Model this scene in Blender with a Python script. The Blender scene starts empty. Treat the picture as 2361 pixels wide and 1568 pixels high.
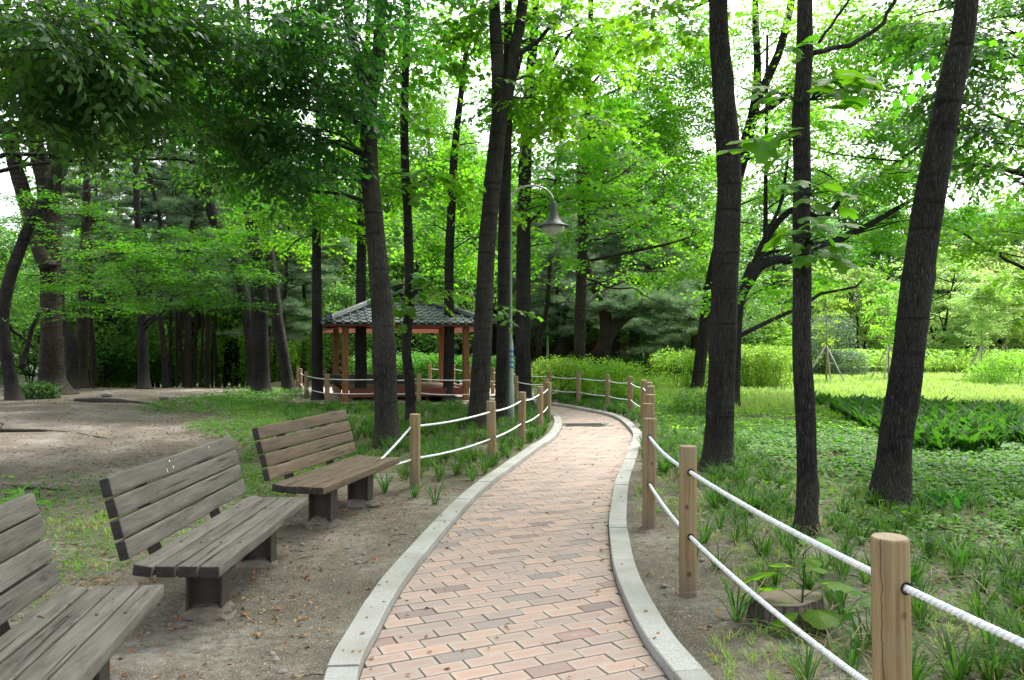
import bpy, bmesh, math, random
import numpy as np
from mathutils import Vector, Matrix, noise
rng = np.random.default_rng(7); random.seed(7)
PI = math.pi; R = math.radians
scene = bpy.context.scene; COL = scene.collection

# ------------------------------------------------------------------ camera, sky, sun, exposure
cam_d = bpy.data.cameras.new('camera'); cam = bpy.data.objects.new('camera', cam_d); COL.objects.link(cam)
cam_d.sensor_width = 23.6; cam_d.lens = 18.0; cam_d.clip_end = 600; cam_d.clip_start = 0.05
cam.location = (0, 0, 1.6); cam.rotation_euler = (R(90.19), 0, 0); scene.camera = cam
SUN_EL, SUN_AZ = R(58), R(38)          # azimuth from +Y towards +X
world = bpy.data.worlds.new('World'); scene.world = world; world.use_nodes = True
wn = world.node_tree; wn.nodes.clear()
sky = wn.nodes.new('ShaderNodeTexSky'); sky.sky_type = 'NISHITA'; sky.sun_disc = False
sky.sun_elevation = SUN_EL; sky.sun_rotation = SUN_AZ; sky.air_density = 1.0; sky.dust_density = 4.0; sky.ozone_density = 1.0
hs = wn.nodes.new('ShaderNodeHueSaturation'); hs.inputs['Saturation'].default_value = 0.22
bg = wn.nodes.new('ShaderNodeBackground'); bg.inputs['Strength'].default_value = 0.15
wo = wn.nodes.new('ShaderNodeOutputWorld')
wn.links.new(sky.outputs[0], hs.inputs['Color']); wn.links.new(hs.outputs[0], bg.inputs[0]); wn.links.new(bg.outputs[0], wo.inputs[0])
sun_d = bpy.data.lights.new('sun', 'SUN'); sun_d.energy = 2.4; sun_d.angle = R(20); sun_d.color = (1, 0.965, 0.9)
sun = bpy.data.objects.new('sun', sun_d); COL.objects.link(sun)
sdir = Vector((math.sin(SUN_AZ)*math.cos(SUN_EL), math.cos(SUN_AZ)*math.cos(SUN_EL), math.sin(SUN_EL)))
sun.rotation_euler = sdir.to_track_quat('Z', 'Y').to_euler(); sun.location = sdir*60
scene.view_settings.view_transform = 'Standard'; scene.view_settings.look = 'None'
scene.view_settings.exposure = 1.86; scene.view_settings.gamma = 1.0; scene.view_settings.use_curve_mapping = False
scene.render.engine = 'CYCLES'
scene.cycles.max_bounces = 7; scene.cycles.diffuse_bounces = 4; scene.cycles.transmission_bounces = 6; scene.cycles.glossy_bounces = 3

# ------------------------------------------------------------------ helpers
FV, CX, YH, H0 = 1800.7, 1180.5, 790.0, 1.6
def P(vx, vy, D): return Vector(((vx-CX)/FV*D, D, H0-(vy-YH)/FV*D))
def S(sx, sy, D): return P(sx/1.7348, sy/1.7348, D)
def setp(o, label=None, cat=None, group=None, kind=None):
    if label: o['label'] = label
    if cat: o['category'] = cat
    if group: o['group'] = group
    if kind: o['kind'] = kind
    return o
def thing(name, label, cat, loc=(0, 0, 0), rz=0, group=None):
    o = bpy.data.objects.new(name, None); COL.objects.link(o); o.location = loc; o.rotation_euler = (0, 0, rz)
    o.empty_display_size = .1
    return setp(o, label, cat, group)
def link(name, me, mat=None, parent=None, loc=None, rot=None):
    if mat is not None and len(me.materials) == 0: me.materials.append(mat)
    o = bpy.data.objects.new(name, me); COL.objects.link(o)
    if parent is not None: o.parent = parent
    if loc is not None: o.location = loc
    if rot is not None: o.rotation_euler = rot
    return o
def np_mesh(name, V, T, smooth=False, attrs=None, matidx=None, uv=None):
    V = np.asarray(V, np.float32).reshape(-1, 3); T = np.asarray(T, np.int32)
    k = T.shape[1]; me = bpy.data.meshes.new(name)
    me.vertices.add(len(V)); me.vertices.foreach_set('co', V.ravel())
    me.loops.add(T.size); me.loops.foreach_set('vertex_index', T.ravel())
    me.polygons.add(len(T)); me.polygons.foreach_set('loop_start', np.arange(0, T.size, k, dtype=np.int32))
    if smooth: me.polygons.foreach_set('use_smooth', np.ones(len(T), bool))
    if matidx is not None: me.polygons.foreach_set('material_index', np.asarray(matidx, np.int32))
    if attrs:
        for n, a in attrs.items():
            at = me.attributes.new(n, 'FLOAT', 'POINT'); at.data.foreach_set('value', np.asarray(a, np.float32))
    if uv is not None:
        l = me.uv_layers.new(name='UVMap'); l.data.foreach_set('uv', np.asarray(uv, np.float32).ravel())
    me.update(calc_edges=True); me.validate(clean_customdata=False); return me
class MB:
    """collects triangles/quads (as triangles) for one mesh"""
    def __init__(s): s.V = []; s.T = []; s.n = 0; s.A = []
    def add(s, V, T, a=None):
        V = np.asarray(V, float).reshape(-1, 3); T = np.asarray(T, int)
        if T.shape[1] == 4: T = np.concatenate([T[:, [0, 1, 2]], T[:, [0, 2, 3]]])
        s.V.append(V); s.T.append(T+s.n); s.n += len(V); s.A.append(np.full(len(V), .5) if a is None else np.broadcast_to(a, (len(V),)))
    def build(s, name, mat, parent=None, smooth=False, origin=None, attr=False):
        V = np.concatenate(s.V); T = np.concatenate(s.T)
        if origin is not None: V = V-np.array(origin)
        me = np_mesh(name, V, T, smooth, {'rnd': np.concatenate(s.A)} if attr else None)
        return link(name, me, mat, parent)
def sweep(pts, rad, n=8, cap=True, rfun=None, flat=1.0):
    pts = np.asarray([tuple(p) for p in pts], float); m = len(pts); rad = np.broadcast_to(np.asarray(rad, float), (m,))
    t = np.gradient(pts, axis=0); t /= np.linalg.norm(t, axis=1)[:, None]+1e-9
    ref = np.array([1., 0, 0]) if abs(t[0, 0]) < .8 else np.array([0, 1., 0])
    u = np.zeros_like(t)
    for i in range(m):
        r = ref-t[i]*ref.dot(t[i]); r /= np.linalg.norm(r)+1e-9; u[i] = r; ref = r
    v = np.cross(t, u); a = np.linspace(0, 2*PI, n, endpoint=False)
    rr = rad[:, None]*np.ones((1, n))
    if rfun is not None: rr = rr*rfun(np.arange(m)[:, None]/max(m-1, 1), a[None, :])
    V = pts[:, None, :]+rr[..., None]*(np.cos(a)[None, :, None]*u[:, None, :]+flat*np.sin(a)[None, :, None]*v[:, None, :])
    V = V.reshape(-1, 3); i = np.arange(m-1)[:, None]*n; j = np.arange(n)[None, :]; j2 = (j+1) % n
    Q = np.stack([i+j, i+j2, i+n+j2, i+n+j], -1).reshape(-1, 4)
    T = np.concatenate([Q[:, [0, 1, 2]], Q[:, [0, 2, 3]]])
    if cap:
        c0 = len(V); V = np.vstack([V, pts[0], pts[-1]])
        jj = np.arange(n)
        T = np.concatenate([T, np.stack([np.full(n, c0), (jj+1) % n, jj], 1), np.stack([np.full(n, c0+1), (m-1)*n+jj, (m-1)*n+(jj+1) % n], 1)])
    return V, T
def catmull(pts, k):
    P_ = np.asarray([tuple(p) for p in pts], float); P_ = np.vstack([2*P_[0]-P_[1], P_, 2*P_[-1]-P_[-2]]); out = []
    for i in range(1, len(P_)-2):
        p0, p1, p2, p3 = P_[i-1:i+3]
        for s in np.arange(k)/k:
            out.append(.5*((2*p1)+(-p0+p2)*s+(2*p0-5*p1+4*p2-p3)*s*s+(-p0+3*p1-3*p2+p3)*s**3))
    out.append(P_[-2]); return np.array(out)
def box_bm(bm, x0, x1, y0, y1, z0, z1, M=None):
    vs = [bm.verts.new((x, y, z)) for z in (z0, z1) for y in (y0, y1) for x in (x0, x1)]
    for f in ((0, 2, 3, 1), (4, 5, 7, 6), (0, 1, 5, 4), (2, 6, 7, 3), (0, 4, 6, 2), (1, 3, 7, 5)): bm.faces.new([vs[i] for i in f])
    if M is not None: bmesh.ops.transform(bm, matrix=M, verts=vs)
    return vs
def box_me(name, dims, bev=0.0, seg=1, M=None):
    bm = bmesh.new(); x0, x1, y0, y1, z0, z1 = dims; box_bm(bm, x0, x1, y0, y1, z0, z1)
    if bev: bmesh.ops.bevel(bm, geom=list(bm.edges), offset=bev, segments=seg, affect='EDGES', profile=.6)
    if M is not None: bmesh.ops.transform(bm, matrix=M, verts=list(bm.verts))
    bmesh.ops.recalc_face_normals(bm, faces=bm.faces)
    me = bpy.data.meshes.new(name); bm.to_mesh(me); bm.free(); return me
def prism_me(name, prof, d0, d1, axis='Y', bev=0):
    """prof: list of (a,b); extruded along axis"""
    bm = bmesh.new()
    def mk(a, b, d): return {'Y': (a, d, b), 'X': (d, a, b), 'Z': (a, b, d)}[axis]
    A = [bm.verts.new(mk(a, b, d0)) for a, b in prof]; B = [bm.verts.new(mk(a, b, d1)) for a, b in prof]; n = len(prof)
    bm.faces.new(A); bm.faces.new(B[::-1])
    for i in range(n): bm.faces.new((A[i], B[i], B[(i+1) % n], A[(i+1) % n]))
    bmesh.ops.recalc_face_normals(bm, faces=bm.faces)
    if bev: bmesh.ops.bevel(bm, geom=list(bm.edges), offset=bev, segments=1, affect='EDGES')
    me = bpy.data.meshes.new(name); bm.to_mesh(me); bm.free(); return me
def lathe_me(name, prof, n=24, smooth=True):
    V = []; 
    for r, z in prof:
        for i in range(n): V.append((r*math.cos(2*PI*i/n), r*math.sin(2*PI*i/n), z))
    Q = []
    for k in range(len(prof)-1):
        for i in range(n): Q.append((k*n+i, k*n+(i+1) % n, (k+1)*n+(i+1) % n, (k+1)*n+i))
    return np_mesh(name, V, Q, smooth)
def copy_tree(o, parent=None):
    c = o.copy(); COL.objects.link(c)
    if parent is not None: c.parent = parent
    for ch in list(o.children): copy_tree(ch, c)
    return c

# ------------------------------------------------------------------ materials
def mat(name):
    m = bpy.data.materials.new(name); m.use_nodes = True; nt = m.node_tree; nt.nodes.clear()
    out = nt.nodes.new('ShaderNodeOutputMaterial'); return m, nt, out
class N:
    def __init__(s, nt): s.nt = nt
    def n(s, t, **k):
        nd = s.nt.nodes.new(t)
        for a, b in k.items():
            if a.startswith('i_'):
                key = a[2:]; key = int(key) if key.isdigit() else key.replace('_', ' ')
                if isinstance(b, bpy.types.NodeSocket): s.nt.links.new(b, nd.inputs[key])
                else: nd.inputs[key].default_value = b
            else: setattr(nd, a, b)
        return nd
    def coord(s, which='Object', scale=(1, 1, 1), loc=None):
        tc = s.n('ShaderNodeTexCoord'); mp = s.n('ShaderNodeMapping'); s.nt.links.new(tc.outputs[which], mp.inputs[0]); mp.inputs['Scale'].default_value = scale
        if loc is not None: s.nt.links.new(loc, mp.inputs['Location'])
        return mp.outputs[0]
    def noise(s, vec, scale, detail=4, rough=.6): return s.n('ShaderNodeTexNoise', i_Vector=vec, i_Scale=scale, i_Detail=detail, i_Roughness=rough).outputs[0]
    def ramp(s, fac, stops):
        r = s.n('ShaderNodeValToRGB', i_Fac=fac); e = r.color_ramp.elements
        while len(e) > len(stops): e.remove(e[-1])
        while len(e) < len(stops): e.new(.5)
        for i, (p, c) in enumerate(stops): e[i].position = p; e[i].color = (*c, 1) if len(c) == 3 else c
        return r.outputs[0]
    def mix(s, f, a, b, mode='MIX'):
        m = s.n('ShaderNodeMix', data_type='RGBA', blend_type=mode)
        for i, v in ((0, f), (6, a), (7, b)):
            if isinstance(v, bpy.types.NodeSocket): s.nt.links.new(v, m.inputs[i])
            else: m.inputs[i].default_value = v if i == 0 else (*v, 1)
        return m.outputs[2]
    def math(s, op, a, b=0.0, c=None):
        m = s.n('ShaderNodeMath', operation=op)
        for i, v in enumerate((a, b) if c is None else (a, b, c)):
            if isinstance(v, bpy.types.NodeSocket): s.nt.links.new(v, m.inputs[i])
            else: m.inputs[i].default_value = v
        return m.outputs[0]
    def bump(s, h, st=.3, dist=.01): return s.n('ShaderNodeBump', i_Height=h, i_Strength=st, i_Distance=dist).outputs[0]
    def attr(s, n): return s.n('ShaderNodeAttribute', attribute_name=n)
def principled(k, out, col, rough=.7, bump=None, spec=.3, metal=0.0):
    p = k.n('ShaderNodeBsdfPrincipled')
    for key, v in (('Base Color', col), ('Roughness', rough), ('Specular IOR Level', spec), ('Metallic', metal)):
        if isinstance(v, bpy.types.NodeSocket): k.nt.links.new(v, p.inputs[key])
        else: p.inputs[key].default_value = (*v, 1) if key == 'Base Color' else v
    if bump is not None: k.nt.links.new(bump, p.inputs['Normal'])
    if out is not None: k.nt.links.new(p.outputs[0], out.inputs[0])
    return p
def simple(name, col, rough=.6, metal=0, spec=.3, var=.12, sc=8):
    m, nt, out = mat(name); k = N(nt); v = k.coord()
    n = k.noise(v, sc, 5); c = k.mix(n, tuple(x*(1-var*1.6) for x in col), tuple(min(1, x*(1+var)) for x in col))
    principled(k, out, c, rough, k.bump(n, .15, .004), spec, metal); return m
def leafmat(name, cols, trans, tmix=.45, rough=.5, spec=.25, gloss=True):
    """cols: three reflect colours by per-leaf random; trans: two transmit colours"""
    m, nt, out = mat(name); k = N(nt); a = k.attr('rnd').outputs['Fac']
    oi = k.n('ShaderNodeObjectInfo').outputs['Random']
    c = k.ramp(a, [(0, cols[0]), (.5, cols[1]), (1, cols[2])])
    t = k.ramp(a, [(0, trans[0]), (1, trans[1])])
    hsv = k.n('ShaderNodeHueSaturation', i_Color=c, i_Value=k.math('ADD', k.math('MULTIPLY', oi, .3), .85), i_Hue=k.math('ADD', k.math('MULTIPLY', oi, .02), .49)).outputs[0]
    hst = k.n('ShaderNodeHueSaturation', i_Color=t, i_Value=k.math('ADD', k.math('MULTIPLY', oi, .3), .85), i_Hue=k.math('ADD', k.math('MULTIPLY', oi, .02), .49)).outputs[0]
    p = principled(k, None, hsv, rough, None, spec)
    tr = k.n('ShaderNodeBsdfTranslucent', i_Color=hst)
    mx = k.n('ShaderNodeMixShader', i_Fac=tmix); nt.links.new(p.outputs[0], mx.inputs[1]); nt.links.new(tr.outputs[0], mx.inputs[2]); nt.links.new(mx.outputs[0], out.inputs[0])
    return m
M = {}
def build_materials():
    # soil: sandy grey-brown with litter flecks; green attribute mixes in moss/grass film
    m, nt, out = mat('soil'); k = N(nt); v = k.coord('Object')
    n1 = k.noise(v, .9, 6, .6); n2 = k.noise(v, 14, 6, .65); n3 = k.noise(v, 90, 3, .6)
    c = k.ramp(n1, [(.30, (.062, .054, .040)), (.5, (.135, .12, .094)), (.68, (.265, .248, .212))])
    c = k.mix(k.ramp(n2, [(.35, (0, 0, 0)), (.65, (1, 1, 1))]), k.mix(.62, c, (.05, .041, .033)), c)
    c = k.mix(k.ramp(n3, [(.55, (0, 0, 0)), (.72, (.6, .6, .6))]), c, (.38, .35, .31))
    vo = k.n('ShaderNodeTexVoronoi', i_Vector=v, i_Scale=46.0); fl = k.ramp(vo.outputs['Distance'], [(.12, (1, 1, 1)), (.2, (0, 0, 0))])
    sel = k.ramp(k.n('ShaderNodeSeparateColor', i_Color=vo.outputs['Color']).outputs[0], [(.62, (0, 0, 0)), (.66, (1, 1, 1))])
    flc = k.ramp(k.n('ShaderNodeSeparateColor', i_Color=vo.outputs['Color']).outputs[1], [(0, (.16, .085, .04)), (.5, (.28, .17, .09)), (1, (.40, .33, .25))])
    c = k.mix(k.math('MULTIPLY', fl, sel), c, flc)
    vo2 = k.n('ShaderNodeTexVoronoi', i_Vector=v, i_Scale=105.0); f2 = k.ramp(vo2.outputs['Distance'], [(.2, (1, 1, 1)), (.32, (0, 0, 0))]); c = k.mix(f2, c, k.ramp(k.n('ShaderNodeSeparateColor', i_Color=vo2.outputs['Color']).outputs[0], [(0, (.025, .02, .016)), (.5, (.13, .105, .08)), (1, (.42, .38, .32))]))
    g = k.attr('green').outputs['Fac']; gn = k.noise(v, 5, 5, .7)
    gm = k.math('MULTIPLY', g, k.ramp(k.math('ADD', gn, k.math('MULTIPLY', g, .3)), [(.52, (0, 0, 0)), (.72, (.85, .85, .85))]))
    c = k.mix(gm, c, k.mix(n2, (.04, .062, .018), (.10, .15, .035)))
    c = k.mix(k.math('MULTIPLY', k.attr('sunlit_lawn').outputs['Fac'], k.ramp(n2, [(.3, (.75, .75, .75)), (.6, (1, 1, 1))])), c, k.mix(n3, (.15, .24, .05), (.32, .42, .13)))  # meadow grass ground, with its sunny brightness put into the colour
    h = k.math('ADD', k.math('MULTIPLY', n2, .6), k.math('MULTIPLY', n3, .4))
    principled(k, out, c, .95, k.bump(h, .7, .03), .12); M['soil'] = m
    # pavers
    for nm, edge, mid, ctr in (('brick_pink', (.345, .285, .252), (.325, .24, .206), (.31, .216, .185)), ('brick_grey', (.265, .222, .205), (.23, .195, .183), (.24, .205, .193)), ('brick_red', (.25, .168, .155), (.24, .155, .142), (.21, .175, .165))):
        m, nt, out = mat(nm); k = N(nt); uv = k.n('ShaderNodeUVMap', uv_map='UVMap').outputs[0]; sp = k.n('ShaderNodeSeparateXYZ', i_Vector=uv)
        geo = k.n('ShaderNodeNewGeometry').outputs['Position']; nz = k.noise(geo, 11, 5, .65); nf = k.noise(geo, 160, 3, .6)
        dx = k.math('SUBTRACT', .1125, k.math('ABSOLUTE', sp.outputs[0])); dy = k.math('SUBTRACT', .0545, k.math('ABSOLUTE', sp.outputs[1]))
        d = k.math('ADD', k.math('MINIMUM', dx, dy), k.math('MULTIPLY', k.math('SUBTRACT', nz, .5), .022))
        rn = k.attr('rnd').outputs['Fac']
        c = k.ramp(k.math('MULTIPLY', d, 18.0), [(.12, edge), (.38, mid), (.85, ctr)])
        blot = k.ramp(k.math('ADD', nz, k.math('MULTIPLY', rn, .12)), [(.60, (0, 0, 0)), (.74, (.8, .8, .8))])
        c = k.mix(k.math('MULTIPLY', blot, k.ramp(k.math('MULTIPLY', d, 18.0), [(.4, (0, 0, 0)), (.9, (.7, .7, .7))])), c, (.40, .27, .23))
        c = k.mix(k.ramp(k.noise(geo, .8, 4), [(.4, (.0, .0, .0)), (.72, (.5, .5, .5))]), c, (.25, .215, .18))
        hv = k.n('ShaderNodeHueSaturation', i_Color=c, i_Value=k.math('ADD', k.math('MULTIPLY', rn, .26), .86), i_Saturation=k.math('ADD', k.math('MULTIPLY', rn, .3), .82)).outputs[0]
        hv = k.mix(k.ramp(nf, [(.62, (0, 0, 0)), (.75, (.5, .5, .5))]), hv, (.30, .22, .17))
        principled(k, out, hv, .85, k.bump(nf, .35, .002), .25); M[nm] = m
    m, nt, out = mat('joint_sand'); k = N(nt); v = k.coord(); n = k.noise(v, 60, 4)
    principled(k, out, k.ramp(n, [(.3, (.05, .043, .035)), (.7, (.16, .14, .115))]), .95, k.bump(n, .6, .006), .1); M['joint_sand'] = m
    m, nt, out = mat('granite'); k = N(nt); v = k.coord(); n = k.noise(v, 130, 2, .5); n2 = k.noise(v, 2.5, 5); n4 = k.noise(v, 14, 5, .7); oi = k.n('ShaderNodeObjectInfo').outputs['Random']
    c = k.ramp(n, [(.3, (.20, .20, .197)), (.5, (.315, .315, .308)), (.7, (.40, .40, .39))]); c = k.mix(k.ramp(n2, [(.40, (0, 0, 0)), (.66, (.85, .85, .85))]), c, (.235, .225, .20))
    c = k.mix(k.ramp(n4, [(.6, (0, 0, 0)), (.75, (.5, .5, .5))]), c, (.22, .20, .17))
    c = k.n('ShaderNodeHueSaturation', i_Color=c, i_Value=k.math('ADD', k.math('MULTIPLY', oi, .16), .9)).outputs[0]
    principled(k, out, c, .8, k.bump(n, .3, .003), .3); M['granite'] = m
    # weathered wood planks, grain along local Y
    for nm, a, b, c3 in (('bench_wood', (.042, .038, .034), (.098, .089, .078), (.165, .152, .135)), ('bench_wood_brown', (.045, .033, .023), (.10, .072, .046), (.155, .115, .078)), ('bench_end', (.014, .013, .012), (.032, .029, .026), (.055, .05, .045))):
        m, nt, out = mat(nm); k = N(nt); oi = k.n('ShaderNodeObjectInfo'); cb = k.n('ShaderNodeCombineXYZ', i_X=k.math('MULTIPLY', oi.outputs['Random'], 30), i_Y=k.math('MULTIPLY', oi.outputs['Random'], 70))
        v = k.coord('Object', (9, .9, 9), cb.outputs[0]); n = k.noise(v, 3.2, 7, .68); v2 = k.coord('Object', (60, 2.2, 60), cb.outputs[0]); n2 = k.noise(v2, 2.0, 6, .7); v3 = k.coord('Object', (3, 2, 3), cb.outputs[0]); n3 = k.noise(v3, 1.6, 4)
        w = k.n('ShaderNodeTexWave', wave_type='RINGS', rings_direction='Y', i_Vector=k.coord('Object', (1, .06, 1), cb.outputs[0]), i_Scale=26.0, i_Distortion=5.0, i_Detail=3.0).outputs[1]
        c = k.ramp(k.math('ADD', k.math('MULTIPLY', n, .75), k.math('MULTIPLY', n2, .25)), [(.33, a), (.5, b), (.68, c3)])
        c = k.mix(k.math('MULTIPLY', k.ramp(n3, [(.42, (0, 0, 0)), (.62, (1, 1, 1))]), .4), c, b)
        c = k.mix(k.math('MULTIPLY', w, .10), c, a)
        bl = k.noise(k.coord('Object', (7, 2.2, 7), cb.outputs[0]), 1.3, 5, .75); c = k.mix(k.ramp(bl, [(.58, (0, 0, 0)), (.70, (.75, .75, .75))]), c, (.022, .02, .018)); ck = k.noise(k.coord('Object', (26, .8, 26), cb.outputs[0]), 1.6, 3, .5); c = k.mix(k.ramp(ck, [(.655, (0, 0, 0)), (.675, (.85, .85, .85))]), c, (.015, .013, .012))
        c = k.n('ShaderNodeHueSaturation', i_Color=c, i_Value=k.math('ADD', k.math('MULTIPLY', oi.outputs['Random'], .3), .85)).outputs[0]
        hgt = k.math('ADD', n2, k.math('MULTIPLY', w, .5))
        principled(k, out, c, .72, k.bump(hgt, .35, .003), .3); M[nm] = m
    # round posts, grain along Z
    m, nt, out = mat('post_wood'); k = N(nt); oi = k.n('ShaderNodeObjectInfo').outputs['Random']; cb = k.n('ShaderNodeCombineXYZ', i_X=k.math('MULTIPLY', oi, 30), i_Z=k.math('MULTIPLY', oi, 10)).outputs[0]
    v = k.coord('Object', (1, 1, .07), cb); w = k.n('ShaderNodeTexWave', wave_type='BANDS', bands_direction='X', i_Vector=v, i_Scale=14.0, i_Distortion=7.0, i_Detail=3.0, i_Detail_Scale=1.6).outputs[1]
    n = k.noise(k.coord('Object', (30, 30, 1.2), cb), 2, 5); nb = k.noise(k.coord('Object', (1, 1, 1), cb), 3, 4)
    c = k.ramp(k.math('ADD', k.math('MULTIPLY', w, .28), k.math('MULTIPLY', n, .72)), [(.2, (.11, .072, .036)), (.5, (.225, .155, .072)), (.85, (.31, .225, .12))])
    c = k.mix(k.ramp(nb, [(.42, (0, 0, 0)), (.66, (.75, .75, .75))]), c, (.215, .175, .11))
    z = k.n('ShaderNodeSeparateXYZ', i_Vector=k.coord('Object')).outputs[2]
    c = k.mix(k.ramp(k.math('ADD', z, k.math('MULTIPLY', nb, .2)), [(.12, (.75, .75, .75)), (.38, (0, 0, 0))]), c, (.15, .125, .098))
    so = k.n('ShaderNodeSeparateXYZ', i_Vector=k.coord('Object')); ang = k.math('ARCTAN2', so.outputs[1], so.outputs[0]); wob = k.math('MULTIPLY', k.math('SUBTRACT', k.noise(k.coord('Object', (0, 0, 2.5), cb), 2, 4), .5), .7)
    for q0, q1 in ((0.0, 5.6), (2.2, -4.0)):
        d = k.math('ABSOLUTE', k.math('SUBTRACT', k.math('ADD', ang, wob), k.math('ADD', k.math('MULTIPLY', oi, q1), q0-2.6))); c = k.mix(k.ramp(d, [(.012, (.9, .9, .9)), (.045, (0, 0, 0))]), c, (.03, .02, .012))
    vk = k.n('ShaderNodeTexVoronoi', i_Vector=k.coord('Object', (1, 1, .8), cb), i_Scale=5.5).outputs['Distance']; c = k.mix(k.ramp(vk, [(.05, (.85, .85, .85)), (.10, (0, 0, 0))]), c, (.06, .03, .014))
    principled(k, out, c, .75, k.bump(w, .2, .002), .25); M['post_wood'] = m
    m, nt, out = mat('post_top'); k = N(nt); v = k.coord(); w = k.n('ShaderNodeTexWave', wave_type='RINGS', rings_direction='Z', i_Vector=v, i_Scale=60.0, i_Distortion=2.0, i_Detail=3.0).outputs[1]
    principled(k, out, k.mix(k.noise(v, 25, 4), (.20, .15, .10), k.mix(w, (.36, .29, .22), (.30, .235, .17))), .85); M['post_top'] = m
    # rope
    m, nt, out = mat('rope'); k = N(nt); v = k.coord(); n = k.noise(v, 18, 4); 
    principled(k, out, k.ramp(n, [(.3, (.58, .60, .62)), (.7, (.80, .81, .82))]), .6, k.bump(k.noise(v, 300, 2), .3, .001), .3); M['rope'] = m
    M['rope_tracer'] = simple('rope_tracer', (.1, .55, .65), .6)
    M['hole'] = simple('hole', (.012, .009, .007), .9)
    # bark
    for nm, a, b, pale, sc in (('bark_smooth', (.0085, .0082, .008), (.032, .0305, .030), (.11, .104, .095), 1.0), ('bark_grey', (.014, .013, .0125), (.047, .0435, .041), (.14, .13, .12), 1.0), ('bark_pine', (.012, .0095, .0085), (.036, .029, .025), (.09, .07, .055), .6), ('bark_plane', (.013, .011, .0095), (.04, .034, .028), (.17, .15, .115), .7), ('bark_stump', (.045, .038, .032), (.13, .112, .095), (.22, .20, .17), .5), ('bark_pale', (.20, .18, .15), (.34, .31, .27), (.45, .42, .37), 1.0)):
        m, nt, out = mat(nm); k = N(nt); v = k.coord('Object', (1, 1, .22)); n = k.noise(v, 38*sc, 6, .7); nl = k.noise(k.coord(), 1.3, 4)
        vo = k.n('ShaderNodeTexVoronoi', i_Vector=k.coord('Object', (1, 1, .16)), i_Scale=55.0*sc, feature='DISTANCE_TO_EDGE').outputs[0]
        sp = k.noise(k.coord('Object', (1, 1, .13)), 70, 2, .5)
        rg = k.noise(k.coord('Object', (.25, .25, 3.2)), 3.0, 4, .6)
        c = k.ramp(n, [(.35, a), (.62, b)]); b2 = tuple(x*1.45 for x in b); c = k.mix(k.ramp(nl, [(.42, (0, 0, 0)), (.66, (.75, .75, .75))]), c, b2); ns_ = k.noise(k.coord('Object', (2.2, 2.2, .35)), 3.0, 5, .65); c = k.mix(k.ramp(ns_, [(.50, (0, 0, 0)), (.68, (.6, .6, .6))]), c, (b2[0]*1.05, b2[1]*1.12, b2[2]*.95))
        c = k.mix(k.ramp(sp, [(.63, (0, 0, 0)), (.72, (.65, .65, .65))]), c, pale)
        c = k.mix(k.ramp(rg, [(.34, (.8, .8, .8)), (.44, (0, 0, 0))]), c, a); c = k.mix(k.ramp(vo, [(.0, (.7, .7, .7)), (.05, (0, 0, 0))]), c, a); zz_ = k.n('ShaderNodeSeparateXYZ', i_Vector=k.coord()).outputs[2]; c = k.mix(k.ramp(k.math('ADD', zz_, k.math('MULTIPLY', nl, .5)), [(.28, (.65, .65, .65)), (.75, (0, 0, 0))]), c, (.07, .062, .05))
        h = k.math('ADD', k.math('MULTIPLY', k.math('MINIMUM', vo, .12), 5.0), k.math('ADD', k.math('MULTIPLY', n, .5), k.math('MULTIPLY', rg, .8)))
        principled(k, out, c, .92, k.bump(h, 1.0, .022), .12); M[nm] = m
    # foliage
    M['tulip'] = leafmat('tulip_leaf', [(.035, .105, .010), (.065, .165, .012), (.11, .22, .015)], [(.09, .38, .010), (.30, .66, .018)], .55)
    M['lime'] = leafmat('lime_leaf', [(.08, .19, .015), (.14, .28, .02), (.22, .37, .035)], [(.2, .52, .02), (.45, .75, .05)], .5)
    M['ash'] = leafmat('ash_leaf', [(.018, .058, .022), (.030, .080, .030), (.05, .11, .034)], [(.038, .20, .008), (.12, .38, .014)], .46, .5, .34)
    M['mint'] = leafmat('hazy_mint_leaf', [(.07, .16, .06), (.12, .22, .085), (.2, .31, .12)], [(.12, .36, .08), (.3, .55, .12)], .45)  # brighter forest leaf, hazy brightness of the far trees put into its colour
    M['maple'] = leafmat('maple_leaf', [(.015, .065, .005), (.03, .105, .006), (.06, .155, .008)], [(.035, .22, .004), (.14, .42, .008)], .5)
    M['pine'] = leafmat('pine_needle', [(.07, .125, .075), (.115, .185, .115), (.19, .27, .17)], [(.10, .2, .07), (.18, .3, .10)], .33, .55, .25)
    M['forest'] = leafmat('forest_leaf', [(.035, .10, .02), (.065, .155, .028), (.11, .21, .035)], [(.09, .30, .03), (.22, .48, .05)], .45)
    M['forest_pale'] = leafmat('washed_pale_leaf', [(.18, .30, .08), (.28, .40, .12), (.40, .52, .18)], [(.25, .45, .08), (.45, .6, .14)], .45)  # pale leaf, washed-out brightness beyond the meadow put into its colour
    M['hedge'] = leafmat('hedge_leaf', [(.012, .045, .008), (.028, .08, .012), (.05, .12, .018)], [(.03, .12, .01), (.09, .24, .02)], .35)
    M['grass'] = leafmat('grass_blade', [(.14, .24, .04), (.22, .34, .07), (.34, .44, .13)], [(.28, .5, .06), (.5, .68, .14)], .4)
    M['turf'] = leafmat('turf_blade', [(.018, .062, .012), (.035, .105, .018), (.07, .16, .025)], [(.05, .2, .012), (.14, .36, .03)], .4, .55, .18)
    M['cover'] = leafmat('cover_leaf', [(.036, .11, .015), (.065, .165, .02), (.11, .235, .03)], [(.08, .32, .015), (.20, .48, .035)], .4, .55, .25)
    M['broad'] = leafmat('broad_leaf', [(.012, .060, .008), (.024, .095, .012), (.045, .14, .018)], [(.04, .2, .01), (.10, .36, .02)], .38, .5, .22)
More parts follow.
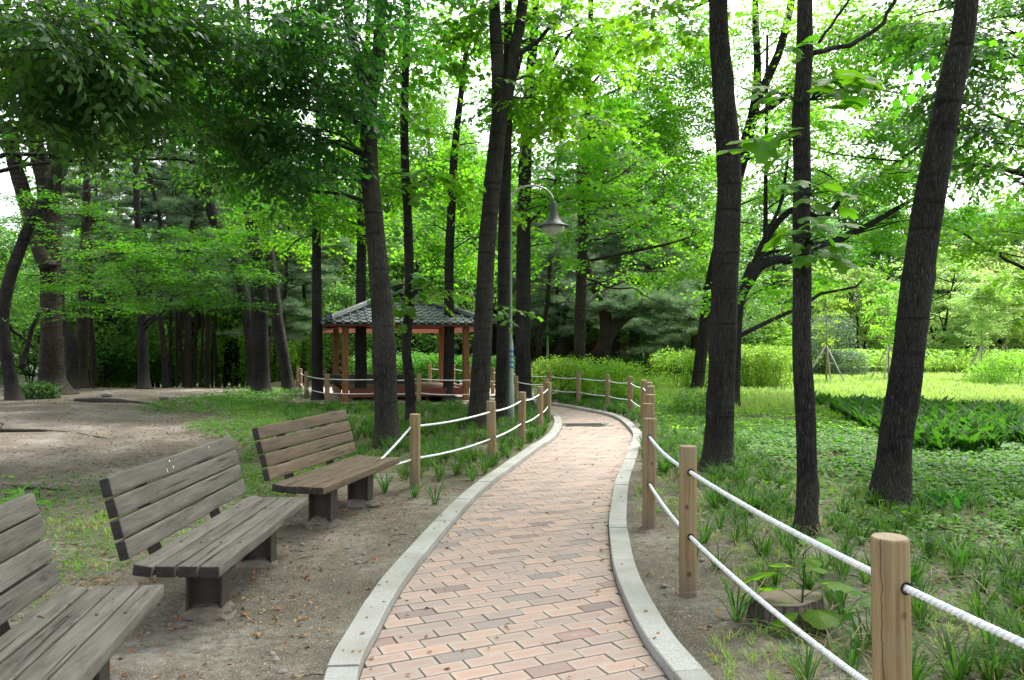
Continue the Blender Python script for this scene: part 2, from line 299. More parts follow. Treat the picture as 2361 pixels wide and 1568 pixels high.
    M['dead'] = leafmat('dead_leaf', [(.16, .07, .025), (.30, .16, .07), (.42, .28, .12)], [(.2, .1, .03), (.35, .2, .07)], .2, .7, .2)
    M['chips'] = leafmat('litter_chip', [(.02, .015, .011), (.13, .09, .055), (.46, .40, .31)], [(.1, .08, .05), (.2, .15, .1)], .08, .8, .1)
    M['straw'] = leafmat('straw_blade', [(.14, .11, .06), (.26, .22, .12), (.36, .31, .18)], [(.12, .1, .04), (.25, .2, .1)], .2, .7, .15)
    M['stone'] = simple('stone', (.21, .20, .18), .85, var=.35, sc=12)
    M['timber'] = None
    m, nt, out = mat('timber'); k = N(nt); n = k.noise(k.coord('Object', (14, 14, .8)), 2.5, 6, .7); oi = k.n('ShaderNodeObjectInfo').outputs['Random']
    c = k.ramp(n, [(.3, (.05, .019, .006)), (.5, (.17, .068, .018)), (.7, (.29, .13, .038))]); principled(k, out, c, .5, k.bump(n, .2, .003), .4); M['timber'] = m
    M['red_beam'] = simple('red_beam', (.135, .035, .02), .55, var=.3)
    M['soffit'] = simple('soffit', (.46, .20, .155), .7, var=.1)
    m, nt, out = mat('roof_tile'); k = N(nt); v = k.coord(); n = k.noise(v, 14, 5, .7); oi = k.n('ShaderNodeObjectInfo').outputs['Random']
    c = k.ramp(n, [(.3, (.085, .092, .108)), (.6, (.18, .19, .212)), (.8, (.30, .31, .33))]); c = k.n('ShaderNodeHueSaturation', i_Color=c, i_Value=k.math('ADD', k.math('MULTIPLY', oi, .5), .8)).outputs[0]
    principled(k, out, c, .42, k.bump(n, .2, .003), .45); M['roof_tile'] = m
    M['tile_edge'] = simple('tile_edge', (.022, .045, .042), .6, var=.3)
    M['medallion'] = simple('medallion', (.20, .26, .25), .6, var=.25)
    M['plaza'] = simple('plaza_sand', (.42, .315, .26), .95, var=.2, sc=3)
    M['steel_leg'] = simple('steel_leg', (.06, .05, .04), .75, var=.4, sc=14)
    M['concrete'] = simple('concrete', (.15, .13, .105), .95, var=.35, sc=18)
    M['lamp_grey'] = simple('lamp_grey', (.06, .075, .075), .45, var=.15)
    M['lamp_pole'] = simple('lamp_pole', (.20, .26, .21), .35, spec=.5, var=.2)
    M['steel'] = simple('steel', (.42, .44, .42), .3, .7, .5)
    M['blue'] = simple('blue_band', (.04, .19, .42), .5)
    m, nt, out = mat('lamp_glass'); k = N(nt); g = k.n('ShaderNodeBsdfGlass', i_Roughness=.15, i_IOR=1.25, i_Color=(.9, .95, .9, 1)); tr = k.n('ShaderNodeBsdfTransparent', i_Color=(.85, .88, .84, 1)); mx = k.n('ShaderNodeMixShader', i_Fac=.55); nt.links.new(g.outputs[0], mx.inputs[1]); nt.links.new(tr.outputs[0], mx.inputs[2]); mk = k.n('ShaderNodeBsdfPrincipled', i_Roughness=.3); mk.inputs['Base Color'].default_value = (.62, .66, .6, 1); m2 = k.n('ShaderNodeMixShader', i_Fac=.45); nt.links.new(mx.outputs[0], m2.inputs[1]); nt.links.new(mk.outputs[0], m2.inputs[2]); nt.links.new(m2.outputs[0], out.inputs[0]); M['lamp_glass'] = m
    M['bulb'] = simple('bulb', (.7, .7, .66), .4)
    M['grate'] = simple('grate', (.05, .055, .055), .6, .5)
    M['dark'] = simple('drain_dark', (.02, .02, .018), .9)
    m, nt, out = mat('brickwall'); k = N(nt); v = k.coord('Object'); mp = k.n('ShaderNodeMapping', i_Vector=v); mp.inputs['Rotation'].default_value = (PI/2, 0, 0)
    b = k.n('ShaderNodeTexBrick', i_Vector=mp.outputs[0], i_Scale=3.2, i_Mortar_Size=.03); b.inputs['Color1'].default_value = (.34, .15, .12, 1); b.inputs['Color2'].default_value = (.42, .22, .18, 1); b.inputs['Mortar'].default_value = (.55, .48, .43, 1)
    principled(k, out, b.outputs[0], .85); M['brickwall'] = m
    M['brown_band'] = simple('brown_band', (.20, .06, .04), .7)
    M['white'] = simple('white_paint', (.75, .76, .76), .5, var=.05)
    M['window'] = simple('window_glass', (.05, .07, .065), .12, spec=.7)
    M['pale_wall'] = simple('pale_wall', (.55, .53, .48), .8)
    M['roadgrey'] = simple('asphalt', (.06, .06, .062), .9)
    M['car_silver'] = simple('silver_paint', (.48, .51, .56), .25, .6, .6, .05); M['car_dark'] = simple('dark_paint', (.03, .05, .06), .2, .2, .6, .05); M['rubber'] = simple('rubber', (.02, .02, .02), .85)
    M['orange'] = simple('orange_paint', (.65, .13, .03), .5); M['green_sign'] = simple('green_paint', (.03, .22, .10), .5); M['black'] = simple('black_paint', (.012, .013, .013), .6)
    M['skin'] = simple('skin', (.45, .27, .19), .6); M['cloth_white'] = simple('white_cloth', (.7, .71, .72), .8); M['cloth_blue'] = simple('navy_cloth', (.04, .05, .09), .85)
    M['stake'] = simple('stake_wood', (.36, .33, .30), .8); M['stake_brown'] = simple('brown_stake_wood', (.17, .12, .07), .8); M['branch_dark'] = M['bark_smooth']
    m, nt, out = mat('stump_top'); k = N(nt); v = k.coord(); w = k.n('ShaderNodeTexWave', wave_type='RINGS', rings_direction='Z', i_Vector=v, i_Scale=22.0, i_Distortion=3.0, i_Detail=4.0).outputs[1]
    principled(k, out, k.mix(k.noise(v, 20, 5), k.mix(w, (.12, .09, .07), (.24, .19, .15)), (.20, .17, .14)), .9, k.bump(w, .4, .004), .1); M['stump_top'] = m
build_materials()

# ------------------------------------------------------------------ path outline (metres)
LEFT = [(.15, -3), (-.15, 0), (-.4, 1.5), (-.62, 3.0), (-.728, 3.7), (-.735, 4.2), (-.71, 5.06), (-.606, 6.11), (-.519, 6.84), (-.385, 7.86), (-.224, 8.75), (-.02, 9.67), (.40, 11.65), (.65, 12.65), (.86, 14.0), (.98, 15.3), (1.0, 16.3), (.93, 17.3), (.72, 18.1), (.3, 18.8), (-.4, 19.4), (-1.4, 19.9), (-2.6, 20.2)]
RIGHT = [(1.6, -3), (1.3, 0), (1.05, 1.5), (.85, 3.0), (.756, 3.7), (.70, 4.2), (.69, 4.9), (.712, 5.5), (.79, 6.32), (.874, 7.02), (1.148, 8.71), (1.40, 9.95), (1.67, 11.26), (1.93, 12.56), (2.09, 13.58), (2.17, 15.0), (2.18, 16.1), (2.05, 17.2), (1.75, 18.1), (1.38, 19.1), (.975, 19.9), (.45, 20.7), (-.4, 21.3), (-1.4, 21.7), (-2.6, 22.0)]
def dense(c):
    d = catmull([(x, y, 0) for x, y in c], 12)[:, :2]; s = np.r_[0, np.cumsum(np.linalg.norm(np.diff(d, axis=0), axis=1))]
    t = np.arange(0, s[-1], .08); return np.stack([np.interp(t, s, d[:, 0]), np.interp(t, s, d[:, 1])], 1)
LC, RC = dense(LEFT), dense(RIGHT)
def tang(c): t = np.gradient(c, axis=0); return t/np.linalg.norm(t, axis=1)[:, None]
LT, RT = tang(LC), tang(RC)
def sd(pts, C, T):
    """signed distance to curve, positive to its right; and nearest index"""
    pts = np.atleast_2d(pts); out = np.empty(len(pts)); idx = np.empty(len(pts), int)
    for i in range(0, len(pts), 4000):
        q = pts[i:i+4000]; d2 = ((q[:, None, :]-C[None])**2).sum(-1); j = d2.argmin(1); dv = q-C[j]
        out[i:i+4000] = np.sqrt(d2[np.arange(len(q)), j])*np.sign(dv[:, 0]*T[j, 1]-dv[:, 1]*T[j, 0]+1e-12); idx[i:i+4000] = j
    return out, idx
def path_d(pts):
    """>0 inside the path"""
    dl, _ = sd(pts, LC, LT); dr, _ = sd(pts, RC, RT)
    return np.minimum(dl, -dr)
def sstep(x, a, b): t = np.clip((x-a)/(b-a), 0, 1); return t*t*(3-2*t)
def gz(X, Y, pd=None):
    X = np.asarray(X, float); Y = np.asarray(Y, float)
    z = .026+.012*np.sin(X*2.1+1)*np.sin(Y*1.7)+.01*np.sin(X*5.3+Y*3.1)+.006*np.sin(X*11-Y*9)
    z = z+.16*sstep(-X, 4.5, 9)*sstep(Y, 9, 18)*(1-sstep(Y, 23, 28))-.9*sstep(-X, 5, 10)*sstep(Y, 27, 33)
    if pd is not None: z = np.where(pd > -.06, -.013, z-(z-.024)*(1-sstep(-pd, .15, .75)))
    return z
# ------------------------------------------------------------------ ground
def axis(parts):
    out = []
    for a, b, s in parts: out.append(np.arange(a, b, s))
    return np.concatenate(out+[[parts[-1][1]]])
def build_ground():
    xs = axis([(-160, -30, 10), (-30, -8, 1), (-8, -3.2, .16), (-3.2, 4.2, .07), (4.2, 9, .16), (9, 30, 1), (30, 160, 10)])
    ys = axis([(-60, -4, 4), (-4, 1, .4), (1, 22, .08), (22, 40, .7), (40, 160, 10), (160, 320, 40)])
    XX, YY = np.meshgrid(xs, ys); pts = np.stack([XX.ravel(), YY.ravel()], 1)
    near = (pts[:, 0] > -4) & (pts[:, 0] < 4) & (pts[:, 1] > -4) & (pts[:, 1] < 23)
    pd = np.full(len(pts), -9.0); pd[near] = path_d(pts[near])
    Z = gz(pts[:, 0], pts[:, 1], pd)
    nz = np.array([noise.noise((x*3.1, y*3.1, 0))*.5+noise.noise((x*9, y*9, 3))*.25 if a > -8 and a < 9 and b > 1 and b < 22 else 0 for (x, y), a, b in zip(pts, pts[:, 0], pts[:, 1])])
    Z = np.where(pd > -.12, Z, Z+nz*(.006+.018*sstep(-pd, .2, .8)))
    X, Y = pts[:, 0], pts[:, 1]
    lf = -pd
    g = np.zeros(len(pts))
    g = np.maximum(g, sstep(X, 1.9, 3.4)*sstep(Y, 5, 9)*.75)                      # right bed
    g = np.maximum(g, sstep(X, 4.0, 7.5)*sstep(Y, 7, 14)); g = np.maximum(g, sstep(Y, 15, 19)*sstep(X, 2.3, 3.5))
    g = np.maximum(g, .62*sstep(Y, 8.2, 9.6)*sstep(X, -4.5, -3.0)*(X < 1)); g = np.maximum(g, .62*np.exp(-((X+3.3)**2/1.6+(Y-6.2)**2/3)))
    g = np.maximum(g, .5*sstep(X, 1.3, 1.8)*(1-sstep(X, 7, 10))); g = np.maximum(g, .85*sstep(Y, 29, 33))
    nx = len(xs); i = np.arange(len(ys)-1)[:, None]*nx; j = np.arange(nx-1)[None, :]
    Q = np.stack([i+j, i+j+1, i+nx+j+1, i+nx+j], -1).reshape(-1, 4)
    me = np_mesh('ground', np.stack([X, Y, Z], 1), Q, True, {'green': g, 'sunlit_lawn': sstep(Y, 17.5, 21)*sstep(X, 3.2, 5.5)*(1-sstep(Y, 44, 50))})
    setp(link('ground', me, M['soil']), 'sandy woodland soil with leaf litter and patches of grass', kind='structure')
build_ground()
# sandy square round the pavilion, lying on the ground
def build_plaza():
    pts = [(-9.2, 30.5), (-9, 26.5), (-7.6, 22.5), (-6.2, 20.3), (-4.8, 19.6), (-2.65, 19.9), (-2.65, 22.4), (-1.2, 22.3), (.2, 22.6), (.6, 24.5), (-1.2, 27), (-3, 28.5), (-4, 31)]
    bm = bmesh.new(); vs = [bm.verts.new((x, y, .062)) for x, y in pts]; f = bm.faces.new(vs)
    if f.normal.z < 0: f.normal_flip()
    bmesh.ops.triangulate(bm, faces=[f]); me = bpy.data.meshes.new('plaza'); bm.to_mesh(me); bm.free()
    setp(link('plaza', me, M['plaza']), 'pinkish sandy square around the tiled pavilion', kind='structure')
build_plaza()

# ------------------------------------------------------------------ paved path: every brick a piece
path = bpy.data.objects.new('paved_path', None); COL.objects.link(path); setp(path, 'curving footpath of pink clay pavers', kind='structure')
def build_path():
    bed = MB(); n = min(len(LC), len(RC))
    li = np.linspace(0, len(LC)-1, 240).astype(int); ri = np.linspace(0, len(RC)-1, 240).astype(int)
    V = np.concatenate([np.c_[LC[li], np.full(240, -.0075)], np.c_[RC[ri], np.full(240, -.0075)]]); k = np.arange(239)
    bed.add(V, np.stack([k, k+240, k+241, k+1], 1)); bed.build('joint_sand', M['joint_sand'], path)
    a = R(25); ex = np.array([math.cos(a), math.sin(a)]); ey = np.array([-math.sin(a), math.cos(a)]); O = np.array([-.275, 3.995])
    L, Wd = .2305, .1150; hl, hw = .1113, .0533; cand = []
    for r in range(-75, 210):
        for c in range(-70, 90):
            ctr = O+ex*(c+(.5 if r % 2 else 0))*L+ey*r*Wd
            if -4 < ctr[0] < 4 and -3 < ctr[1] < 22.3: cand.append((r, c, ctr))
    C = np.array([x[2] for x in cand]); dl, il = sd(C, LC, LT); dr, ir = sd(C, RC, RT)
    # the grate well is left out of the paving
    pieces = []
    def clip(poly, p, t, side):
        out = []; f = [side*((q[0]-p[0])*t[1]-(q[1]-p[1])*t[0]) for q in poly]
        for i in range(len(poly)):
            j = (i+1) % len(poly)
            if f[i] >= 0: out.append(poly[i])
            if (f[i] >= 0) != (f[j] >= 0):
                s = f[i]/(f[i]-f[j]); out.append(poly[i]+(poly[j]-poly[i])*s)
        return out
    for (r, c, ctr), d1, i1, d2, i2 in zip(cand, dl, il, dr, ir):
        if d1 < -.14 or d2 > .14: continue
        if abs(ctr[0]-1.42) < .42 and abs(ctr[1]-15.2) < .30: continue
        poly = [ctr+ex*sx*hl+ey*sy*hw for sx, sy in ((-1, -1), (1, -1), (1, 1), (-1, 1))]; full = True
        if d1 < .16: poly = clip(poly, LC[i1]+np.array([LT[i1][1], -LT[i1][0]])*.006, LT[i1], 1); full = False
        if d2 > -.16 and len(poly) > 2: poly = clip(poly, RC[i2]-np.array([RT[i2][1], -RT[i2][0]])*.006, RT[i2], -1); full = False
        if len(poly) < 3: continue
        q = np.array([((p-ctr)@ex, (p-ctr)@ey) for p in poly]); area = .5*abs(np.dot(q[:, 0], np.roll(q[:, 1], -1))-np.dot(q[:, 1], np.roll(q[:, 0], -1)))
        if area < .0012: continue
        if area > .99*4*hl*hw: full = True
        kind = 'brick_pink'
        if r % 3 == 0:
            kk = r//3; x = (c+(.5 if r % 2 else 0))-1.5*kk
            if abs(x/3-round(x/3)) < .01: kind = 'brick_grey' if round(x/3) % 2 == 0 else 'brick_red'
        pieces.append((ctr, q, kind, full))
    def geom(q, dz=0.0):
        """bevelled prism in brick space: top at z=dz"""
        n = len(q); cen = q.mean(0); ins = cen+(q-cen)*(1-.0026/np.maximum(np.linalg.norm(q-cen, axis=1), .02))[:, None]
        V = np.concatenate([np.c_[ins, np.full(n, dz)], np.c_[q, np.full(n, dz-.003)], np.c_[q, np.full(n, -.03)]]); F = [tuple(range(n))]
        for b in (0, n):
            for i in range(n): F.append((b+n+i, b+n+(i+1) % n, b+(i+1) % n, b+i))
        return V, F
    def to_mesh(name, items, matnames):
        me = bpy.data.meshes.new(name); Vs, Fs, uvs, rn, mi = [], [], [], [], []; o = 0
        for V, F, W_, rv, m_ in items:
            Vs.append(W_); Fs += [tuple(o+i for i in f) for f in F]; uvs += [tuple(V[i][:2]) for f in F for i in f]; rn += [rv]*len(V); mi += [m_]*len(F); o += len(V)
        me.from_pydata(np.concatenate(Vs).tolist(), [], Fs)
        for m_ in matnames: me.materials.append(M[m_])
        l = me.uv_layers.new(name='UVMap'); l.data.foreach_set('uv', np.array(uvs, np.float32).ravel())
        at = me.attributes.new('rnd', 'FLOAT', 'POINT'); at.data.foreach_set('value', np.array(rn, np.float32))
        me.polygons.foreach_set('material_index', np.array(mi, np.int32)); me.update(); return me
    fullq = np.array([(-hl, -hw), (hl, -hw), (hl, hw), (-hl, hw)]); shared = {}
    def px(p):  # size in the photograph
        return p[0][1]
    vis = [p for p in pieces if p[0][1] > 3.45]; vis.sort(key=px); ind = vis[:300]; ids = set(id(p) for p in ind); rest = [p for p in pieces if id(p) not in ids]
    kinds = ['brick_pink', 'brick_grey', 'brick_red']
    for ctr, q, kind, full in ind:
        dz = random.uniform(-.003, .0025)
        if full:
            key = (kind, random.randrange(7))
            if key not in shared:
                V, F = geom(fullq); shared[key] = to_mesh('brick', [(V, F, V, key[1]/6, 0)], [kind])
            me = shared[key]
        else:
            V, F = geom(q); me = to_mesh('brick', [(V, F, V, random.random(), 0)], [kind])
        link('brick', me, None, path, (ctr[0], ctr[1], dz), (random.gauss(0, .003), random.gauss(0, .003), a+random.gauss(0, .004)))
    items = []; Rm = np.array([[math.cos(a), -math.sin(a)], [math.sin(a), math.cos(a)]])
    for ctr, q, kind, full in rest:
        V, F = geom(fullq if full else q, random.uniform(-.0014, .0014)); Wd_ = V.copy(); Wd_[:, :2] = V[:, :2]@Rm.T+ctr; items.append((V, F, Wd_, random.random(), kinds.index(kind)))
    setp(link('brick_paving', to_mesh('brick_paving', items, kinds), None, path), kind='stuff')
build_path()
# kerb stones
def build_kerb(C, T, side, label):
    k = bpy.data.objects.new('kerb', None); COL.objects.link(k); setp(k, label, kind='structure')
    nrm = np.stack([T[:, 1], -T[:, 0]], 1)*side          # away from path
    s = 0; i = 0; step = 12
    while i+4 < len(C):
        j = min(i+step+random.choice((0, 0, 1)), len(C)-1); idx = np.arange(i, j+1); c = C[idx].copy(); t = T[idx]
        c[0] += t[0]*.0045; c[-1] -= t[-1]*.0045; dz = random.uniform(-.004, .005)
        prof = [(0, -.12), (0, .052), (.006, .058), (.146, .058), (.152, .052), (.152, -.12)]
        V = np.array([[*(c[a]+nrm[idx[a]]*p[0]), p[1]+dz] for a in range(len(idx)) for p in prof]); m = len(prof); Q = []
        for a in range(len(idx)-1):
            for b in range(m):
                q = (a*m+b, a*m+(b+1) % m, (a+1)*m+(b+1) % m, (a+1)*m+b); Q.append(q if side < 0 else q[::-1])
        F = Q+[tuple(range(m))[::(1 if side > 0 else -1)], tuple(range((len(idx)-1)*m, len(idx)*m))[::(-1 if side > 0 else 1)]]
        me = bpy.data.meshes.new('kerb_stone'); me.from_pydata(V.tolist(), [], F)
        bm = bmesh.new(); bm.from_mesh(me); bmesh.ops.recalc_face_normals(bm, faces=bm.faces); bm.to_mesh(me); bm.free()
        link('kerb_stone', me, M['granite'], k); i = j
build_kerb(LC, LT, -1, 'grey granite kerb along the left edge of the path'); build_kerb(RC, RT, 1, 'grey granite kerb along the right edge of the path')
# drain grate
def build_grate():
    t = thing('drain_grate', 'dark steel drain grate set into the pavers at the far bend', 'grate', (1.41, 15.2, 0), R(4))
    link('well', box_me('well', (-.42, .42, -.3, .3, -.012, -.003)), M['dark'], t)
    bm = bmesh.new()
    for d in ((-.40, .40, -.285, -.26), (-.40, .40, .26, .285)): box_bm(bm, d[0], d[1], d[2], d[3], -.003, .004)
    for d in ((-.40, -.375), (.375, .40)): box_bm(bm, d[0], d[1], -.26, .26, -.003, .0036)
    me = bpy.data.meshes.new('grate_frame'); bm.to_mesh(me); bm.free(); link('grate_frame', me, M['steel'], t)
    b = box_me('grate_bar', (-.0065, .0065, -.258, .258, -.003, .002))
    for i in range(19): link('grate_bar', b, M['grate'], t, (-.36+i*.04, 0, 0))
build_grate()

# ------------------------------------------------------------------ rope fences
def post_me(h, r=.058, n=28):
    prof = [(r*1.0, -.15), (r*1.0, h-.012), (r*.97, h-.004), (r*.9, h)]; V = []; k = random.random()*9
    for rr, z in prof:
        for i in range(n): a = 2*PI*i/n; q = 1+.012*math.sin(2*a+k)+.006*math.sin(5*a+z*3+k); V.append((rr*q*math.cos(a), rr*q*math.sin(a), z))
    F = [(a*n+i, a*n+(i+1) % n, (a+1)*n+(i+1) % n, (a+1)*n+i) for a in range(3) for i in range(n)]; V.append((0, 0, h+.001))
    c = len(V)-1; F += [(3*n+i, 3*n+(i+1) % n, c) for i in range(n)]
    me = bpy.data.meshes.new('post'); me.from_pydata(V, [], F); me.materials.append(M['post_wood']); me.materials.append(M['post_top'])
    me.polygons.foreach_set('material_index', [0]*(3*n)+[1]*n); me.polygons.foreach_set('use_smooth', [True]*(3*n)+[False]*n); me.update(); return me
hole_me = lathe_me('rope_hole', [(.0205, -.004), (.021, .002), (.0175, .003), (.017, -.004), (.0001, -.004)], 16)
def rope_pts(a, b, sag, n): return np.array([tuple(a.lerp(b, t)-Vector((0, 0, 4*sag*t*(1-t)))) for t in np.linspace(0, 1, n)])
def add_rope(parent, a, b, sag, detail):
    L = (b-a).length; loc = Vector(parent.location); a = a-loc; b = b-loc
    if detail == 0:
        V, T = sweep(rope_pts(a, b, sag, 10), .0105, 8); mb = MB(); mb.add(V, T); return mb.build('rope', M['rope'], parent, True)
    per = .062; n = int(L/(per/(12 if detail == 2 else 8)))+2; base = rope_pts(a, b, sag, n); t = np.gradient(base, axis=0); t /= np.linalg.norm(t, axis=1)[:, None]
    u = np.cross(t, [0, 0, 1.]); u /= np.linalg.norm(u, axis=1)[:, None]; w = np.cross(u, t); s = np.linspace(0, L, n)*2*PI/per; mb = MB()
    for k in range(3):
        ph = s+k*2*PI/3; V, T = sweep(base+.0062*(np.cos(ph)[:, None]*u+np.sin(ph)[:, None]*w), .0068, 7 if detail == 2 else 5, True); mb.add(V, T)
    o = mb.build('rope', M['rope'], parent, True)
    if detail == 2:
        ph = s+.35; V, T = sweep(base+.0127*(np.cos(ph)[:, None]*u+np.sin(ph)[:, None]*w), .0006, 4); mb = MB(); mb.add(V, T); mb.build('tracer_thread', M['rope_tracer'], o, True)
    return o
def build_fence(name, label, pts, heights, group=None, detail=None, extra=None, holes=(.80, .40), sag=.025):
    f = thing(name, label, 'fence', (pts[0][0], pts[0][1], 0), 0, group); loc = Vector(f.location); n = len(pts)
    for i, ((x, y), h) in enumerate(zip(pts, heights)):
        z0 = float(gz(x, y)); p = link('post', post_me(h-z0, .0575+random.uniform(-.003, .003)), None, f, (x-loc.x, y-loc.y, z0), (random.gauss(0, .008), random.gauss(0, .008), random.random()*6))
        for k in (i-1, i+1):
            if 0 <= k < n and y < 17:
                d = Vector((pts[k][0]-x, pts[k][1]-y, 0)).normalized()
                for hz in holes:
                    ho = link('rope_hole', hole_me, M['hole'], p); ho.matrix_world = Matrix.Identity(4)
                    q = d.to_track_quat('Z', 'Y'); Rz = p.rotation_euler.to_matrix().inverted()
                    ho.matrix_local = (Rz @ q.to_matrix()).to_4x4(); ho.location = Rz @ (d*.0585+Vector((0, 0, hz*h/.955-z0)))
    for i in range(n-1):
        a, b = pts[i], pts[i+1]; d = Vector((b[0]-a[0], b[1]-a[1], 0)).normalized()*.05; det = detail[i] if detail else 0
        for hz in holes:
            add_rope(f, Vector((a[0], a[1], hz*heights[i]/.955))+d, Vector((b[0], b[1], hz*heights[i+1]/.955))-d, sag*random.uniform(.7, 1.3), det)
    if extra:
        for a, b, det in extra: add_rope(f, Vector(a), Vector(b), .01, det)
    return f
rp = [(1.75, .55), (1.27, 2.60), (1.098, 4.88), (1.166, 6.66), (1.44, 8.28), (1.72, 9.72), (2.07, 11.6), (2.27, 12.9), (2.45, 14.6), (2.56, 16.9), (2.23, 18.2), (1.68, 19.7), (.99, 20.6), (0, 22.3), (-.58, 23.5), (-1.3, 25.0), (-1.95, 26.0), (-2.75, 26.2)]
rh = [.955, .955, .955, .955, .955, .955, .955, .94, .90, .87, .85, .84, .84, .84, .84, .84, .86, .86]
build_fence('rope_fence', 'post and white rope fence along the right side of the path', rp, rh, None, [2, 2, 2, 1, 1]+[0]*12)
lp = [(-1.05, 8.44), (-.26, 10.16), (.147, 12.05), (.487, 13.7), (.71, 15.4), (.735, 17.0), (.1, 18.2), (-.8, 19.1), (-2.31, 19.35), (-3.2, 19.3), (-4.58, 19.35), (-5.66, 21.5), (-6.5, 24), (-7.4, 27)]
lh = [.83, .84, .84, .83, .82, .82, .82, .82, .83, .83, .83, .82, .80, .80]
build_fence('rope_fence', 'post and white rope fence between the third bench and the pavilion', lp, lh, None, [1, 1, 1, 0]+[0]*9, [((-1.09, 8.40, .69), (-1.34, 7.72, .40), 2), ((-1.09, 8.40, .34), (-1.30, 7.75, .37), 2)])

# ------------------------------------------------------------------ benches; local +Y along the seat, -X is the back
BL = 1.85
def build_bench(label, origin, rz, wood, L=BL, seed=1, zs=1.0):
    rnd = random.Random(seed); t = thing('park_bench', label, 'bench', (*origin, float(gz(*origin))-.005), rz, 'wooden slatted benches beside the path' if zs == 1 else None); t.scale = (1, 1, zs)
    def plank(name, w, th, Mx):
        me = box_me(name, (-w/2, w/2, 0, L+rnd.uniform(-.008, .008), -th/2, th/2), .009, 3)
        bm = bmesh.new(); bm.from_mesh(me); bmesh.ops.subdivide_edges(bm, edges=[e for e in bm.edges if e.calc_length() > .5], cuts=10)
        k = rnd.random()*20
        for v in bm.verts: v.co += Vector((noise.noise(v.co*2+Vector((k, 0, 0)))*.003, 0, noise.noise(v.co*2+Vector((0, k, 0)))*.003))+Vector((noise.noise(v.co*26+Vector((k, 0, 0))), 0, noise.noise(v.co*26+Vector((0, k, 0)))))*.0022
        bm.normal_update(); bm.to_mesh(me); bm.free(); me.materials.append(M[wood]); me.materials.append(M['bench_end'])
        for p in me.polygons: p.material_index = 1 if abs(p.normal.y) > .8 else 0; p.use_smooth = True
        o = link(name, me, None, t); o.matrix_local = Mx; return o
    seats = []
    for i in range(4):
        tilt = R(9) if i == 3 else 0
        seats.append(plank('seat_slat', .104, .062, Matrix.Translation((-.052-i*.117, rnd.uniform(-.008, .008), .388+(.008 if i == 3 else 0))) @ Matrix.Rotation(tilt, 4, 'Y') @ Matrix.Rotation(rnd.gauss(0, .003), 4, 'Z')))
    lean = R(15)
    for i in range(4):
        h = .058+i*.114; plank('back_slat', .103, .058, Matrix.Translation((-.485-math.sin(lean)*(h+.02)+.0, rnd.uniform(-.008, .008), .445+math.cos(lean)*h)) @ Matrix.Rotation(R(90)-lean, 4, 'Y') @ Matrix.Rotation(rnd.gauss(0, .002), 4, 'Z'))
    bolt = lathe_me('bolt', [(.0001, .0045), (.005, .004), (.008, .001), (.0085, -.002)], 8)
    for s_ in seats:
        for y in (.48, L-.42): link('bolt', bolt, M['steel_leg'], s_, (0, y, .0325))
    for y in (.48, L-.42):
        # bracket: flat steel from under the seat up behind the back slats
        pr = [(-.535, .395), (-.565, .47), (-.628, .81), (-.663, .81), (-.60, .46), (-.56, .352), (-.30, .352), (-.30, .357), (-.52, .357)]
        link('back_bracket', prism_me('back_bracket', pr, y-.045, y+.045), M['steel_leg'], t)
        # H-section leg
        me = bpy.data.meshes.new('leg'); bm = bmesh.new(); box_bm(bm, -.333, -.147, y-.006, y+.006, -.12, .355); box_bm(bm, -.345, -.333, y-.065, y+.065, -.12, .3555); box_bm(bm, -.147, -.135, y-.065, y+.065, -.12, .3555)
        bm.to_mesh(me); bm.free(); lg = link('leg', me, M['steel_leg'], t)
        V = []; n = 18
        bm = bmesh.new(); bmesh.ops.create_icosphere(bm, subdivisions=3, radius=1)
        for v in bm.verts: q = 1+.28*noise.noise(v.co*1.9+Vector((y*7, seed, 0)))+.16*noise.noise(v.co*5+Vector((seed, y, 0))); v.co = Vector((v.co.x*.17*q, v.co.y*.15*q, max(v.co.z, -.3)*.075*q))
        me = bpy.data.meshes.new('footing'); bm.to_mesh(me); bm.free(); link('footing', me, M['concrete'], t, (-.24, y, .0))
    if zs == 1:
        bm = bmesh.new(); box_bm(bm, -.40, -.02, .2, L-.2, .352, .3565); me = bpy.data.meshes.new('seat_plate'); bm.to_mesh(me); bm.free(); link('seat_plate', me, M['steel_leg'], t)
    return t
build_bench('grey weathered slatted bench nearest the camera, cut off at the left edge', (-1.385, 1.98), R(9.5), 'bench_wood', seed=2)
b2 = build_bench('grey weathered slatted bench with white paint flecks, middle of three', (-1.535, 4.10), R(0.5), 'bench_wood', seed=5)
build_bench('brown weathered slatted bench whose end meets the white rope, farthest of three', (-1.505, 6.24), R(-12.5), 'bench_wood_brown', L=1.70, seed=9)
build_bench('long grey slatted bench standing behind the pavilion post', (-3.05, 23.7), R(90), 'bench_wood', seed=4, zs=.72, L=2.6)
# white bird marks on the middle bench
def marks():
    mb = MB()
    for (y, u, s) in ((.72, .026, .008), (.75, -.018, .009), (1.36, .025, .007), (.66, -.026, .009)):
        lean = R(15); h = .058+3*.114+u; c = Vector((-.485-math.sin(lean)*(h+.02)+.0302*math.cos(lean), y, .445+math.cos(lean)*h+.0302*math.sin(lean)))
        up = Vector((-math.sin(lean), 0, math.cos(lean))); nn = Vector((math.cos(lean), 0, math.sin(lean))); V = []
        for k in range(8): a = 2*PI*k/8; V.append(c+Vector((0, 1, 0))*s*.55*math.cos(a)*random.uniform(.5, 1.2)+up*s*1.5*math.sin(a)*random.uniform(.6, 1.1)+nn*.0015)
        V.append(c+nn*.003); mb.add([tuple(v) for v in V], [(k, (k+1) % 8, 8) for k in range(8)])
    mb.build('paint_fleck', M['white'], b2)
marks()

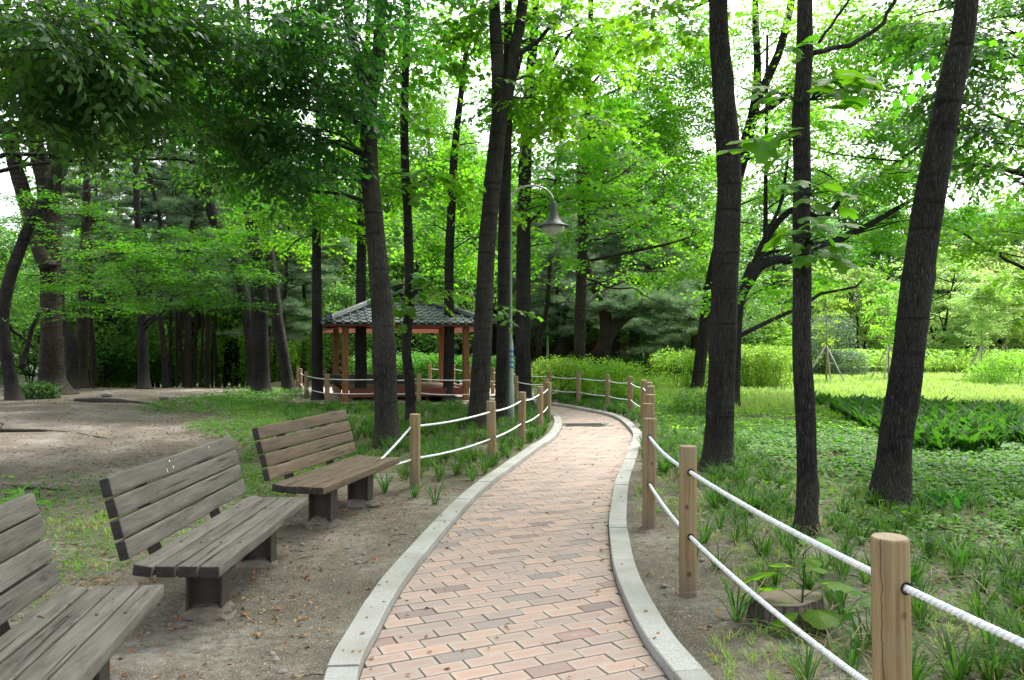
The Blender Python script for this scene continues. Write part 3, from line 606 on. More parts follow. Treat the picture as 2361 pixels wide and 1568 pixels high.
# ------------------------------------------------------------------ pavilion
def build_pavilion():
    th = R(17); t = thing('tiled_pavilion', 'open wooden pavilion with grey tiled pyramid roof behind the trees', 'pavilion', (-3.25, 22.2, .05), th); z = 0
    ze, za, E, h = 2.05, 2.90, 2.10, 1.60
    pm = box_me('post', (-.08, .08, -.08, .08, 0, 1.965), .012, 2)
    for sx in (-1, 1):
        for sy in (-1, 1): link('post', pm, M['timber'], t, (sx*h, sy*h, 0))
    bw = box_me('beam', (-h-.3, h+.3, -.045, .045, 0, .06), .006)
    for s in (-1, 1):
        link('beam', bw, M['red_beam'], t, (0, s*h, 1.97)); link('beam', bw, M['red_beam'], t, (s*h, 0, 1.967), (0, 0, PI/2))
    # fascia and eave board
    for k in range(4):
        Mx = Matrix.Rotation(k*PI/2, 4, 'Z')
        o = link('fascia', prism_me('fascia', [(-E+.03, ze-.075), (-E+.03, ze-.005), (-E+.055, ze-.005), (-E+.055, ze-.075)], -E+.06, E-.06, 'X'), M['red_beam'], t)
        o.data.transform(Matrix.Identity(4)); o.matrix_local = Mx
        # soffit panel (salmon), sloping up inside
        zo = ze-(.06 if k == 0 else .20); V = [(-E+.07, -E+.06, zo), (E-.07, -E+.06, zo), (.05, -.05, ze+.5), (-.05, -.05, ze+.5)]
        V2 = [(x, y, z_+.02) for x, y, z_ in V]; me = bpy.data.meshes.new('soffit'); me.from_pydata(V+V2, [], [(3, 2, 1, 0), (4, 5, 6, 7), (0, 1, 5, 4), (1, 2, 6, 5), (2, 3, 7, 6), (3, 0, 4, 7)])
        o = link('soffit', me, M['soffit'], t); o.matrix_local = Mx
        # flat roof base under tiles
        sl = (za-ze)/E; V = [(-E, -E, ze-.004), (E, -E, ze-.004), (0, 0, za-.004)]; V2 = [(-E+.02, -E+.02, ze-.03), (E-.02, -E+.02, ze-.03), (0, 0, za-.04)]
        me = bpy.data.meshes.new('roof_deck'); me.from_pydata(V+V2, [], [(0, 1, 2), (5, 4, 3), (0, 3, 4, 1), (1, 4, 5, 2), (2, 5, 3, 0)]); o = link('roof_deck', me, M['tile_edge'], t); o.matrix_local = Mx
        rl = [(x, y) for x, y in ((-E+.04, -.045), (0, -.045), (0, .0), (-E+.04, .0))]
        # hip rafter
        Vr, Tr = sweep([(-E+.1, -E+.1, ze-.07), (-.2, -.2, za-.16)], .06, 4); mb = MB(); mb.add(Vr, Tr); o = mb.build('hip_rafter', M['red_beam'], t); o.matrix_local = Mx
    # tiles
    slope = math.atan2(za-ze, E); SL = E/math.cos(slope); rows = 10; rl = SL/rows; tw = .212
    xs = [-.106, -.045, -.02, .02, .045, .106]; zs = [0, 0, .034, .034, 0, 0]
    def tile(end=False):
        V = []; 
        for y, lift in ((0, .028), (rl*1.12, .004)):
            for x, zz in zip(xs, zs): V.append((x*.985, y, zz+lift))
        for x, zz in zip(xs, zs): V.append((x*.985, 0, zz+(.012 if not end else -.01)))
        for x, zz in zip(xs, zs): V.append((x*.985, rl*1.12, zz-.012))
        F = [(i, i+1, 7+i, 6+i) for i in range(5)]+[(12+i, 13+i, 1+i, i) for i in range(5)]
        me = bpy.data.meshes.new('roof_tile'); me.from_pydata(V, [], F); me.materials.append(M['roof_tile']); me.materials.append(M['tile_edge'])
        me.polygons.foreach_set('material_index', [0]*5+[1]*5); me.update(); return me
    tm, te = tile(), tile(True)
    med = lathe_me('end_cap', [(.0001, 0), (.012, -.006), (.014, 0), (.030, 0), (.034, -.006), (.038, 0), (.038, .016), (.0001, .016)], 10, False)
    for k in range(4):
        Mx = Matrix.Rotation(k*PI/2, 4, 'Z') @ Matrix.Translation((0, -E-.03, ze)) @ Matrix.Rotation(slope, 4, 'X'); back = (k == 2); mb = MB()
        for r in range(rows):
            y = r*rl; half = E-(y+rl*.4)*math.cos(slope); nx = int(half/tw+.5)
            for i in range(-nx, nx+1):
                x = i*tw+(tw/2 if r % 2 and False else 0)
                if abs(x) > half+.02: continue
                if back:
                    V = np.array([v.co for v in tm.vertices]); V = V+np.array([x, y, 0]); V = np.array([tuple(Mx @ Vector(v)) for v in V]); F = np.array([tuple(p.vertices) for p in tm.polygons]); mb.add(V, F); continue
                o = link('roof_tile', te if r == 0 else tm, None, t); o.matrix_local = Mx @ Matrix.Translation((x, y, random.uniform(-.002, .003))) @ Matrix.Rotation(random.gauss(0, .012), 4, 'Z')
        if back: setp(mb.build('roof_tiling', M['roof_tile'], t), kind='stuff')
        Me = Matrix.Rotation(k*PI/2, 4, 'Z')
        if k != 2:
            for i in range(-9, 10):
                o = link('end_cap', med, M['medallion'], t); o.matrix_local = Me @ Matrix.Translation((i*tw, -E-.036, ze+.01)) @ Matrix.Rotation(PI/2, 4, 'X') @ Matrix.Rotation(PI, 4, 'X')
        # hip ridge: three stepped courses and a ribbed cap
        a = Vector((-E+.06, -E+.06, ze+.05)); b = Vector((-.08, -.08, za+.03)); d = (b-a); L = d.length; q = Matrix.Rotation(math.atan2(d.y, d.x), 4, 'Z') @ Matrix.Rotation(-math.asin(d.z/L), 4, 'Y')
        for w, z0, z1 in ((.10, -.02, .025), (.085, .029, .05), (.07, .054, .078)):
            o = link('ridge_course', box_me('ridge_course', (0, L, -w, w, z0, z1), .006), M['tile_edge' if z0 < 0 else 'roof_tile'], t); o.matrix_local = Me @ Matrix.Translation(a) @ q
        rc = prism_me('ridge_cap', [(.062*math.cos(u), .082+.05*math.sin(u)) for u in np.linspace(0, PI, 9)], 0, .222, 'X', 0)
        for i in range(int(L/.23)):
            o = link('ridge_cap', rc, M['roof_tile'], t); o.matrix_local = Me @ Matrix.Translation(a) @ q @ Matrix.Translation((.02+i*.23, 0, .0)) @ Matrix.Diagonal((1, 1, 1, 1))
        # end ornament
        pr = [(-.10, -.05), (.10, -.05), (.115, .06), (.09, .17), (.045, .215), (-.045, .215), (-.09, .17), (-.115, .06)]
        o = link('ridge_ornament', prism_me('ridge_ornament', pr, -.03, .005, 'X', .004), M['tile_edge'], t); o.matrix_local = Me @ Matrix.Translation(a) @ Matrix.Rotation(R(45), 4, 'Z')
        mb2 = MB()
        for j in range(3):
            pts = [(-.034, .055*math.sin(u*1.0)*math.cos(j*2.09+u*1.4)*(.3+u/3), .09+.055*math.sin(j*2.09+u*1.4)*(.3+u/3)) for u in np.linspace(.2, 2.6, 9)]; V, T = sweep(pts, np.linspace(.012, .004, 9), 5); mb2.add(V, T)
        pts = [(-.033, .075*math.cos(u), .09+.075*math.sin(u)) for u in np.linspace(0, 2*PI, 17)]; V, T = sweep(pts, .006, 4, False); mb2.add(V, T)
        s_ = mb2.build('swirl_relief', M['medallion'], o)
        # curved eave cover beneath the ornament
        o = link('corner_tile', prism_me('corner_tile', [(.11*math.cos(u), .05*math.sin(u)-.02) for u in np.linspace(0, PI, 9)], -.16, .05, 'X'), M['tile_edge'], t); o.matrix_local = Me @ Matrix.Translation(a) @ Matrix.Rotation(R(45), 4, 'Z')
    # finial: small boxed cap
    f = link('finial', lathe_me('finial', [(.16, -.02), (.15, .05), (.10, .07), (.10, .18), (.0001, .18)], 8, False), M['tile_edge'], t, (0, 0, za))
    link('finial_band', box_me('finial_band', (-.13, .13, -.13, .13, .181, .30), .004), M['black'], f); link('finial_rim', box_me('finial_rim', (-.15, .15, -.15, .15, .301, .325), .004), M['orange'], f)
    link('finial_cap', lathe_me('finial_cap', [(.24, .326), (.23, .35), (.14, .40), (.0001, .42)], 4, False), M['white'], f, None, (0, 0, PI/4))
    # floor bench of planks with apron
    for i in range(12):
        w = 2*h/12; link('floor_plank', box_me('floor_plank', (-h+.1, h-.1, -h+i*w+.004, -h+(i+1)*w-.004, .30, .332), .003), M['bench_wood_brown'] if i % 3 else M['red_beam'], t)
    for k in range(4):
        o = link('apron', box_me('apron', (-h+.09, h-.09, -h-.115, -h-.091, .13, .335), .004), M['red_beam' if k else 'red_beam'], t); o.matrix_local = Matrix.Rotation(k*PI/2, 4, 'Z')
    lg = box_me('floor_leg', (-.05, .05, -.05, .05, 0, .295), .004)
    for x in (-.6, .6):
        for y in (-1.3, 0, 1.3): link('floor_leg', lg, M['red_beam'], t, (x, y, 0))
build_pavilion()
# boulders behind the pavilion
sides = ['leftmost', 'second from the left', 'third from the left', 'fourth from the left', 'fifth from the left', 'rightmost']
for i, sx in enumerate((1652, 1690, 1725, 1765, 1812, 1850)):
    bm = bmesh.new(); bmesh.ops.create_icosphere(bm, subdivisions=3, radius=1); k = i*3.7
    for v in bm.verts: q = 1+.22*noise.noise(v.co*1.3+Vector((k, 0, 0)))+.06*noise.noise(v.co*4+Vector((0, k, 0))); v.co = Vector((v.co.x*.19*q, v.co.y*.17*q, v.co.z*.155*q))
    me = bpy.data.meshes.new('boulder'); bm.to_mesh(me); bm.free(); me.polygons.foreach_set('use_smooth', [True]*len(me.polygons))
    p = S(sx, 1560, 25.3); o = link('boulder', me, M['stone'], None, (p.x, 25.3+random.uniform(-.1, .1), .14)); setp(o, f'rounded grey boulder behind the pavilion floor, {sides[i]} of the six', 'boulder', 'boulders edging the sandy square')

# ------------------------------------------------------------------ lamps
def lamp(label, loc, rz, H=4.35, reach=.88, bands=False, group='curved arm park lamps'):
    t = thing('park_lamp', label, 'street lamp', loc, rz, group)
    po = link('pole', lathe_me('pole', [(.075, -.1), (.075, .75), (.06, .8), (.055, 1.6), (.034, 1.7), (.030, H-.15), (.045, H-.13), (.045, H-.05), (.0001, H)], 18), M['lamp_pole'], t)
    link('base_flange', lathe_me('base_flange', [(.13, -.02), (.13, .02), (.08, .035)], 18), M['lamp_pole'], t)
    r = reach/2; pts = [(0, 0, H-.25), (.01, 0, H-.05)]+[(r-r*math.cos(u), 0, H+.0+r*.75*math.sin(u)) for u in np.linspace(.2, PI*.97, 16)]
    V, T = sweep(pts, .022, 10); mb = MB(); mb.add(V, T); mb.build('arm', M['steel'], t, True)
    hx, hz = reach, H-.04
    link('lamp_shade', lathe_me('lamp_shade', [(.024, .02), (.045, .0), (.055, -.04), (.052, -.075), (.06, -.085), (.055, -.11), (.07, -.2), (.10, -.28), (.16, -.36), (.255, -.42), (.262, -.435), (.25, -.445), (.19, -.44), (.10, -.30), (.03, -.25)], 28), M['lamp_grey'], t, (hx, 0, hz+.03)).scale = (1.22, 1.22, 1.12)
    link('glass_bowl', lathe_me('glass_bowl', [(.185, -.44), (.188, -.47), (.165, -.53), (.11, -.575), (.05, -.59), (.0001, -.592)], 24), M['lamp_glass'], t, (hx, 0, hz+.03)).scale = (1.22, 1.22, 1.12)
    link('bulb', lathe_me('bulb', [(.03, -.36), (.035, -.42), (.035, -.53), (.02, -.55), (.0001, -.552)], 12), M['bulb'], t, (hx, 0, hz))
    if bands:
        for z_ in (1.10, 1.20, 1.31, 1.42): link('blue_band', lathe_me('blue_band', [(.062, z_), (.064, z_), (.064, z_+.05), (.062, z_+.05)], 18), M['blue'], t)
    return t
lamp('curved arm lamp with blue bands on its pole beside the left fence', (-.03, 15.6, 0), R(2), 4.42, .86, True)
p = S(2190, 1560, 46); lamp('distant curved arm lamp seen under the pine trees', (p.x, 46, -.1), 0, 4.35, .86)
def sq_lamp():
    p = P(1960, 800, 45); t = thing('park_lamp', 'tall straight park lamp with side shade beyond the meadow', 'street lamp', (p.x, 45, 0))
    link('pole', lathe_me('pole', [(.09, 0), (.085, 2.5), (.07, 2.6), (.065, 4.75), (.08, 4.76), (.08, 4.88), (.0001, 4.9)], 14), M['lamp_pole'], t)
    link('lamp_shade', lathe_me('lamp_shade', [(.03, 3.95), (.12, 3.9), (.40, 3.66), (.38, 3.64), (.2, 3.6), (.14, 3.35), (.0001, 3.33)], 16), M['lamp_grey'], t, (.36, 0, 0)); V, T = sweep([(0, 0, 3.9), (.2, 0, 3.97), (.36, 0, 3.93)], .02, 6); mb = MB(); mb.add(V, T); mb.build('arm', M['steel'], t)
sq_lamp()

# ------------------------------------------------------------------ far buildings, cars, small things
def building():
    Y0 = 58; x0 = P(560, 0, Y0).x; x1 = P(1700, 0, Y0).x; t = thing('brick_building', 'red brick building with white band behind the trees', 'building', ((x0+x1)/2, Y0, 0)); hw = (x1-x0)/2
    def zz(vy): return H0-(vy-YH)/FV*Y0
    link('wall', box_me('wall', (-hw, hw, .3, 8, -.5, 9)), M['brickwall'], t)
    link('white_band', box_me('white_band', (-hw-.05, P(1240, 0, Y0).x-t.location.x, 0, .3, zz(803), zz(790))), M['white'], t)
    bx = [P(v, 0, Y0).x-t.location.x for v in (1270, 1480)]
    link('brown_band', box_me('brown_band', (bx[0], bx[1], .05, .3, zz(810), zz(770))), M['brown_band'], t)
    xs = np.arange(-hw+1.5, hw-1.5, 3.4)
    fr = box_me('window', (0, 2.4, .2, .34, 0, 1.1)); pn = box_me('pane', (0, 1.1, .15, .199, 0, .94))
    for lvl in (zz(833), zz(745), zz(650)):
        for x in xs:
            w = link('window', fr, M['lamp_pole'], t, (x, 0, lvl))
            for a in (.06, 1.22): link('pane', pn, M['window'], w, (a, 0, .08))
building()
def far_wall():
    p0 = P(40, 0, 46); p1 = P(160, 0, 46); t = thing('parking_building', 'low pale building with white canopy behind the far left trees', 'building', ((p0.x+p1.x)/2, 46, -.9))
    hw = (p1.x-p0.x)/2+2; link('wall', box_me('wall', (-hw, hw, .5, 4, 0, 2.2)), M['pale_wall'], t); link('canopy', box_me('canopy', (-hw-.3, hw+.3, -1, 4.2, 1.15, 1.55)), M['white'], t)
    for x in np.linspace(-hw, hw, 5): link('column', box_me('column', (-.12, .12, -.9, -.66, 0, 1.15)), M['white'], t, (float(x), 0, 0))
far_wall()
def car(name, label, loc, rz, paint, van=False):
    t = thing(name, label, 'car', loc, rz)
    side = [(-2.2, .35), (-2.25, .8), (-2.0, .95), (-1.2, 1.0), (-.6, 1.42), (.9, 1.45), (1.6, 1.0), (2.15, .92), (2.25, .6), (2.2, .3)] if not van else [(-2.3, .35), (-2.35, 1.0), (-1.8, 1.15), (-1.2, 1.75), (-.9, 1.85), (2.2, 1.85), (2.3, 1.6), (2.35, .35)]
    link('body', prism_me('body', side, -.86, .86, 'Y', .05), M[paint], t)
    gl = [(-1.1, 1.02), (-.58, 1.36), (.85, 1.38), (1.4, 1.02)] if not van else [(-1.6, 1.2), (-1.05, 1.72), (2.0, 1.72), (2.0, 1.15)]
    for s in (-1, 1): link('side_window', prism_me('side_window', gl, s*.864, s*.874), M['window'], t)
    wm = lathe_me('wheel', [(.0001, .02), (.2, .02), (.21, 0), (.31, 0), (.33, .05), (.33, .17), (.31, .2), (.0001, .2)], 20, False)
    for x in (-1.4, 1.4):
        for s in (-1, 1):
            w = link('wheel', wm, M['rubber'], t, (x, s*.88, .33), (s*PI/2, 0, 0)); link('hubcap', lathe_me('hubcap', [(.0001, .005), (.17, .005), (.19, .018)], 14), M['steel'], w)
    for s in (-1, 1): link('headlight', box_me('headlight', (-2.27, -2.2, s*.6-.18, s*.6+.18, .62, .78), .01), M['white'], t)
p = P(20, 0, 36); car('parked_car', 'silver car parked behind the trunks at the far left edge', (p.x, 36, -.85), R(15), 'car_silver')
p = P(190, 0, 38); car('parked_car', 'dark van parked behind the big flared trunk', (p.x, 38, -.85), R(4), 'car_dark', True)
t = thing('notice_board', 'dark narrow board on a post under the leaning pines', 'sign', (*S(2460, 0, 44).xy, 0)); link('pole', lathe_me('pole', [(.06, 0), (.06, 2.7), (.0001, 2.72)], 8), M['black'], t); link('board', box_me('board', (-.28, .28, -.14, -.08, .75, 2.2), .02), M['black'], t)
t = thing('orange_sign', 'small orange board standing beyond the meadow weeds', 'sign', (*S(3465, 0, 46).xy, 0)); link('board', box_me('board', (-.22, .22, -.02, .02, .2, .95), .01), M['orange'], t); link('stake', box_me('stake', (.23, .29, -.03, .03, -.1, 1.0)), M['black'], t)
def exercise():
    p = S(2595, 1440, 50); t = thing('exercise_bars', 'white tubular arch of exercise bars beyond the dark hedge', 'exercise equipment', (p.x, 50, 0))
    for dx in (0, .42): 
        V, T = sweep([(dx-.35, 0, 0), (dx-.35, 0, .9)]+[(dx-.35*math.cos(u), 0, .9+.35*math.sin(u)) for u in np.linspace(0, PI, 8)]+[(dx+.35, 0, 0)], .035, 6); mb = MB(); mb.add(V, T); mb.build('hoop', M['white'], t, True)
    V, T = sweep([(-.35, 0, .3), (.75, 0, .3)], .03, 6); mb = MB(); mb.add(V, T); mb.build('rail', M['white'], t, True)
    p = S(2650, 1440, 52); t = thing('waste_bin', 'pale bin with green panel beyond the dark hedge', 'bin', (p.x, 52, 0)); link('body', box_me('body', (-.55, .75, -.3, .3, 0, 1.05), .04), M['white'], t); link('panel', box_me('panel', (-.15, .25, -.33, -.302, .1, .95), .01), M['green_sign'], t); link('lid', box_me('lid', (-.6, .8, -.34, .34, 1.052, 1.12), .02), M['lamp_grey'], t)
exercise()
def person():
    p = S(3417, 1430, 42); base = Vector((p.x, 42, 0)); t = thing('person', 'person in a white cap and pale shirt sitting beyond the meadow', 'person', tuple(base), R(20))
    J = {'pel': (0, 0, .38, .15), 'spn': (0, -.03, .58, .13), 'chs': (0, -.02, .74, .15), 'nck': (0, -.01, .86, .055), 'hd': (0, 0, .93, .085), 'top': (0, .0, 1.02, .09), 'sl': (.17, -.02, .80, .06), 'el': (.24, -.1, .58, .045), 'wl': (.15, -.3, .5, .035), 'sr': (-.17, -.02, .80, .06), 'er': (-.24, -.1, .58, .045), 'wr': (-.15, -.3, .5, .035), 'kl': (.12, -.42, .42, .07), 'al': (.12, -.45, .06, .045), 'fl': (.12, -.6, .03, .04), 'kr': (-.12, -.42, .42, .07), 'ar': (-.12, -.45, .06, .045), 'fr': (-.12, -.6, .03, .04)}
    E_ = [('pel', 'spn'), ('spn', 'chs'), ('chs', 'nck'), ('nck', 'hd'), ('hd', 'top'), ('chs', 'sl'), ('sl', 'el'), ('el', 'wl'), ('chs', 'sr'), ('sr', 'er'), ('er', 'wr'), ('pel', 'kl'), ('kl', 'al'), ('al', 'fl'), ('pel', 'kr'), ('kr', 'ar'), ('ar', 'fr')]; ks = list(J)
    me = bpy.data.meshes.new('body'); me.from_pydata([J[k][:3] for k in ks], [(ks.index(a), ks.index(b)) for a, b in E_], []); me.materials.append(M['cloth_white']); o = link('body', me, None, t)
    sk = o.modifiers.new('skin', 'SKIN'); ss = o.modifiers.new('sub', 'SUBSURF'); ss.levels = 2; ss.render_levels = 2
    for k, v in zip(ks, me.skin_vertices[0].data): v.radius = (J[k][3], J[k][3]); v.use_root = k == 'pel'
    link('head', lathe_me('head', [(.0001, .86), (.05, .88), (.075, .93), (.08, .98), (.07, 1.04), (.0001, 1.08)], 14), M['skin'], t)
    cp = link('cap', lathe_me('cap', [(.098, .985), (.1, 1.02), (.085, 1.07), (.04, 1.1), (.0001, 1.105)], 16), M['cloth_white'], t); link('brim', prism_me('brim', [(.08*math.cos(u), -.08-.09*math.sin(u)) for u in np.linspace(0, PI, 8)], .985, .995, 'Z'), M['cloth_white'], cp)
    s = thing('low_stool', 'small wooden stool under the person in the white cap', 'stool', tuple(base), R(20)); link('seat', box_me('seat', (-.2, .2, -.16, .2, .22, .26), .01), M['stake_brown'], s)
    for sx in (-1, 1):
        for sy in (-1, 1): link('leg', box_me('leg', (-.02, .02, -.02, .02, 0, .22)), M['stake_brown'], s, (sx*.16, .02+sy*.14, 0))
person()
# ================================================================== vegetation
def leaf_shape(kind):
    if kind == 'tulip':      # four-lobed leaf with notched tip
        r = [(.05, 0), (.30, .02), (.46, .24), (.30, .42), (.44, .66), (.27, .92), (.10, .80)]
        pts = r+[(0, .84)]+[(-x, y) for x, y in r[::-1]]; z = [0, -.05, -.10, -.02, -.10, -.12, -.03, -.02]; z = z[:7]+[z[7]]+z[:7][::-1]
        V = [(x, y, q) for (x, y), q in zip(pts, z)]+[(0, .38, .03)]; n = len(pts); T = [(i, (i+1) % n, n) for i in range(n)]
    elif kind == 'star':     # five-lobed, cheaper
        pts = [(.04, 0), (.38, .12), (.2, .3), (.46, .55), (.18, .6), (0, 1), (-.18, .6), (-.46, .55), (-.2, .3), (-.38, .12)]
        V = [(x, y, -.12*abs(x)) for x, y in pts]+[(0, .35, .03)]; n = len(pts); T = [(i, (i+1) % n, n) for i in range(n)]
    elif kind == 'oval':     # pointed oval, folded along the midrib
        V = [(0, 0, 0), (.20, .22, .05), (.255, .45, .04), (0, 1, -.12), (-.255, .45, .04), (-.20, .22, .05), (0, .42, -.03)]; T = [(0, 1, 6), (1, 2, 6), (2, 3, 6), (3, 4, 6), (4, 5, 6), (5, 0, 6)]
    elif kind == 'rhomb':
        V = [(0, 0, 0), (.33, .45, .07), (0, 1, -.04), (-.33, .5, .05)]; T = [(0, 1, 2), (0, 2, 3)]
    elif kind == 'slim':
        V = [(0, 0, 0), (.11, .4, .03), (0, 1, -.12), (-.11, .4, .03)]; T = [(0, 1, 2), (0, 2, 3)]
    elif kind == 'round':
        V = [(.42*math.cos(a)*(1 if abs(math.cos(a)) > .1 else .6), .5+.46*math.sin(a), -.05+.05*math.cos(2*a)) for a in np.linspace(0, 2*PI, 7)[:-1]]+[(0, .45, .04)]; T = [(i, (i+1) % 6, 6) for i in range(6)]
    return np.array(V, float), np.array(T)
def rotz(a): c, s = np.cos(a), np.sin(a); o = np.zeros_like(c); i = np.ones_like(c); return np.stack([np.stack([c, -s, o], -1), np.stack([s, c, o], -1), np.stack([o, o, i], -1)], -2)
def rotx(a): c, s = np.cos(a), np.sin(a); o = np.zeros_like(c); i = np.ones_like(c); return np.stack([np.stack([i, o, o], -1), np.stack([o, c, -s], -1), np.stack([o, s, c], -1)], -2)
def roty(a): c, s = np.cos(a), np.sin(a); o = np.zeros_like(c); i = np.ones_like(c); return np.stack([np.stack([c, o, s], -1), np.stack([o, i, o], -1), np.stack([-s, o, c], -1)], -2)
def stamp(V, T, ids, pos, Rm, sc, a0=None):
    """place N copies of a small mesh; returns verts, tris, per-vertex random by (copy, leaf id)"""
    N_ = len(pos); W_ = np.einsum('nij,vj->nvi', Rm, V)*np.asarray(sc).reshape(-1, 1, 1)+pos[:, None, :]
    F = T[None]+(np.arange(N_)*len(V))[:, None, None]
    nl = ids.max()+1; rr = rng.random((N_, nl)); 
    if a0 is not None: rr = np.clip(a0[:, None]*.6+rr*.4, 0, 1)
    return W_.reshape(-1, 3), F.reshape(-1, 3), rr[:, ids].ravel()
def make_spray(kind, n, L, size, droop=.25, side=1.0, hang=.5, twig=True, seed=0):
    """twig along +X carrying n leaves on both sides"""
    r = np.random.default_rng(seed); lv, lt = leaf_shape(kind); V, T, I = [], [], []; o = 0
    for i in range(n):
        x = L*(.12+.88*(i+.5)/n); sgn = 1 if i % 2 else -1; last = i == n-1
        az = sgn*(R(62)+r.normal(0, .25))*(0 if last else 1); el = -hang*r.uniform(.3, 1.3); s = size*r.uniform(.7, 1.15)
        M_ = rotz(np.array(az-PI/2)) @ rotx(np.array(el)) @ roty(np.array(r.normal(0, .35)))
        base = np.array([x, sgn*.01+side*r.normal(0, .02), -droop*x*x+r.normal(0, .02)]); d = M_ @ np.array([0, 1, 0]); base = base+d*size*.25
        V.append(lv @ M_.T*s+base); T.append(lt+o); I.append(np.full(len(lv), i)); o += len(lv)
    if twig:
        tv, tt = sweep([(x, 0, -droop*x*x) for x in np.linspace(0, L, 4)], np.linspace(.006, .0025, 4), 3, False); V.append(tv); T.append(tt+o); I.append(np.full(len(tv), n))
    return np.concatenate(V), np.concatenate(T), np.concatenate(I)
SPR = {'tulip': [make_spray('tulip', 9, .75, .125, .2, hang=.5, seed=s) for s in range(4)],
       'tulipfar': [make_spray('star', 13, .85, .118, .2, hang=.45, twig=False, seed=s+10) for s in range(4)],
       'ash': [make_spray('oval', 18, .75, .112, .34, hang=.6, seed=s+20) for s in range(4)],
       'maple': [make_spray('star', 22, .75, .062, .10, hang=.22, side=3.0, twig=False, seed=s+30) for s in range(4)],
       'willow': [make_spray('slim', 22, 1.0, .15, .55, hang=1.1, twig=False, seed=s+40) for s in range(3)],
       'small': [make_spray('rhomb', 16, .5, .095, .1, hang=.4, side=2.0, twig=False, seed=s+50) for s in range(4)]}
def blob_sprays(c, rad, n, kind, sub=None, flat=False, sc=1.0, out_from=None):
    """sprays clumped around sub-centres inside an ellipsoid"""
    c = np.array(c, float); rad = np.array(rad, float); ns = sub or max(3, n//14)
    u = rng.normal(size=(ns, 3)); u /= np.linalg.norm(u, axis=1)[:, None]; sc_ = c+u*rad*(rng.random((ns, 1))**.45)
    k = rng.integers(0, ns, n); g = rng.normal(size=(n, 3))*rad*np.array([.24, .24, .16 if flat else .12])
    pos = sc_[k]+g
    ctr = c if out_from is None else np.array(out_from)
    d = pos-ctr; az = np.arctan2(d[:, 1], d[:, 0])+rng.normal(0, .8, n); tilt = rng.normal(0, .12 if flat else .3, n)+(0 if flat else .1)
    Rm = rotz(az) @ roty(tilt) @ rotx(rng.normal(0, .12 if flat else .3, n)); a0 = np.clip(rng.random(ns), 0, 1)[k]
    out = []; vs = SPR[kind]; which = rng.integers(0, len(vs), n)
    for w, (V, T, I) in enumerate(vs):
        m = which == w
        if m.any(): out.append(stamp(V, T, I, pos[m], Rm[m], rng.uniform(.8, 1.2, m.sum())*sc, a0[m]))
    return out, sc_
def merge(parts):
    V, T, A = [], [], []; o = 0
    for v, t, a in parts: V.append(v); T.append(t+o); A.append(a); o += len(v)
    return np.concatenate(V), np.concatenate(T), np.concatenate(A)
def bark_r(seed, amp=.05, knots=5):
    r = random.Random(seed); kn = [(r.random(), r.random()*2*PI, r.uniform(.5, 1)) for _ in range(knots)]
    rings = [(r.random(), r.uniform(.3, 1), r.random()*6.28) for _ in range(int(knots*1.6))]
    def f(s, a):
        q = 1+amp*.5*np.sin(2*a+seed+s*9)+amp*.4*np.sin(3*a+seed*2-s*23)+amp*.25*np.sin(s*61+seed)*np.ones_like(a)+amp*.25*np.sin(5*a+s*37)
        for ks, kw, ka in rings: q = q+amp*.75*kw*np.exp(-((s-ks+.003*np.cos(a-ka))/.0045)**2)
        for ks, ka, kw in kn:
            da = np.angle(np.exp(1j*(a-ka))); q = q+amp*3.2*kw*np.exp(-((s-ks)/.009)**2)*np.exp(-(da/.5)**2)-amp*1.6*kw*np.exp(-((s-ks)/.0035)**2)*np.exp(-(da/.3)**2)
        return q
    return f
def stem_world(pts, D, ztop=None, dD=0.0):
    """pts: (vx, vy, width px) from the base upward"""
    out = []; n = len(pts)
    for i, (vx, vy, w) in enumerate(pts):
        d = D+dD*i/max(n-1, 1); p = P(vx, vy, d); out.append((p.x, p.y, p.z, w/2/FV*d))
    if ztop is not None:
        a, b = np.array(out[-2]), np.array(out[-1]); dz = ztop-b[2]; k = dz/max(b[2]-a[2], .3); q = b.copy(); q[:2] += np.clip((b-a)[:2]*k*.6, -1.2, 1.2); q[2] = ztop; q[3] = b[3]*.45; out.append(tuple(q))
    return np.array(out)
def limb(a, b, r0, r1, seed, bow=.12, n=9):
    r = random.Random(seed); a, b = np.array(a), np.array(b); L = np.linalg.norm(b-a); t = np.linspace(0, 1, n)[:, None]
    off = np.array([r.gauss(0, 1), r.gauss(0, 1), r.gauss(.6, .5)])*L*bow; w = np.cumsum(np.random.default_rng(seed).normal(0, L*.02, (n, 3)), axis=0); w -= t*w[-1]
    return a+(b-a)*t+off*np.sin(t*PI)+w*np.sin(t*PI), np.linspace(r0, r1, n)
TREES = 0; DENS = {'ash': .58, 'tulipfar': 1.12, 'tulip': .9, 'maple': .75}
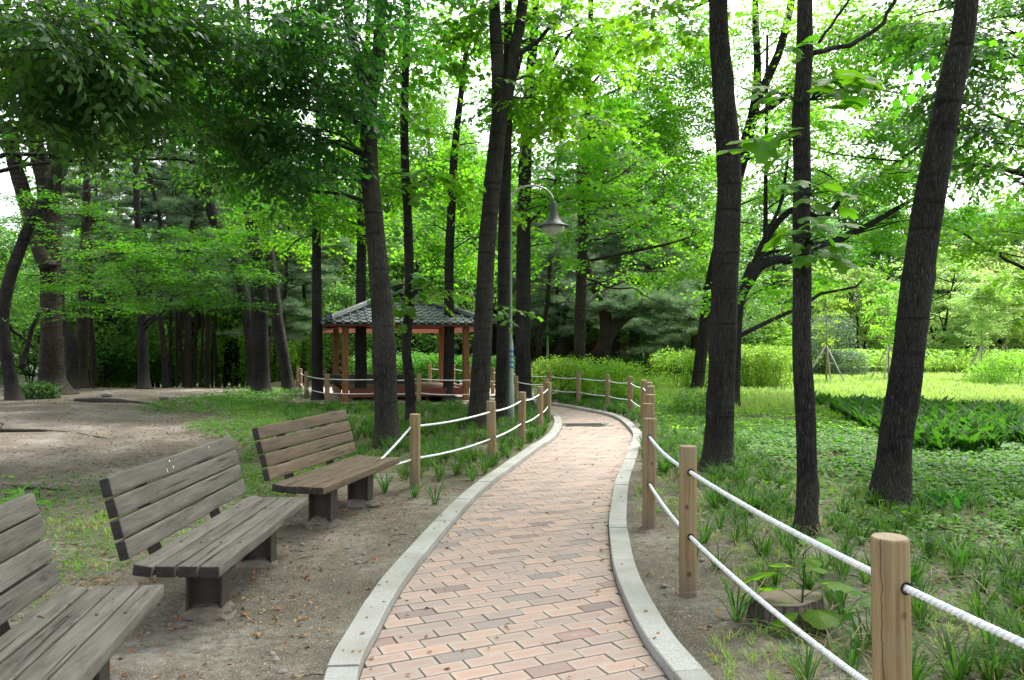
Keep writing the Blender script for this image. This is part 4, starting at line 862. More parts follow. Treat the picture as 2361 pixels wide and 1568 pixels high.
def tree(name, label, stems, blobs, bark='bark_smooth', leaf=None, group=None, limbs=True, seg=14, flare=1.3, cat='tree', extra_limbs=(), knots=5, amp=.05):
    """stems: list of dict(p=points, D=depth, top=z, dD=); first is the trunk. blobs: (vx, vy, D, rx, rz, n, kind[, stem])"""
    global TREES; TREES += 1; sd_ = TREES*13; wood = MB(); trunk = None; paths = []
    for si, s in enumerate(stems):
        q = stem_world(s['p'], s['D'], s.get('top'), s.get('dD', 0))
        if si == 0 or s.get('ground'):
            g = float(gz(q[0, 0], q[0, 1])); q[0, 2] = g-.08; h = q[1, 2]-g
            up = q[0].copy(); up[:3] += (q[1, :3]-q[0, :3])*min(.35/max(h, .4), .5); up[3] = q[0, 3]*.55+q[1, 3]*.47; q[0, 3] *= flare*1.08; q = np.vstack([q[0], up, q[1:]])
        c = catmull(q[:, :3], 7); rr = catmull(np.c_[q[:, 3], q[:, 3]*0, q[:, 3]*0], 7)[:, 0]
        # finer along the length
        s_ = np.r_[0, np.cumsum(np.linalg.norm(np.diff(c, axis=0), axis=1))]; m = int(max(24, min(190, s_[-1]/.06))) if seg > 10 else len(c); tt = np.linspace(0, s_[-1], m)
        c2 = np.stack([np.interp(tt, s_, c[:, k]) for k in range(3)], 1); r2 = np.maximum(np.interp(tt, s_, rr), .006)
        br_ = bark_r(sd_+si, amp, knots if si == 0 else 2); Ls = s_[-1]
        fl_ = (lambda s, a, f=br_, L=Ls, k=sd_: f(s, a)+np.exp(-(s*L/.16)**1.5)*(.10+.16*np.maximum(0, np.sin(a*3+k))+.10*np.maximum(0, np.sin(a*5+k*2)))) if (si == 0) else br_
        V, T = sweep(c2, r2, seg if si == 0 else max(8, seg-4), True, fl_); wood.add(V, T); paths.append((c2, r2))
    base = stem_world(stems[0]['p'][:1], stems[0]['D'])[0]; loc = (base[0], base[1], float(gz(base[0], base[1])))
    t = thing(name, label, cat, loc, 0, group); parts = []
    for bi, b in enumerate(blobs):
        vx, vy, D, rx, rz, n, kind = b[:7]; c = np.array(vx if isinstance(vx, tuple) else P(vx, vy, D))  # tuple centres: high crown parts out of view, added to shade the ground
        n = max(2, int(n*DENS.get(kind, 1)))
        pr, subs = blob_sprays(c, (rx, rx, rz), n, kind, flat=(kind == 'maple'), out_from=c if len(b) < 8 else None); parts += pr
        if limbs and not (limbs == 'few' and bi % 3):
            best = None
            for cp, rp_ in paths:
                tgt = c[2]-(.05 if limbs == 'few' else .3)*np.linalg.norm(c[:2]-cp[:, :2], axis=1); d = np.abs(cp[:, 2]-np.maximum(tgt, 1.7)); i = int(np.argmin(d+np.linalg.norm(cp[:, :2]-c[:2], axis=1)*.5))
                if best is None or d[i] < best[0]: best = (d[i], cp[i], rp_[i])
            _, a, ar = best; L = np.linalg.norm(c-a); r0 = min(ar*.4, .012+.009*L); lp_, lr = limb(a, c, r0, .010, sd_*7+bi); V, T = sweep(lp_, lr, 6, False); wood.add(V, T)
            for j, sc_ in enumerate(subs[:(3 if kind == 'ash' else 7)]):
                k = random.randrange(4, 9); V, T = sweep(*limb(lp_[k], sc_, lr[k]*.6, .004, sd_*77+bi*9+j, .08, 6), 4, False); wood.add(V, T)
    for a, b, w0, w1 in extra_limbs:
        lp_, lr = limb(P(*a), P(*b), w0, w1, sd_+int(a[0]), .05, 12); V, T = sweep(lp_, lr, 8, True); wood.add(V, T)
    wood.build('trunk', M[bark], t, True, loc)
    if parts:
        V, T, A = merge(parts); me = np_mesh('crown', V-np.array(loc), T, False, {'rnd': A}); link('crown', me, M[leaf], t)
    return t
TU, TF = 'tulip', 'tulipfar'
# --- tulip trees near the path
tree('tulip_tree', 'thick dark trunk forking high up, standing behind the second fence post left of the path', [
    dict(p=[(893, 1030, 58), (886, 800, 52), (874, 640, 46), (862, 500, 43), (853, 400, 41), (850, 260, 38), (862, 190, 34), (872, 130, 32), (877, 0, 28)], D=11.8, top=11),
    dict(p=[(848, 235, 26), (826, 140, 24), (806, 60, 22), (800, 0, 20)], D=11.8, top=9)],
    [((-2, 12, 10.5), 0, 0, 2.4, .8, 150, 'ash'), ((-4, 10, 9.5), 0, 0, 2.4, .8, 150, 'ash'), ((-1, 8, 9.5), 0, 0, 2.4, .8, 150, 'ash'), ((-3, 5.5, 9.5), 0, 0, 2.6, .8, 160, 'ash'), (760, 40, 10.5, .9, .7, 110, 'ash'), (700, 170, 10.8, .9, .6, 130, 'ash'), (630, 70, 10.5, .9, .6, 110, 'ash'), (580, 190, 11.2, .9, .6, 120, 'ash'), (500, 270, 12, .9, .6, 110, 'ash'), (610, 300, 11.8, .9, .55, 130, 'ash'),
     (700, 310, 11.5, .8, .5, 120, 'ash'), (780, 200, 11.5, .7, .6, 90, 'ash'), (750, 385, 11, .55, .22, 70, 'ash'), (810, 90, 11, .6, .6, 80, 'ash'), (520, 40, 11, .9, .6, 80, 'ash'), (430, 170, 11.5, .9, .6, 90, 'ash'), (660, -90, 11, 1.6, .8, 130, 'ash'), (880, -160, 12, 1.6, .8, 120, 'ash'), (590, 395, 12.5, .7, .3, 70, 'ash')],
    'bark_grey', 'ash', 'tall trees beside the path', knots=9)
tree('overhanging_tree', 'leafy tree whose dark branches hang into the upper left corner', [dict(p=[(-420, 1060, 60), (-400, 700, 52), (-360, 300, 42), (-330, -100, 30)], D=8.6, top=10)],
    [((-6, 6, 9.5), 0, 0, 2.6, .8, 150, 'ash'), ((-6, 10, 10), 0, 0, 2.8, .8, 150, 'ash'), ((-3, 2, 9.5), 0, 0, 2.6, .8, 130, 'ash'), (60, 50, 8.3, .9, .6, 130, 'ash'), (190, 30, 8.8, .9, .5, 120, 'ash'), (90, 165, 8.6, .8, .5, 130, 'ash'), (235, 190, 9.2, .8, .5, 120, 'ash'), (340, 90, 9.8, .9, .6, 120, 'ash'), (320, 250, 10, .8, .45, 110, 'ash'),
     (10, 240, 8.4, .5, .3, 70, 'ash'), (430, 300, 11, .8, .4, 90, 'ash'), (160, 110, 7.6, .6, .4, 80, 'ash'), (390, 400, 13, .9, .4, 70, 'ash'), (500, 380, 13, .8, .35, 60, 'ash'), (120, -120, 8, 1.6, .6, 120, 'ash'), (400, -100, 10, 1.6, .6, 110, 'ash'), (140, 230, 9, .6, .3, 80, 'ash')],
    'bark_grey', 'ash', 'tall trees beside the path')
tree('tulip_tree', 'slim trunk just left of the thickest left hand trunk, same row as the pavilion corner', [dict(p=[(831, 922, 28), (832, 800, 26), (833, 600, 23), (835, 430, 20), (838, 300, 17), (845, 150, 13), (850, 0, 10)], D=21, top=13)],
    [(800, 470, 21, .9, .5, 60, TF), (760, 520, 21, .9, .5, 60, TF), (900, 60, 21, 1.4, .9, 70, TF), (700, 480, 21, 1.2, .5, 60, TF)], 'bark_smooth', 'tulip', 'tall trees beside the path')
vine = tree('slender_tree', 'thin crooked trunk with a pale split and leafy sprouts in front of the pavilion', [dict(p=[(948, 985, 24), (944, 880, 23), (937, 800, 22), (944, 700, 24), (942, 560, 22), (936, 430, 20), (932, 300, 19), (934, 180, 17), (938, 60, 14), (940, 0, 13)], D=14.2, top=11)],
    [(905, 240, 13.8, .32, .16, 12, TU), (920, 290, 13.8, .35, .1, 10, TU), (960, 420, 13.8, .45, .12, 16, TU), (1010, 405, 14, .5, .12, 14, TU), (960, 140, 14, .5, .5, 30, TU), (900, 170, 14.2, .5, .4, 24, TU), (990, 120, 15, .6, .5, 34, TU), (925, 680, 13.5, .22, .12, 5, TU), (955, 660, 13.6, .22, .12, 5, TU)], 'bark_smooth', 'tulip', 'tall trees beside the path', amp=.09)
tree('tulip_tree', 'slim dark trunk in front of the right half of the pavilion roof', [dict(p=[(1033, 915, 26), (1036, 760, 24), (1036, 600, 22), (1042, 450, 20), (1048, 350, 17), (1060, 240, 14), (1072, 140, 12), (1087, 20, 9)], D=21, top=13)],
    [(1000, 300, 21, 1.5, .9, 110, TF), (1060, 450, 22, 1.4, .9, 110, TF), (985, 520, 22, 1.3, .8, 80, TF), (1100, 560, 22, 1.2, .7, 80, TF), (1030, 200, 21, 1.1, .6, 60, TF), (1000, 600, 23, 1.2, .6, 60, TF), (1110, 330, 22, 1, .8, 70, TF), (1090, 100, 22, 1, .7, 40, TF), (950, 60, 23, 1, .7, 30, TF)], 'bark_smooth', 'tulip', 'tall trees beside the path')
tree('tulip_tree', 'thick trunk forking into two stems left of the lamp, beside the second left fence post', [
    dict(p=[(1101, 985, 52), (1112, 800, 44), (1120, 620, 41), (1133, 450, 39), (1146, 320, 38), (1152, 250, 36), (1146, 120, 29), (1140, 0, 25)], D=14.3, top=12),
    dict(p=[(1152, 270, 30), (1176, 190, 30), (1188, 100, 28), (1206, 0, 24)], D=14.3, top=12)],
    [((0, 15, 11.5), 0, 0, 2.6, .8, 150, TF), ((1.5, 17.5, 12), 0, 0, 2.6, .8, 140, TF), ((-2, 16.5, 12), 0, 0, 2.4, .8, 130, TF), (1240, 180, 14.5, .8, .6, 60, TU), (1200, 230, 15, .5, .4, 26, TU), (1290, 260, 17, .8, .4, 50, TU), (1230, 40, 14.5, 1, .6, 60, TU), (1320, 110, 16, 1.1, .7, 80, TU), (1300, 240, 16, .9, .6, 60, TU), (1100, 60, 15, .7, .4, 24, TU), (1140, 460, 16.8, .5, .3, 16, TU), (1140, 700, 13.9, .14, .12, 3, TU), (1200, -140, 14, 1.8, .7, 90, TU)], 'bark_grey', 'tulip', 'tall trees beside the path', knots=14, amp=.055,
    extra_limbs=[((1190, 130, 14.3), (1300, 40, 14.5), .055, .03), ((1180, 190, 14.3), (1205, 110, 14.1), .03, .025)])
tree('tulip_tree', 'straight dark trunk immediately right of the forked trunk, next to the lamp pole', [dict(p=[(1156, 980, 36), (1160, 800, 31), (1162, 600, 29), (1164, 450, 27), (1168, 300, 24), (1171, 150, 20), (1172, 0, 17)], D=15.3, top=12)],
    [(1250, 390, 20, .6, .4, 26, TU), (1160, 80, 16, .7, .6, 40, TU), (1260, 470, 20, .6, .4, 22, TU), (1150, -120, 15, 1.6, .6, 70, TU)], 'bark_smooth', 'tulip', 'tall trees beside the path')
tree('tulip_tree', 'straight dark trunk that the lamp arm crosses, behind the fourth left fence post', [dict(p=[(1207, 934, 42), (1206, 800, 36), (1207, 600, 33), (1209, 450, 30), (1214, 300, 27), (1223, 180, 24), (1232, 60, 20), (1234, 0, 19)], D=19.6, top=13)],
    [((0.5, 21, 13), 0, 0, 2.8, .8, 130, TF), ((3, 22, 13), 0, 0, 2.6, .8, 110, TF), (1310, 420, 20, 1.3, .8, 90, TF), (1400, 480, 20.5, 1.3, .8, 90, TF), (1270, 560, 20.5, .8, .6, 40, TF), (1360, 220, 20, 1.4, .9, 110, TF), (1330, 330, 20, 1.2, .7, 80, TF), (1460, 380, 21, 1.1, .7, 70, TF), (1290, 60, 20, 1.2, .7, 60, TF), (1400, 60, 20, 1.2, .8, 60, TF)], 'bark_smooth', 'tulip', 'tall trees beside the path', knots=9,
    extra_limbs=[((1225, 245, 19.6), (1345, 40, 19), .07, .03), ((1215, 330, 19.6), (1250, 200, 19.3), .045, .03), ((1250, 210, 19.3), (1345, -60, 19), .04, .02)])
tree('tulip_tree', 'paler straight trunk rising from yellow green shrubs, right of the hanging lamp', [dict(p=[(1338, 870, 30), (1337, 760, 27), (1342, 600, 24), (1349, 450, 21), (1354, 300, 18), (1358, 150, 15), (1363, 0, 12)], D=23, top=14)],
    [(1450, 290, 24, 1.6, 1.1, 170, TF), (1530, 380, 25, 1.5, 1, 140, TF), (1500, 520, 25, 1.4, .9, 90, TF), (1575, 530, 26, 1.1, .8, 70, TF), (1440, 130, 24, 1.5, 1, 150, TF), (1550, 180, 25, 1.6, 1.1, 190, TF), (1570, 620, 26, .8, .5, 50, TF), (1600, 270, 25, 1, .8, 110, TF), (1520, 40, 24, 1.5, .8, 120, TF), (1490, 220, 23, 1.2, .9, 80, TF), (1600, 180, 24, .9, .7, 60, TF), (1440, 620, 25, 1, .5, 50, TF), (1590, 90, 25, 1, .7, 50, TF)], 'bark_pale' if False else 'bark_plane', 'tulip', 'tall trees beside the path',
    extra_limbs=[((1350, 410, 23), (1560, 240, 24), .05, .012), ((1345, 560, 23), (1560, 480, 24), .045, .01), ((1353, 330, 23), (1480, 180, 23), .035, .01), ((1341, 640, 23), (1530, 700, 25), .04, .01)])
tree('tulip_tree', 'broad dark trunk ringed with scars right of the path, the thickest on that side', [dict(p=[(1652, 1092, 70), (1660, 950, 64), (1667, 800, 62), (1673, 600, 60), (1678, 500, 56), (1682, 430, 54), (1678, 320, 52), (1668, 200, 47), (1660, 100, 43), (1656, 0, 41)], D=9.6, top=11)],
    [((2.5, 9.5, 10), 0, 0, 2.6, .8, 190, TF), ((4.5, 10.5, 11), 0, 0, 2.4, .8, 150, TF), ((0.8, 8.5, 10.5), 0, 0, 2.2, .8, 150, TF), ((3, 13, 10.5), 0, 0, 2.4, .8, 140, TF), (1560, 30, 12, .9, .5, 40, TU), (1730, -120, 10, 1.4, .5, 60, TU), (1560, -150, 10, 1.4, .5, 60, TU)], 'bark_smooth', 'tulip', 'tall trees beside the path', seg=22, knots=16, amp=.06, flare=1.2)  # tuple blobs: unseen overhead foliage added to keep sun off the path
tree('tulip_tree', 'leaning dark trunk half hidden behind the broad scarred trunk, rising to a high fork', [
    dict(p=[(1604, 897, 32), (1616, 820, 29), (1632, 700, 27), (1650, 600, 26), (1675, 500, 26), (1703, 400, 28), (1722, 320, 27), (1740, 250, 24), (1747, 160, 18), (1743, 60, 16), (1742, 0, 14)], D=24, top=13),
    dict(p=[(1742, 240, 20), (1770, 180, 20), (1800, 110, 19), (1826, 0, 17)], D=24, top=13), dict(p=[(1742, 270, 15), (1800, 230, 14), (1830, 190, 12), (1870, 150, 9)], D=24)],
    [(1755, 420, 24, 1.1, .7, 70, TF), (1790, 340, 25, 1.1, .7, 60, TF), (1910, 330, 25, 1.3, .8, 80, TF), (1960, 420, 25, 1.2, .6, 60, TF), (1860, 200, 25, 1.2, .9, 70, TF), (1780, 270, 24, 1.3, .9, 110, TF), (1800, 90, 24, 1.5, .9, 90, TF), (1720, 60, 24, 1.1, .8, 50, TF), (1740, 520, 25, .8, .5, 30, TF), (1700, 200, 24, .9, .8, 40, TF), (1880, 60, 23, 1.3, .8, 60, TF), (1690, 330, 25, .8, .7, 36, TF)], 'bark_smooth', 'tulip', 'tall trees beside the path', seg=12)
tree('spreading_tree', 'low forking tree behind the broad trunk whose long limb reaches out to the right', [
    dict(p=[(1688, 900, 36), (1692, 800, 33), (1700, 700, 32), (1722, 650, 30), (1740, 610, 28)], D=18), dict(p=[(1722, 655, 26), (1755, 612, 24), (1795, 598, 20), (1840, 600, 18), (1890, 575, 18), (1950, 545, 16), (2010, 515, 14), (2070, 480, 11), (2130, 445, 7)], D=18),
    dict(p=[(1738, 620, 24), (1765, 555, 18), (1800, 505, 15), (1840, 480, 12), (1900, 500, 12), (1960, 440, 11), (2040, 395, 10), (2130, 330, 8), (2200, 280, 6)], D=18.4), dict(p=[(1765, 560, 12), (1766, 400, 9), (1768, 250, 8), (1770, 80, 6)], D=18.2), dict(p=[(1765, 545, 10), (1800, 470, 8), (1815, 380, 7), (1825, 300, 5)], D=18.2)],
    [(1950, 430, 18, .7, .5, 50, TF), (2040, 440, 18, .8, .35, 50, TF), (2130, 500, 18.5, .7, .3, 40, TF), (1990, 560, 19, .8, .3, 40, TF), (1810, 400, 18.5, .7, .6, 50, TF), (1950, 300, 18.5, .9, .6, 70, TF), (2060, 320, 19, .9, .4, 60, TF), (1850, 650, 20, .9, .3, 40, TF), (1990, 650, 21, .8, .25, 26, TF), (1830, 280, 18, .7, .5, 40, TF), (1720, 660, 17.5, .5, .3, 26, TF)], 'bark_smooth', 'tulip', 'tall trees beside the path', seg=12, knots=3)
t11 = tree('tulip_tree', 'slender dark trunk in front of the meadow with clusters of large fresh leaves', [dict(p=[(1860, 1238, 50), (1860, 1100, 46), (1856, 950, 45), (1849, 800, 42), (1850, 640, 40), (1848, 500, 38), (1850, 400, 37), (1848, 260, 37), (1856, 120, 35), (1857, 0, 34)], D=6.42, top=9)],
    [((2.4, 5.5, 9), 0, 0, 2.2, .8, 170, TF), ((4.5, 5, 9.5), 0, 0, 2.2, .8, 150, TF), ((0.5, 5, 9.5), 0, 0, 2.2, .8, 150, TF), ((2, 1.5, 9), 0, 0, 2.6, .8, 170, TF)], 'bark_smooth', 'tulip', 'tall trees beside the path', seg=22, knots=14, amp=.06, flare=1.15, extra_limbs=[((1872, 122, 6.42), (2070, -10, 6.6), .024, .015), ((1885, 105, 6.45), (1965, -10, 6.5), .014, .009)])  # crown wholly out of view, added to shade the near ground
tree('tulip_tree', 'leaning dark trunk at the right edge that slants up to the top right corner', [dict(p=[(2050, 1170, 82), (2066, 1000, 74), (2086, 880, 70), (2103, 750, 67), (2122, 600, 66), (2140, 480, 64), (2160, 370, 62), (2183, 250, 58), (2208, 130, 54), (2232, 0, 49)], D=7.6, top=9)],
    [((5.5, 8, 9.5), 0, 0, 2.4, .8, 170, TF), ((7, 6, 9.5), 0, 0, 2.4, .8, 120, TF), ((6.5, 11, 10.5), 0, 0, 2.2, .8, 110, TF), (2190, 110, 9, .1, .1, 1, TU)], 'bark_smooth', 'tulip', 'tall trees beside the path', seg=22, knots=14, amp=.055, flare=1.15)
tree('tulip_tree', 'tall slim trunk dark against the foliage, left of the pavilion corner', [dict(p=[(732, 922, 28), (731, 760, 24), (730, 600, 21), (730, 430, 18), (734, 280, 15), (736, 150, 13), (735, 0, 10)], D=21, top=13)],
    [(760, 460, 21, 1, .5, 60, TF), (690, 430, 21, .8, .5, 40, TF), (700, 60, 21, 1.4, .9, 80, TF), (820, 300, 21, 1.2, .8, 70, TF), (700, 540, 21.5, .9, .4, 44, TF)], 'bark_smooth', 'tulip', 'tall trees beside the path', extra_limbs=[((728, 540, 21), (640, 590, 21), .03, .012)])
tree('tulip_tree', 'thick dark trunk bending left near its top, by the dirt clearing', [dict(p=[(602, 915, 46), (600, 800, 38), (597, 690, 36), (590, 600, 33), (578, 500, 30), (570, 420, 27), (556, 250, 22), (548, 100, 17)], D=22, top=13)],
    [(560, 250, 21, 1.4, .8, 80, TF), (640, 150, 21, 1.4, .8, 80, TF), (520, 120, 21, 1.4, .8, 80, TF), (620, 350, 22, 1, .6, 50, TF)], 'bark_smooth', 'tulip', 'tall trees beside the path')
tree('tulip_tree', 'slightly leaning grey trunk whose foot meets the bright ground plants before the fence', [dict(p=[(668, 908, 30), (655, 830, 27), (640, 740, 27), (627, 640, 26), (616, 560, 24), (604, 500, 20), (596, 430, 18), (585, 250, 14), (575, 100, 11)], D=23.5, top=13)],
    [(660, 480, 24, 1.1, .6, 60, TF), (700, 250, 24, 1.4, .9, 70, TF), (640, 540, 24, .9, .4, 40, TF)], 'bark_grey', 'tulip', 'tall trees beside the path')
tree('leaning_tree', 'curved dark trunk leaning left behind the thick bent trunk', [dict(p=[(588, 905, 32), (580, 790, 30), (567, 700, 28), (545, 620, 26), (515, 545, 26), (492, 500, 25), (480, 450, 22), (460, 300, 18), (440, 120, 13)], D=26, top=14)],
    [(440, 220, 25, 1.8, 1.1, 110, TF), (380, 60, 25, 1.8, 1, 110, TF), (520, 200, 26, 1.5, .9, 80, TF)], 'bark_smooth', 'tulip', 'tall trees beside the path')
tree('plane_tree', 'massive blotchy trunk with flared foot and several rising stems at the far left', [
    dict(p=[(125, 912, 76), (121, 865, 56), (118, 780, 48), (117, 680, 45), (118, 580, 42), (114, 500, 42), (108, 430, 40), (92, 370, 36), (75, 310, 30), (62, 240, 26), (50, 120, 20)], D=21.5, top=11),
    dict(p=[(112, 620, 40), (86, 560, 34), (70, 500, 34), (52, 440, 32), (36, 390, 30), (20, 310, 32), (0, 290, 26), (-40, 220, 22)], D=21.3), dict(p=[(116, 470, 34), (132, 410, 32), (146, 350, 30), (160, 290, 28), (180, 220, 25), (195, 120, 20)], D=21.3, top=11), dict(p=[(122, 420, 26), (118, 390, 24), (128, 340, 20), (118, 270, 16), (112, 200, 14)], D=21.8)],
    [(60, 560, 21, 1.5, .8, 90, 'maple'), (40, 330, 21, 1.4, .8, 60, TF), (200, 330, 21, 1.4, .8, 60, TF), (110, 100, 21, 1.8, .9, 90, TF), (60, 640, 22, 1.3, .6, 90, 'maple')], 'bark_plane', 'maple', None, seg=22, flare=1.15, knots=8, amp=.08)
tree('leaning_tree', 'leaning dark trunk at the far left that crosses in front of the massive blotchy trunk', [dict(p=[(36, 940, 34), (20, 850, 28), (9, 780, 27), (7, 720, 27), (20, 650, 26), (44, 580, 25), (72, 510, 24), (104, 450, 21), (120, 410, 22)], D=19)],
    [(20, 500, 19.5, 1, .5, 70, 'maple'), (40, 450, 19, .9, .4, 50, 'maple')], 'bark_smooth', 'maple', None, seg=14, flare=1.2, extra_limbs=[((50, 850, 19), (90, 720, 19.3), .07, .04), ((8, 740, 19), (75, 800, 20), .04, .03)])
tree('forked_tree', 'small dark trunk forking low beside the massive blotchy trunk', [dict(p=[(166, 895, 28), (167, 850, 25), (166, 800, 26), (158, 770, 22), (146, 735, 18), (140, 690, 15), (145, 620, 11)], D=24)],
    [(150, 640, 24, 1.2, .6, 90, 'maple')], 'bark_smooth', 'maple', None, seg=10)
tree('plane_tree', 'rough straight trunk second to the right of the massive one, by the parked van', [dict(p=[(187, 893, 30), (188, 800, 28), (192, 700, 24), (196, 560, 20), (200, 400, 16)], D=25, top=10)], [(200, 520, 25, 1.4, .8, 80, 'maple')], 'bark_plane', 'maple', None, seg=10)
tree('maple_tree', 'dark trunk carrying fine bright maple foliage over the dirt clearing', [dict(p=[(333, 897, 28), (330, 820, 24), (328, 700, 22), (322, 600, 19), (316, 480, 15), (312, 380, 12)], D=24, top=8.5)],
    [(300, 600, 17, .95, .2, 150, 'maple'), (420, 575, 16.5, 1.0, .2, 170, 'maple'), (500, 640, 16.5, .7, .22, 130, 'maple'), (380, 660, 17, 1.1, .2, 150, 'maple'), (470, 540, 17, .7, .15, 80, 'maple'), (235, 650, 19, .9, .25, 110, 'maple'), (520, 700, 16.3, .38, .12, 50, 'maple'), (340, 530, 18, .8, .18, 90, 'maple'), (250, 560, 19, .8, .2, 80, 'maple'), (440, 700, 18, .8, .18, 80, 'maple'), (280, 700, 19, .9, .2, 90, 'maple'), (200, 720, 20, .8, .3, 70, 'maple'), (560, 600, 18, .3, .1, 24, 'maple'), (150, 480, 18, .8, .2, 70, 'maple')], 'bark_smooth', 'maple', None, seg=10, limbs='few')
tree('tulip_tree', 'leafy tree at the right edge, crown dark against the white sky in the top corner', [dict(p=[(2560, 1120, 60), (2540, 700, 50), (2520, 300, 40)], D=10.5, top=9)],
    [(2310, 60, 10.5, .9, .5, 130, 'ash'), (2345, 240, 10.5, .8, .5, 130, 'ash'), (2290, 330, 11, .6, .4, 60, 'ash'), (2340, 410, 11, .5, .25, 44, 'ash'), (2210, 70, 12, .8, .5, 110, 'ash'), (2350, 150, 10.5, .7, .5, 70, 'ash'), (2100, 40, 13, 1, .5, 110, 'ash'), (2050, 400, 14, .5, .22, 26, 'ash'), (2240, 250, 12, .5, .4, 40, 'ash')], 'bark_smooth', 'ash', None, seg=12)
tree('tulip_tree', 'trunk beyond the right edge whose lime green sprays cross the bright sky', [dict(p=[(2420, 960, 30), (2410, 700, 26), (2400, 400, 20), (2390, 200, 15)], D=19, top=12)],
    [(2180, 560, 20, 1.0, .35, 60, TF), (2290, 530, 20, 1.1, .4, 70, TF), (2340, 640, 20, .6, .3, 30, TF), (2140, 400, 20, .8, .4, 40, TF), (2010, 70, 20, 1.3, .6, 150, TF), (2120, 60, 20, 1.2, .7, 80, TF), (1930, 200, 20, 1, .7, 110, TF), (2250, 370, 20, 1.0, .5, 70, TF), (2050, 360, 21, 1, .5, 60, TF), (2290, 300, 21, 1, .6, 60, TF), (2300, 180, 20, 1.1, .8, 70, TF), (2160, 300, 20, .8, .4, 60, TF), (2080, 160, 21, 1.1, .6, 60, TF), (2220, 60, 20, 1.2, .7, 110, TF), (1950, 150, 22, 1.1, .7, 80, TF), (2330, 330, 20, .8, .5, 60, TF), (2300, 440, 21, .9, .35, 50, TF), (1980, 40, 20, 1.2, .6, 70, TF)], 'bark_smooth', 'tulip', None, seg=10, extra_limbs=[((2400, 640, 19), (2150, 500, 19.5), .05, .012)])
# --- large-leaved sprouts on three trunks (each leaf a piece)
def sprout(parent, cx, cy, D, leaves, seed, size=.16, label=None, name='sprout'):
    r = random.Random(seed); leaves = leaves+[(a+r.uniform(-14, 14), b+r.uniform(-10, 10)) for a, b in leaves[:len(leaves)//2+1]]; loc = Vector(parent.location); lv, lt = leaf_shape('tulip'); me = np_mesh('leaf', lv, lt, False, {'rnd': np.full(len(lv), .45)}); me.materials.append(M['tulip'])
    mb = MB(); c0 = P(cx, cy, D)-loc; ends = []
    for vx, vy in leaves:
        e = P(vx, vy, D-r.uniform(.05, .3))-loc; pl, pr = limb(c0, e, .005, .002, seed+int(vx), .1, 6); V, T = sweep(pl, pr, 4); mb.add(V, T); ends.append(e)
    st = mb.build(name, M['hedge'], parent, True)
    for e in ends:
        d = (e-c0); az = math.atan2(d.y, d.x)+r.gauss(0, .3); s = size*1.25*r.uniform(.8, 1.15)
        o = link('leaf', me, None, st); o.matrix_local = Matrix.Translation(e) @ Matrix.Rotation(az-PI/2, 4, 'Z') @ Matrix.Rotation(-r.uniform(.0, .6), 4, 'X') @ Matrix.Rotation(r.gauss(0, .35), 4, 'Y') @ Matrix.Scale(s, 4) @ Matrix.Translation((0, 0, 0))
sprout(vine, 948, 690, 14.0, [(905, 650), (925, 645), (960, 640), (975, 655), (890, 668), (880, 690), (905, 690), (965, 680), (930, 665), (978, 695), (945, 705), (900, 707), (955, 725), (930, 715)], 3, .26)
sprout(vine, 938, 760, 14.0, [(912, 758), (930, 755), (920, 762)], 4, .16); sprout(vine, 945, 975, 13.9, [(900, 962), (925, 985), (950, 960), (935, 1000)], 5, .22)
sprout(vine, 940, 440, 14.0, [(905, 385), (925, 395), (960, 395), (985, 405), (1010, 395), (1020, 410), (975, 425), (1000, 440), (915, 430), (960, 450)], 6, .26); sprout(vine, 935, 290, 14.0, [(880, 270), (895, 262), (905, 290), (915, 280), (890, 305), (925, 300), (955, 285), (965, 300)], 7, .26)
sprout(t11, 1862, 560, 6.3, [(1810, 535), (1835, 560), (1880, 520), (1905, 545), (1890, 575), (1850, 590), (1925, 560), (1930, 600), (1870, 535), (1900, 600), (1840, 530), (1885, 500), (1935, 515), (1860, 500)], 8, .17)
sprout(t11, 1866, 450, 6.3, [(1820, 430), (1850, 415), (1900, 430), (1925, 450), (1935, 485), (1890, 470), (1845, 460)], 9, .16)
sprout(t11, 1868, 230, 6.3, [(1930, 175), (1955, 200), (1900, 180), (1975, 190), (1915, 215), (1945, 225), (1890, 210), (1960, 170), (1930, 240), (1900, 250)], 10, .18)
sprout(t11, 1850, 240, 6.3, [(1785, 210), (1760, 200), (1800, 225), (1740, 215), (1810, 195)], 11, .16); sprout(t11, 1850, 310, 6.3, [(1740, 320), (1775, 340), (1800, 310), (1825, 300), (1720, 345), (1790, 370)], 12, .2); sprout(t11, 1855, 110, 6.3, [(1845, 105), (1870, 95), (1840, 135)], 13, .13)

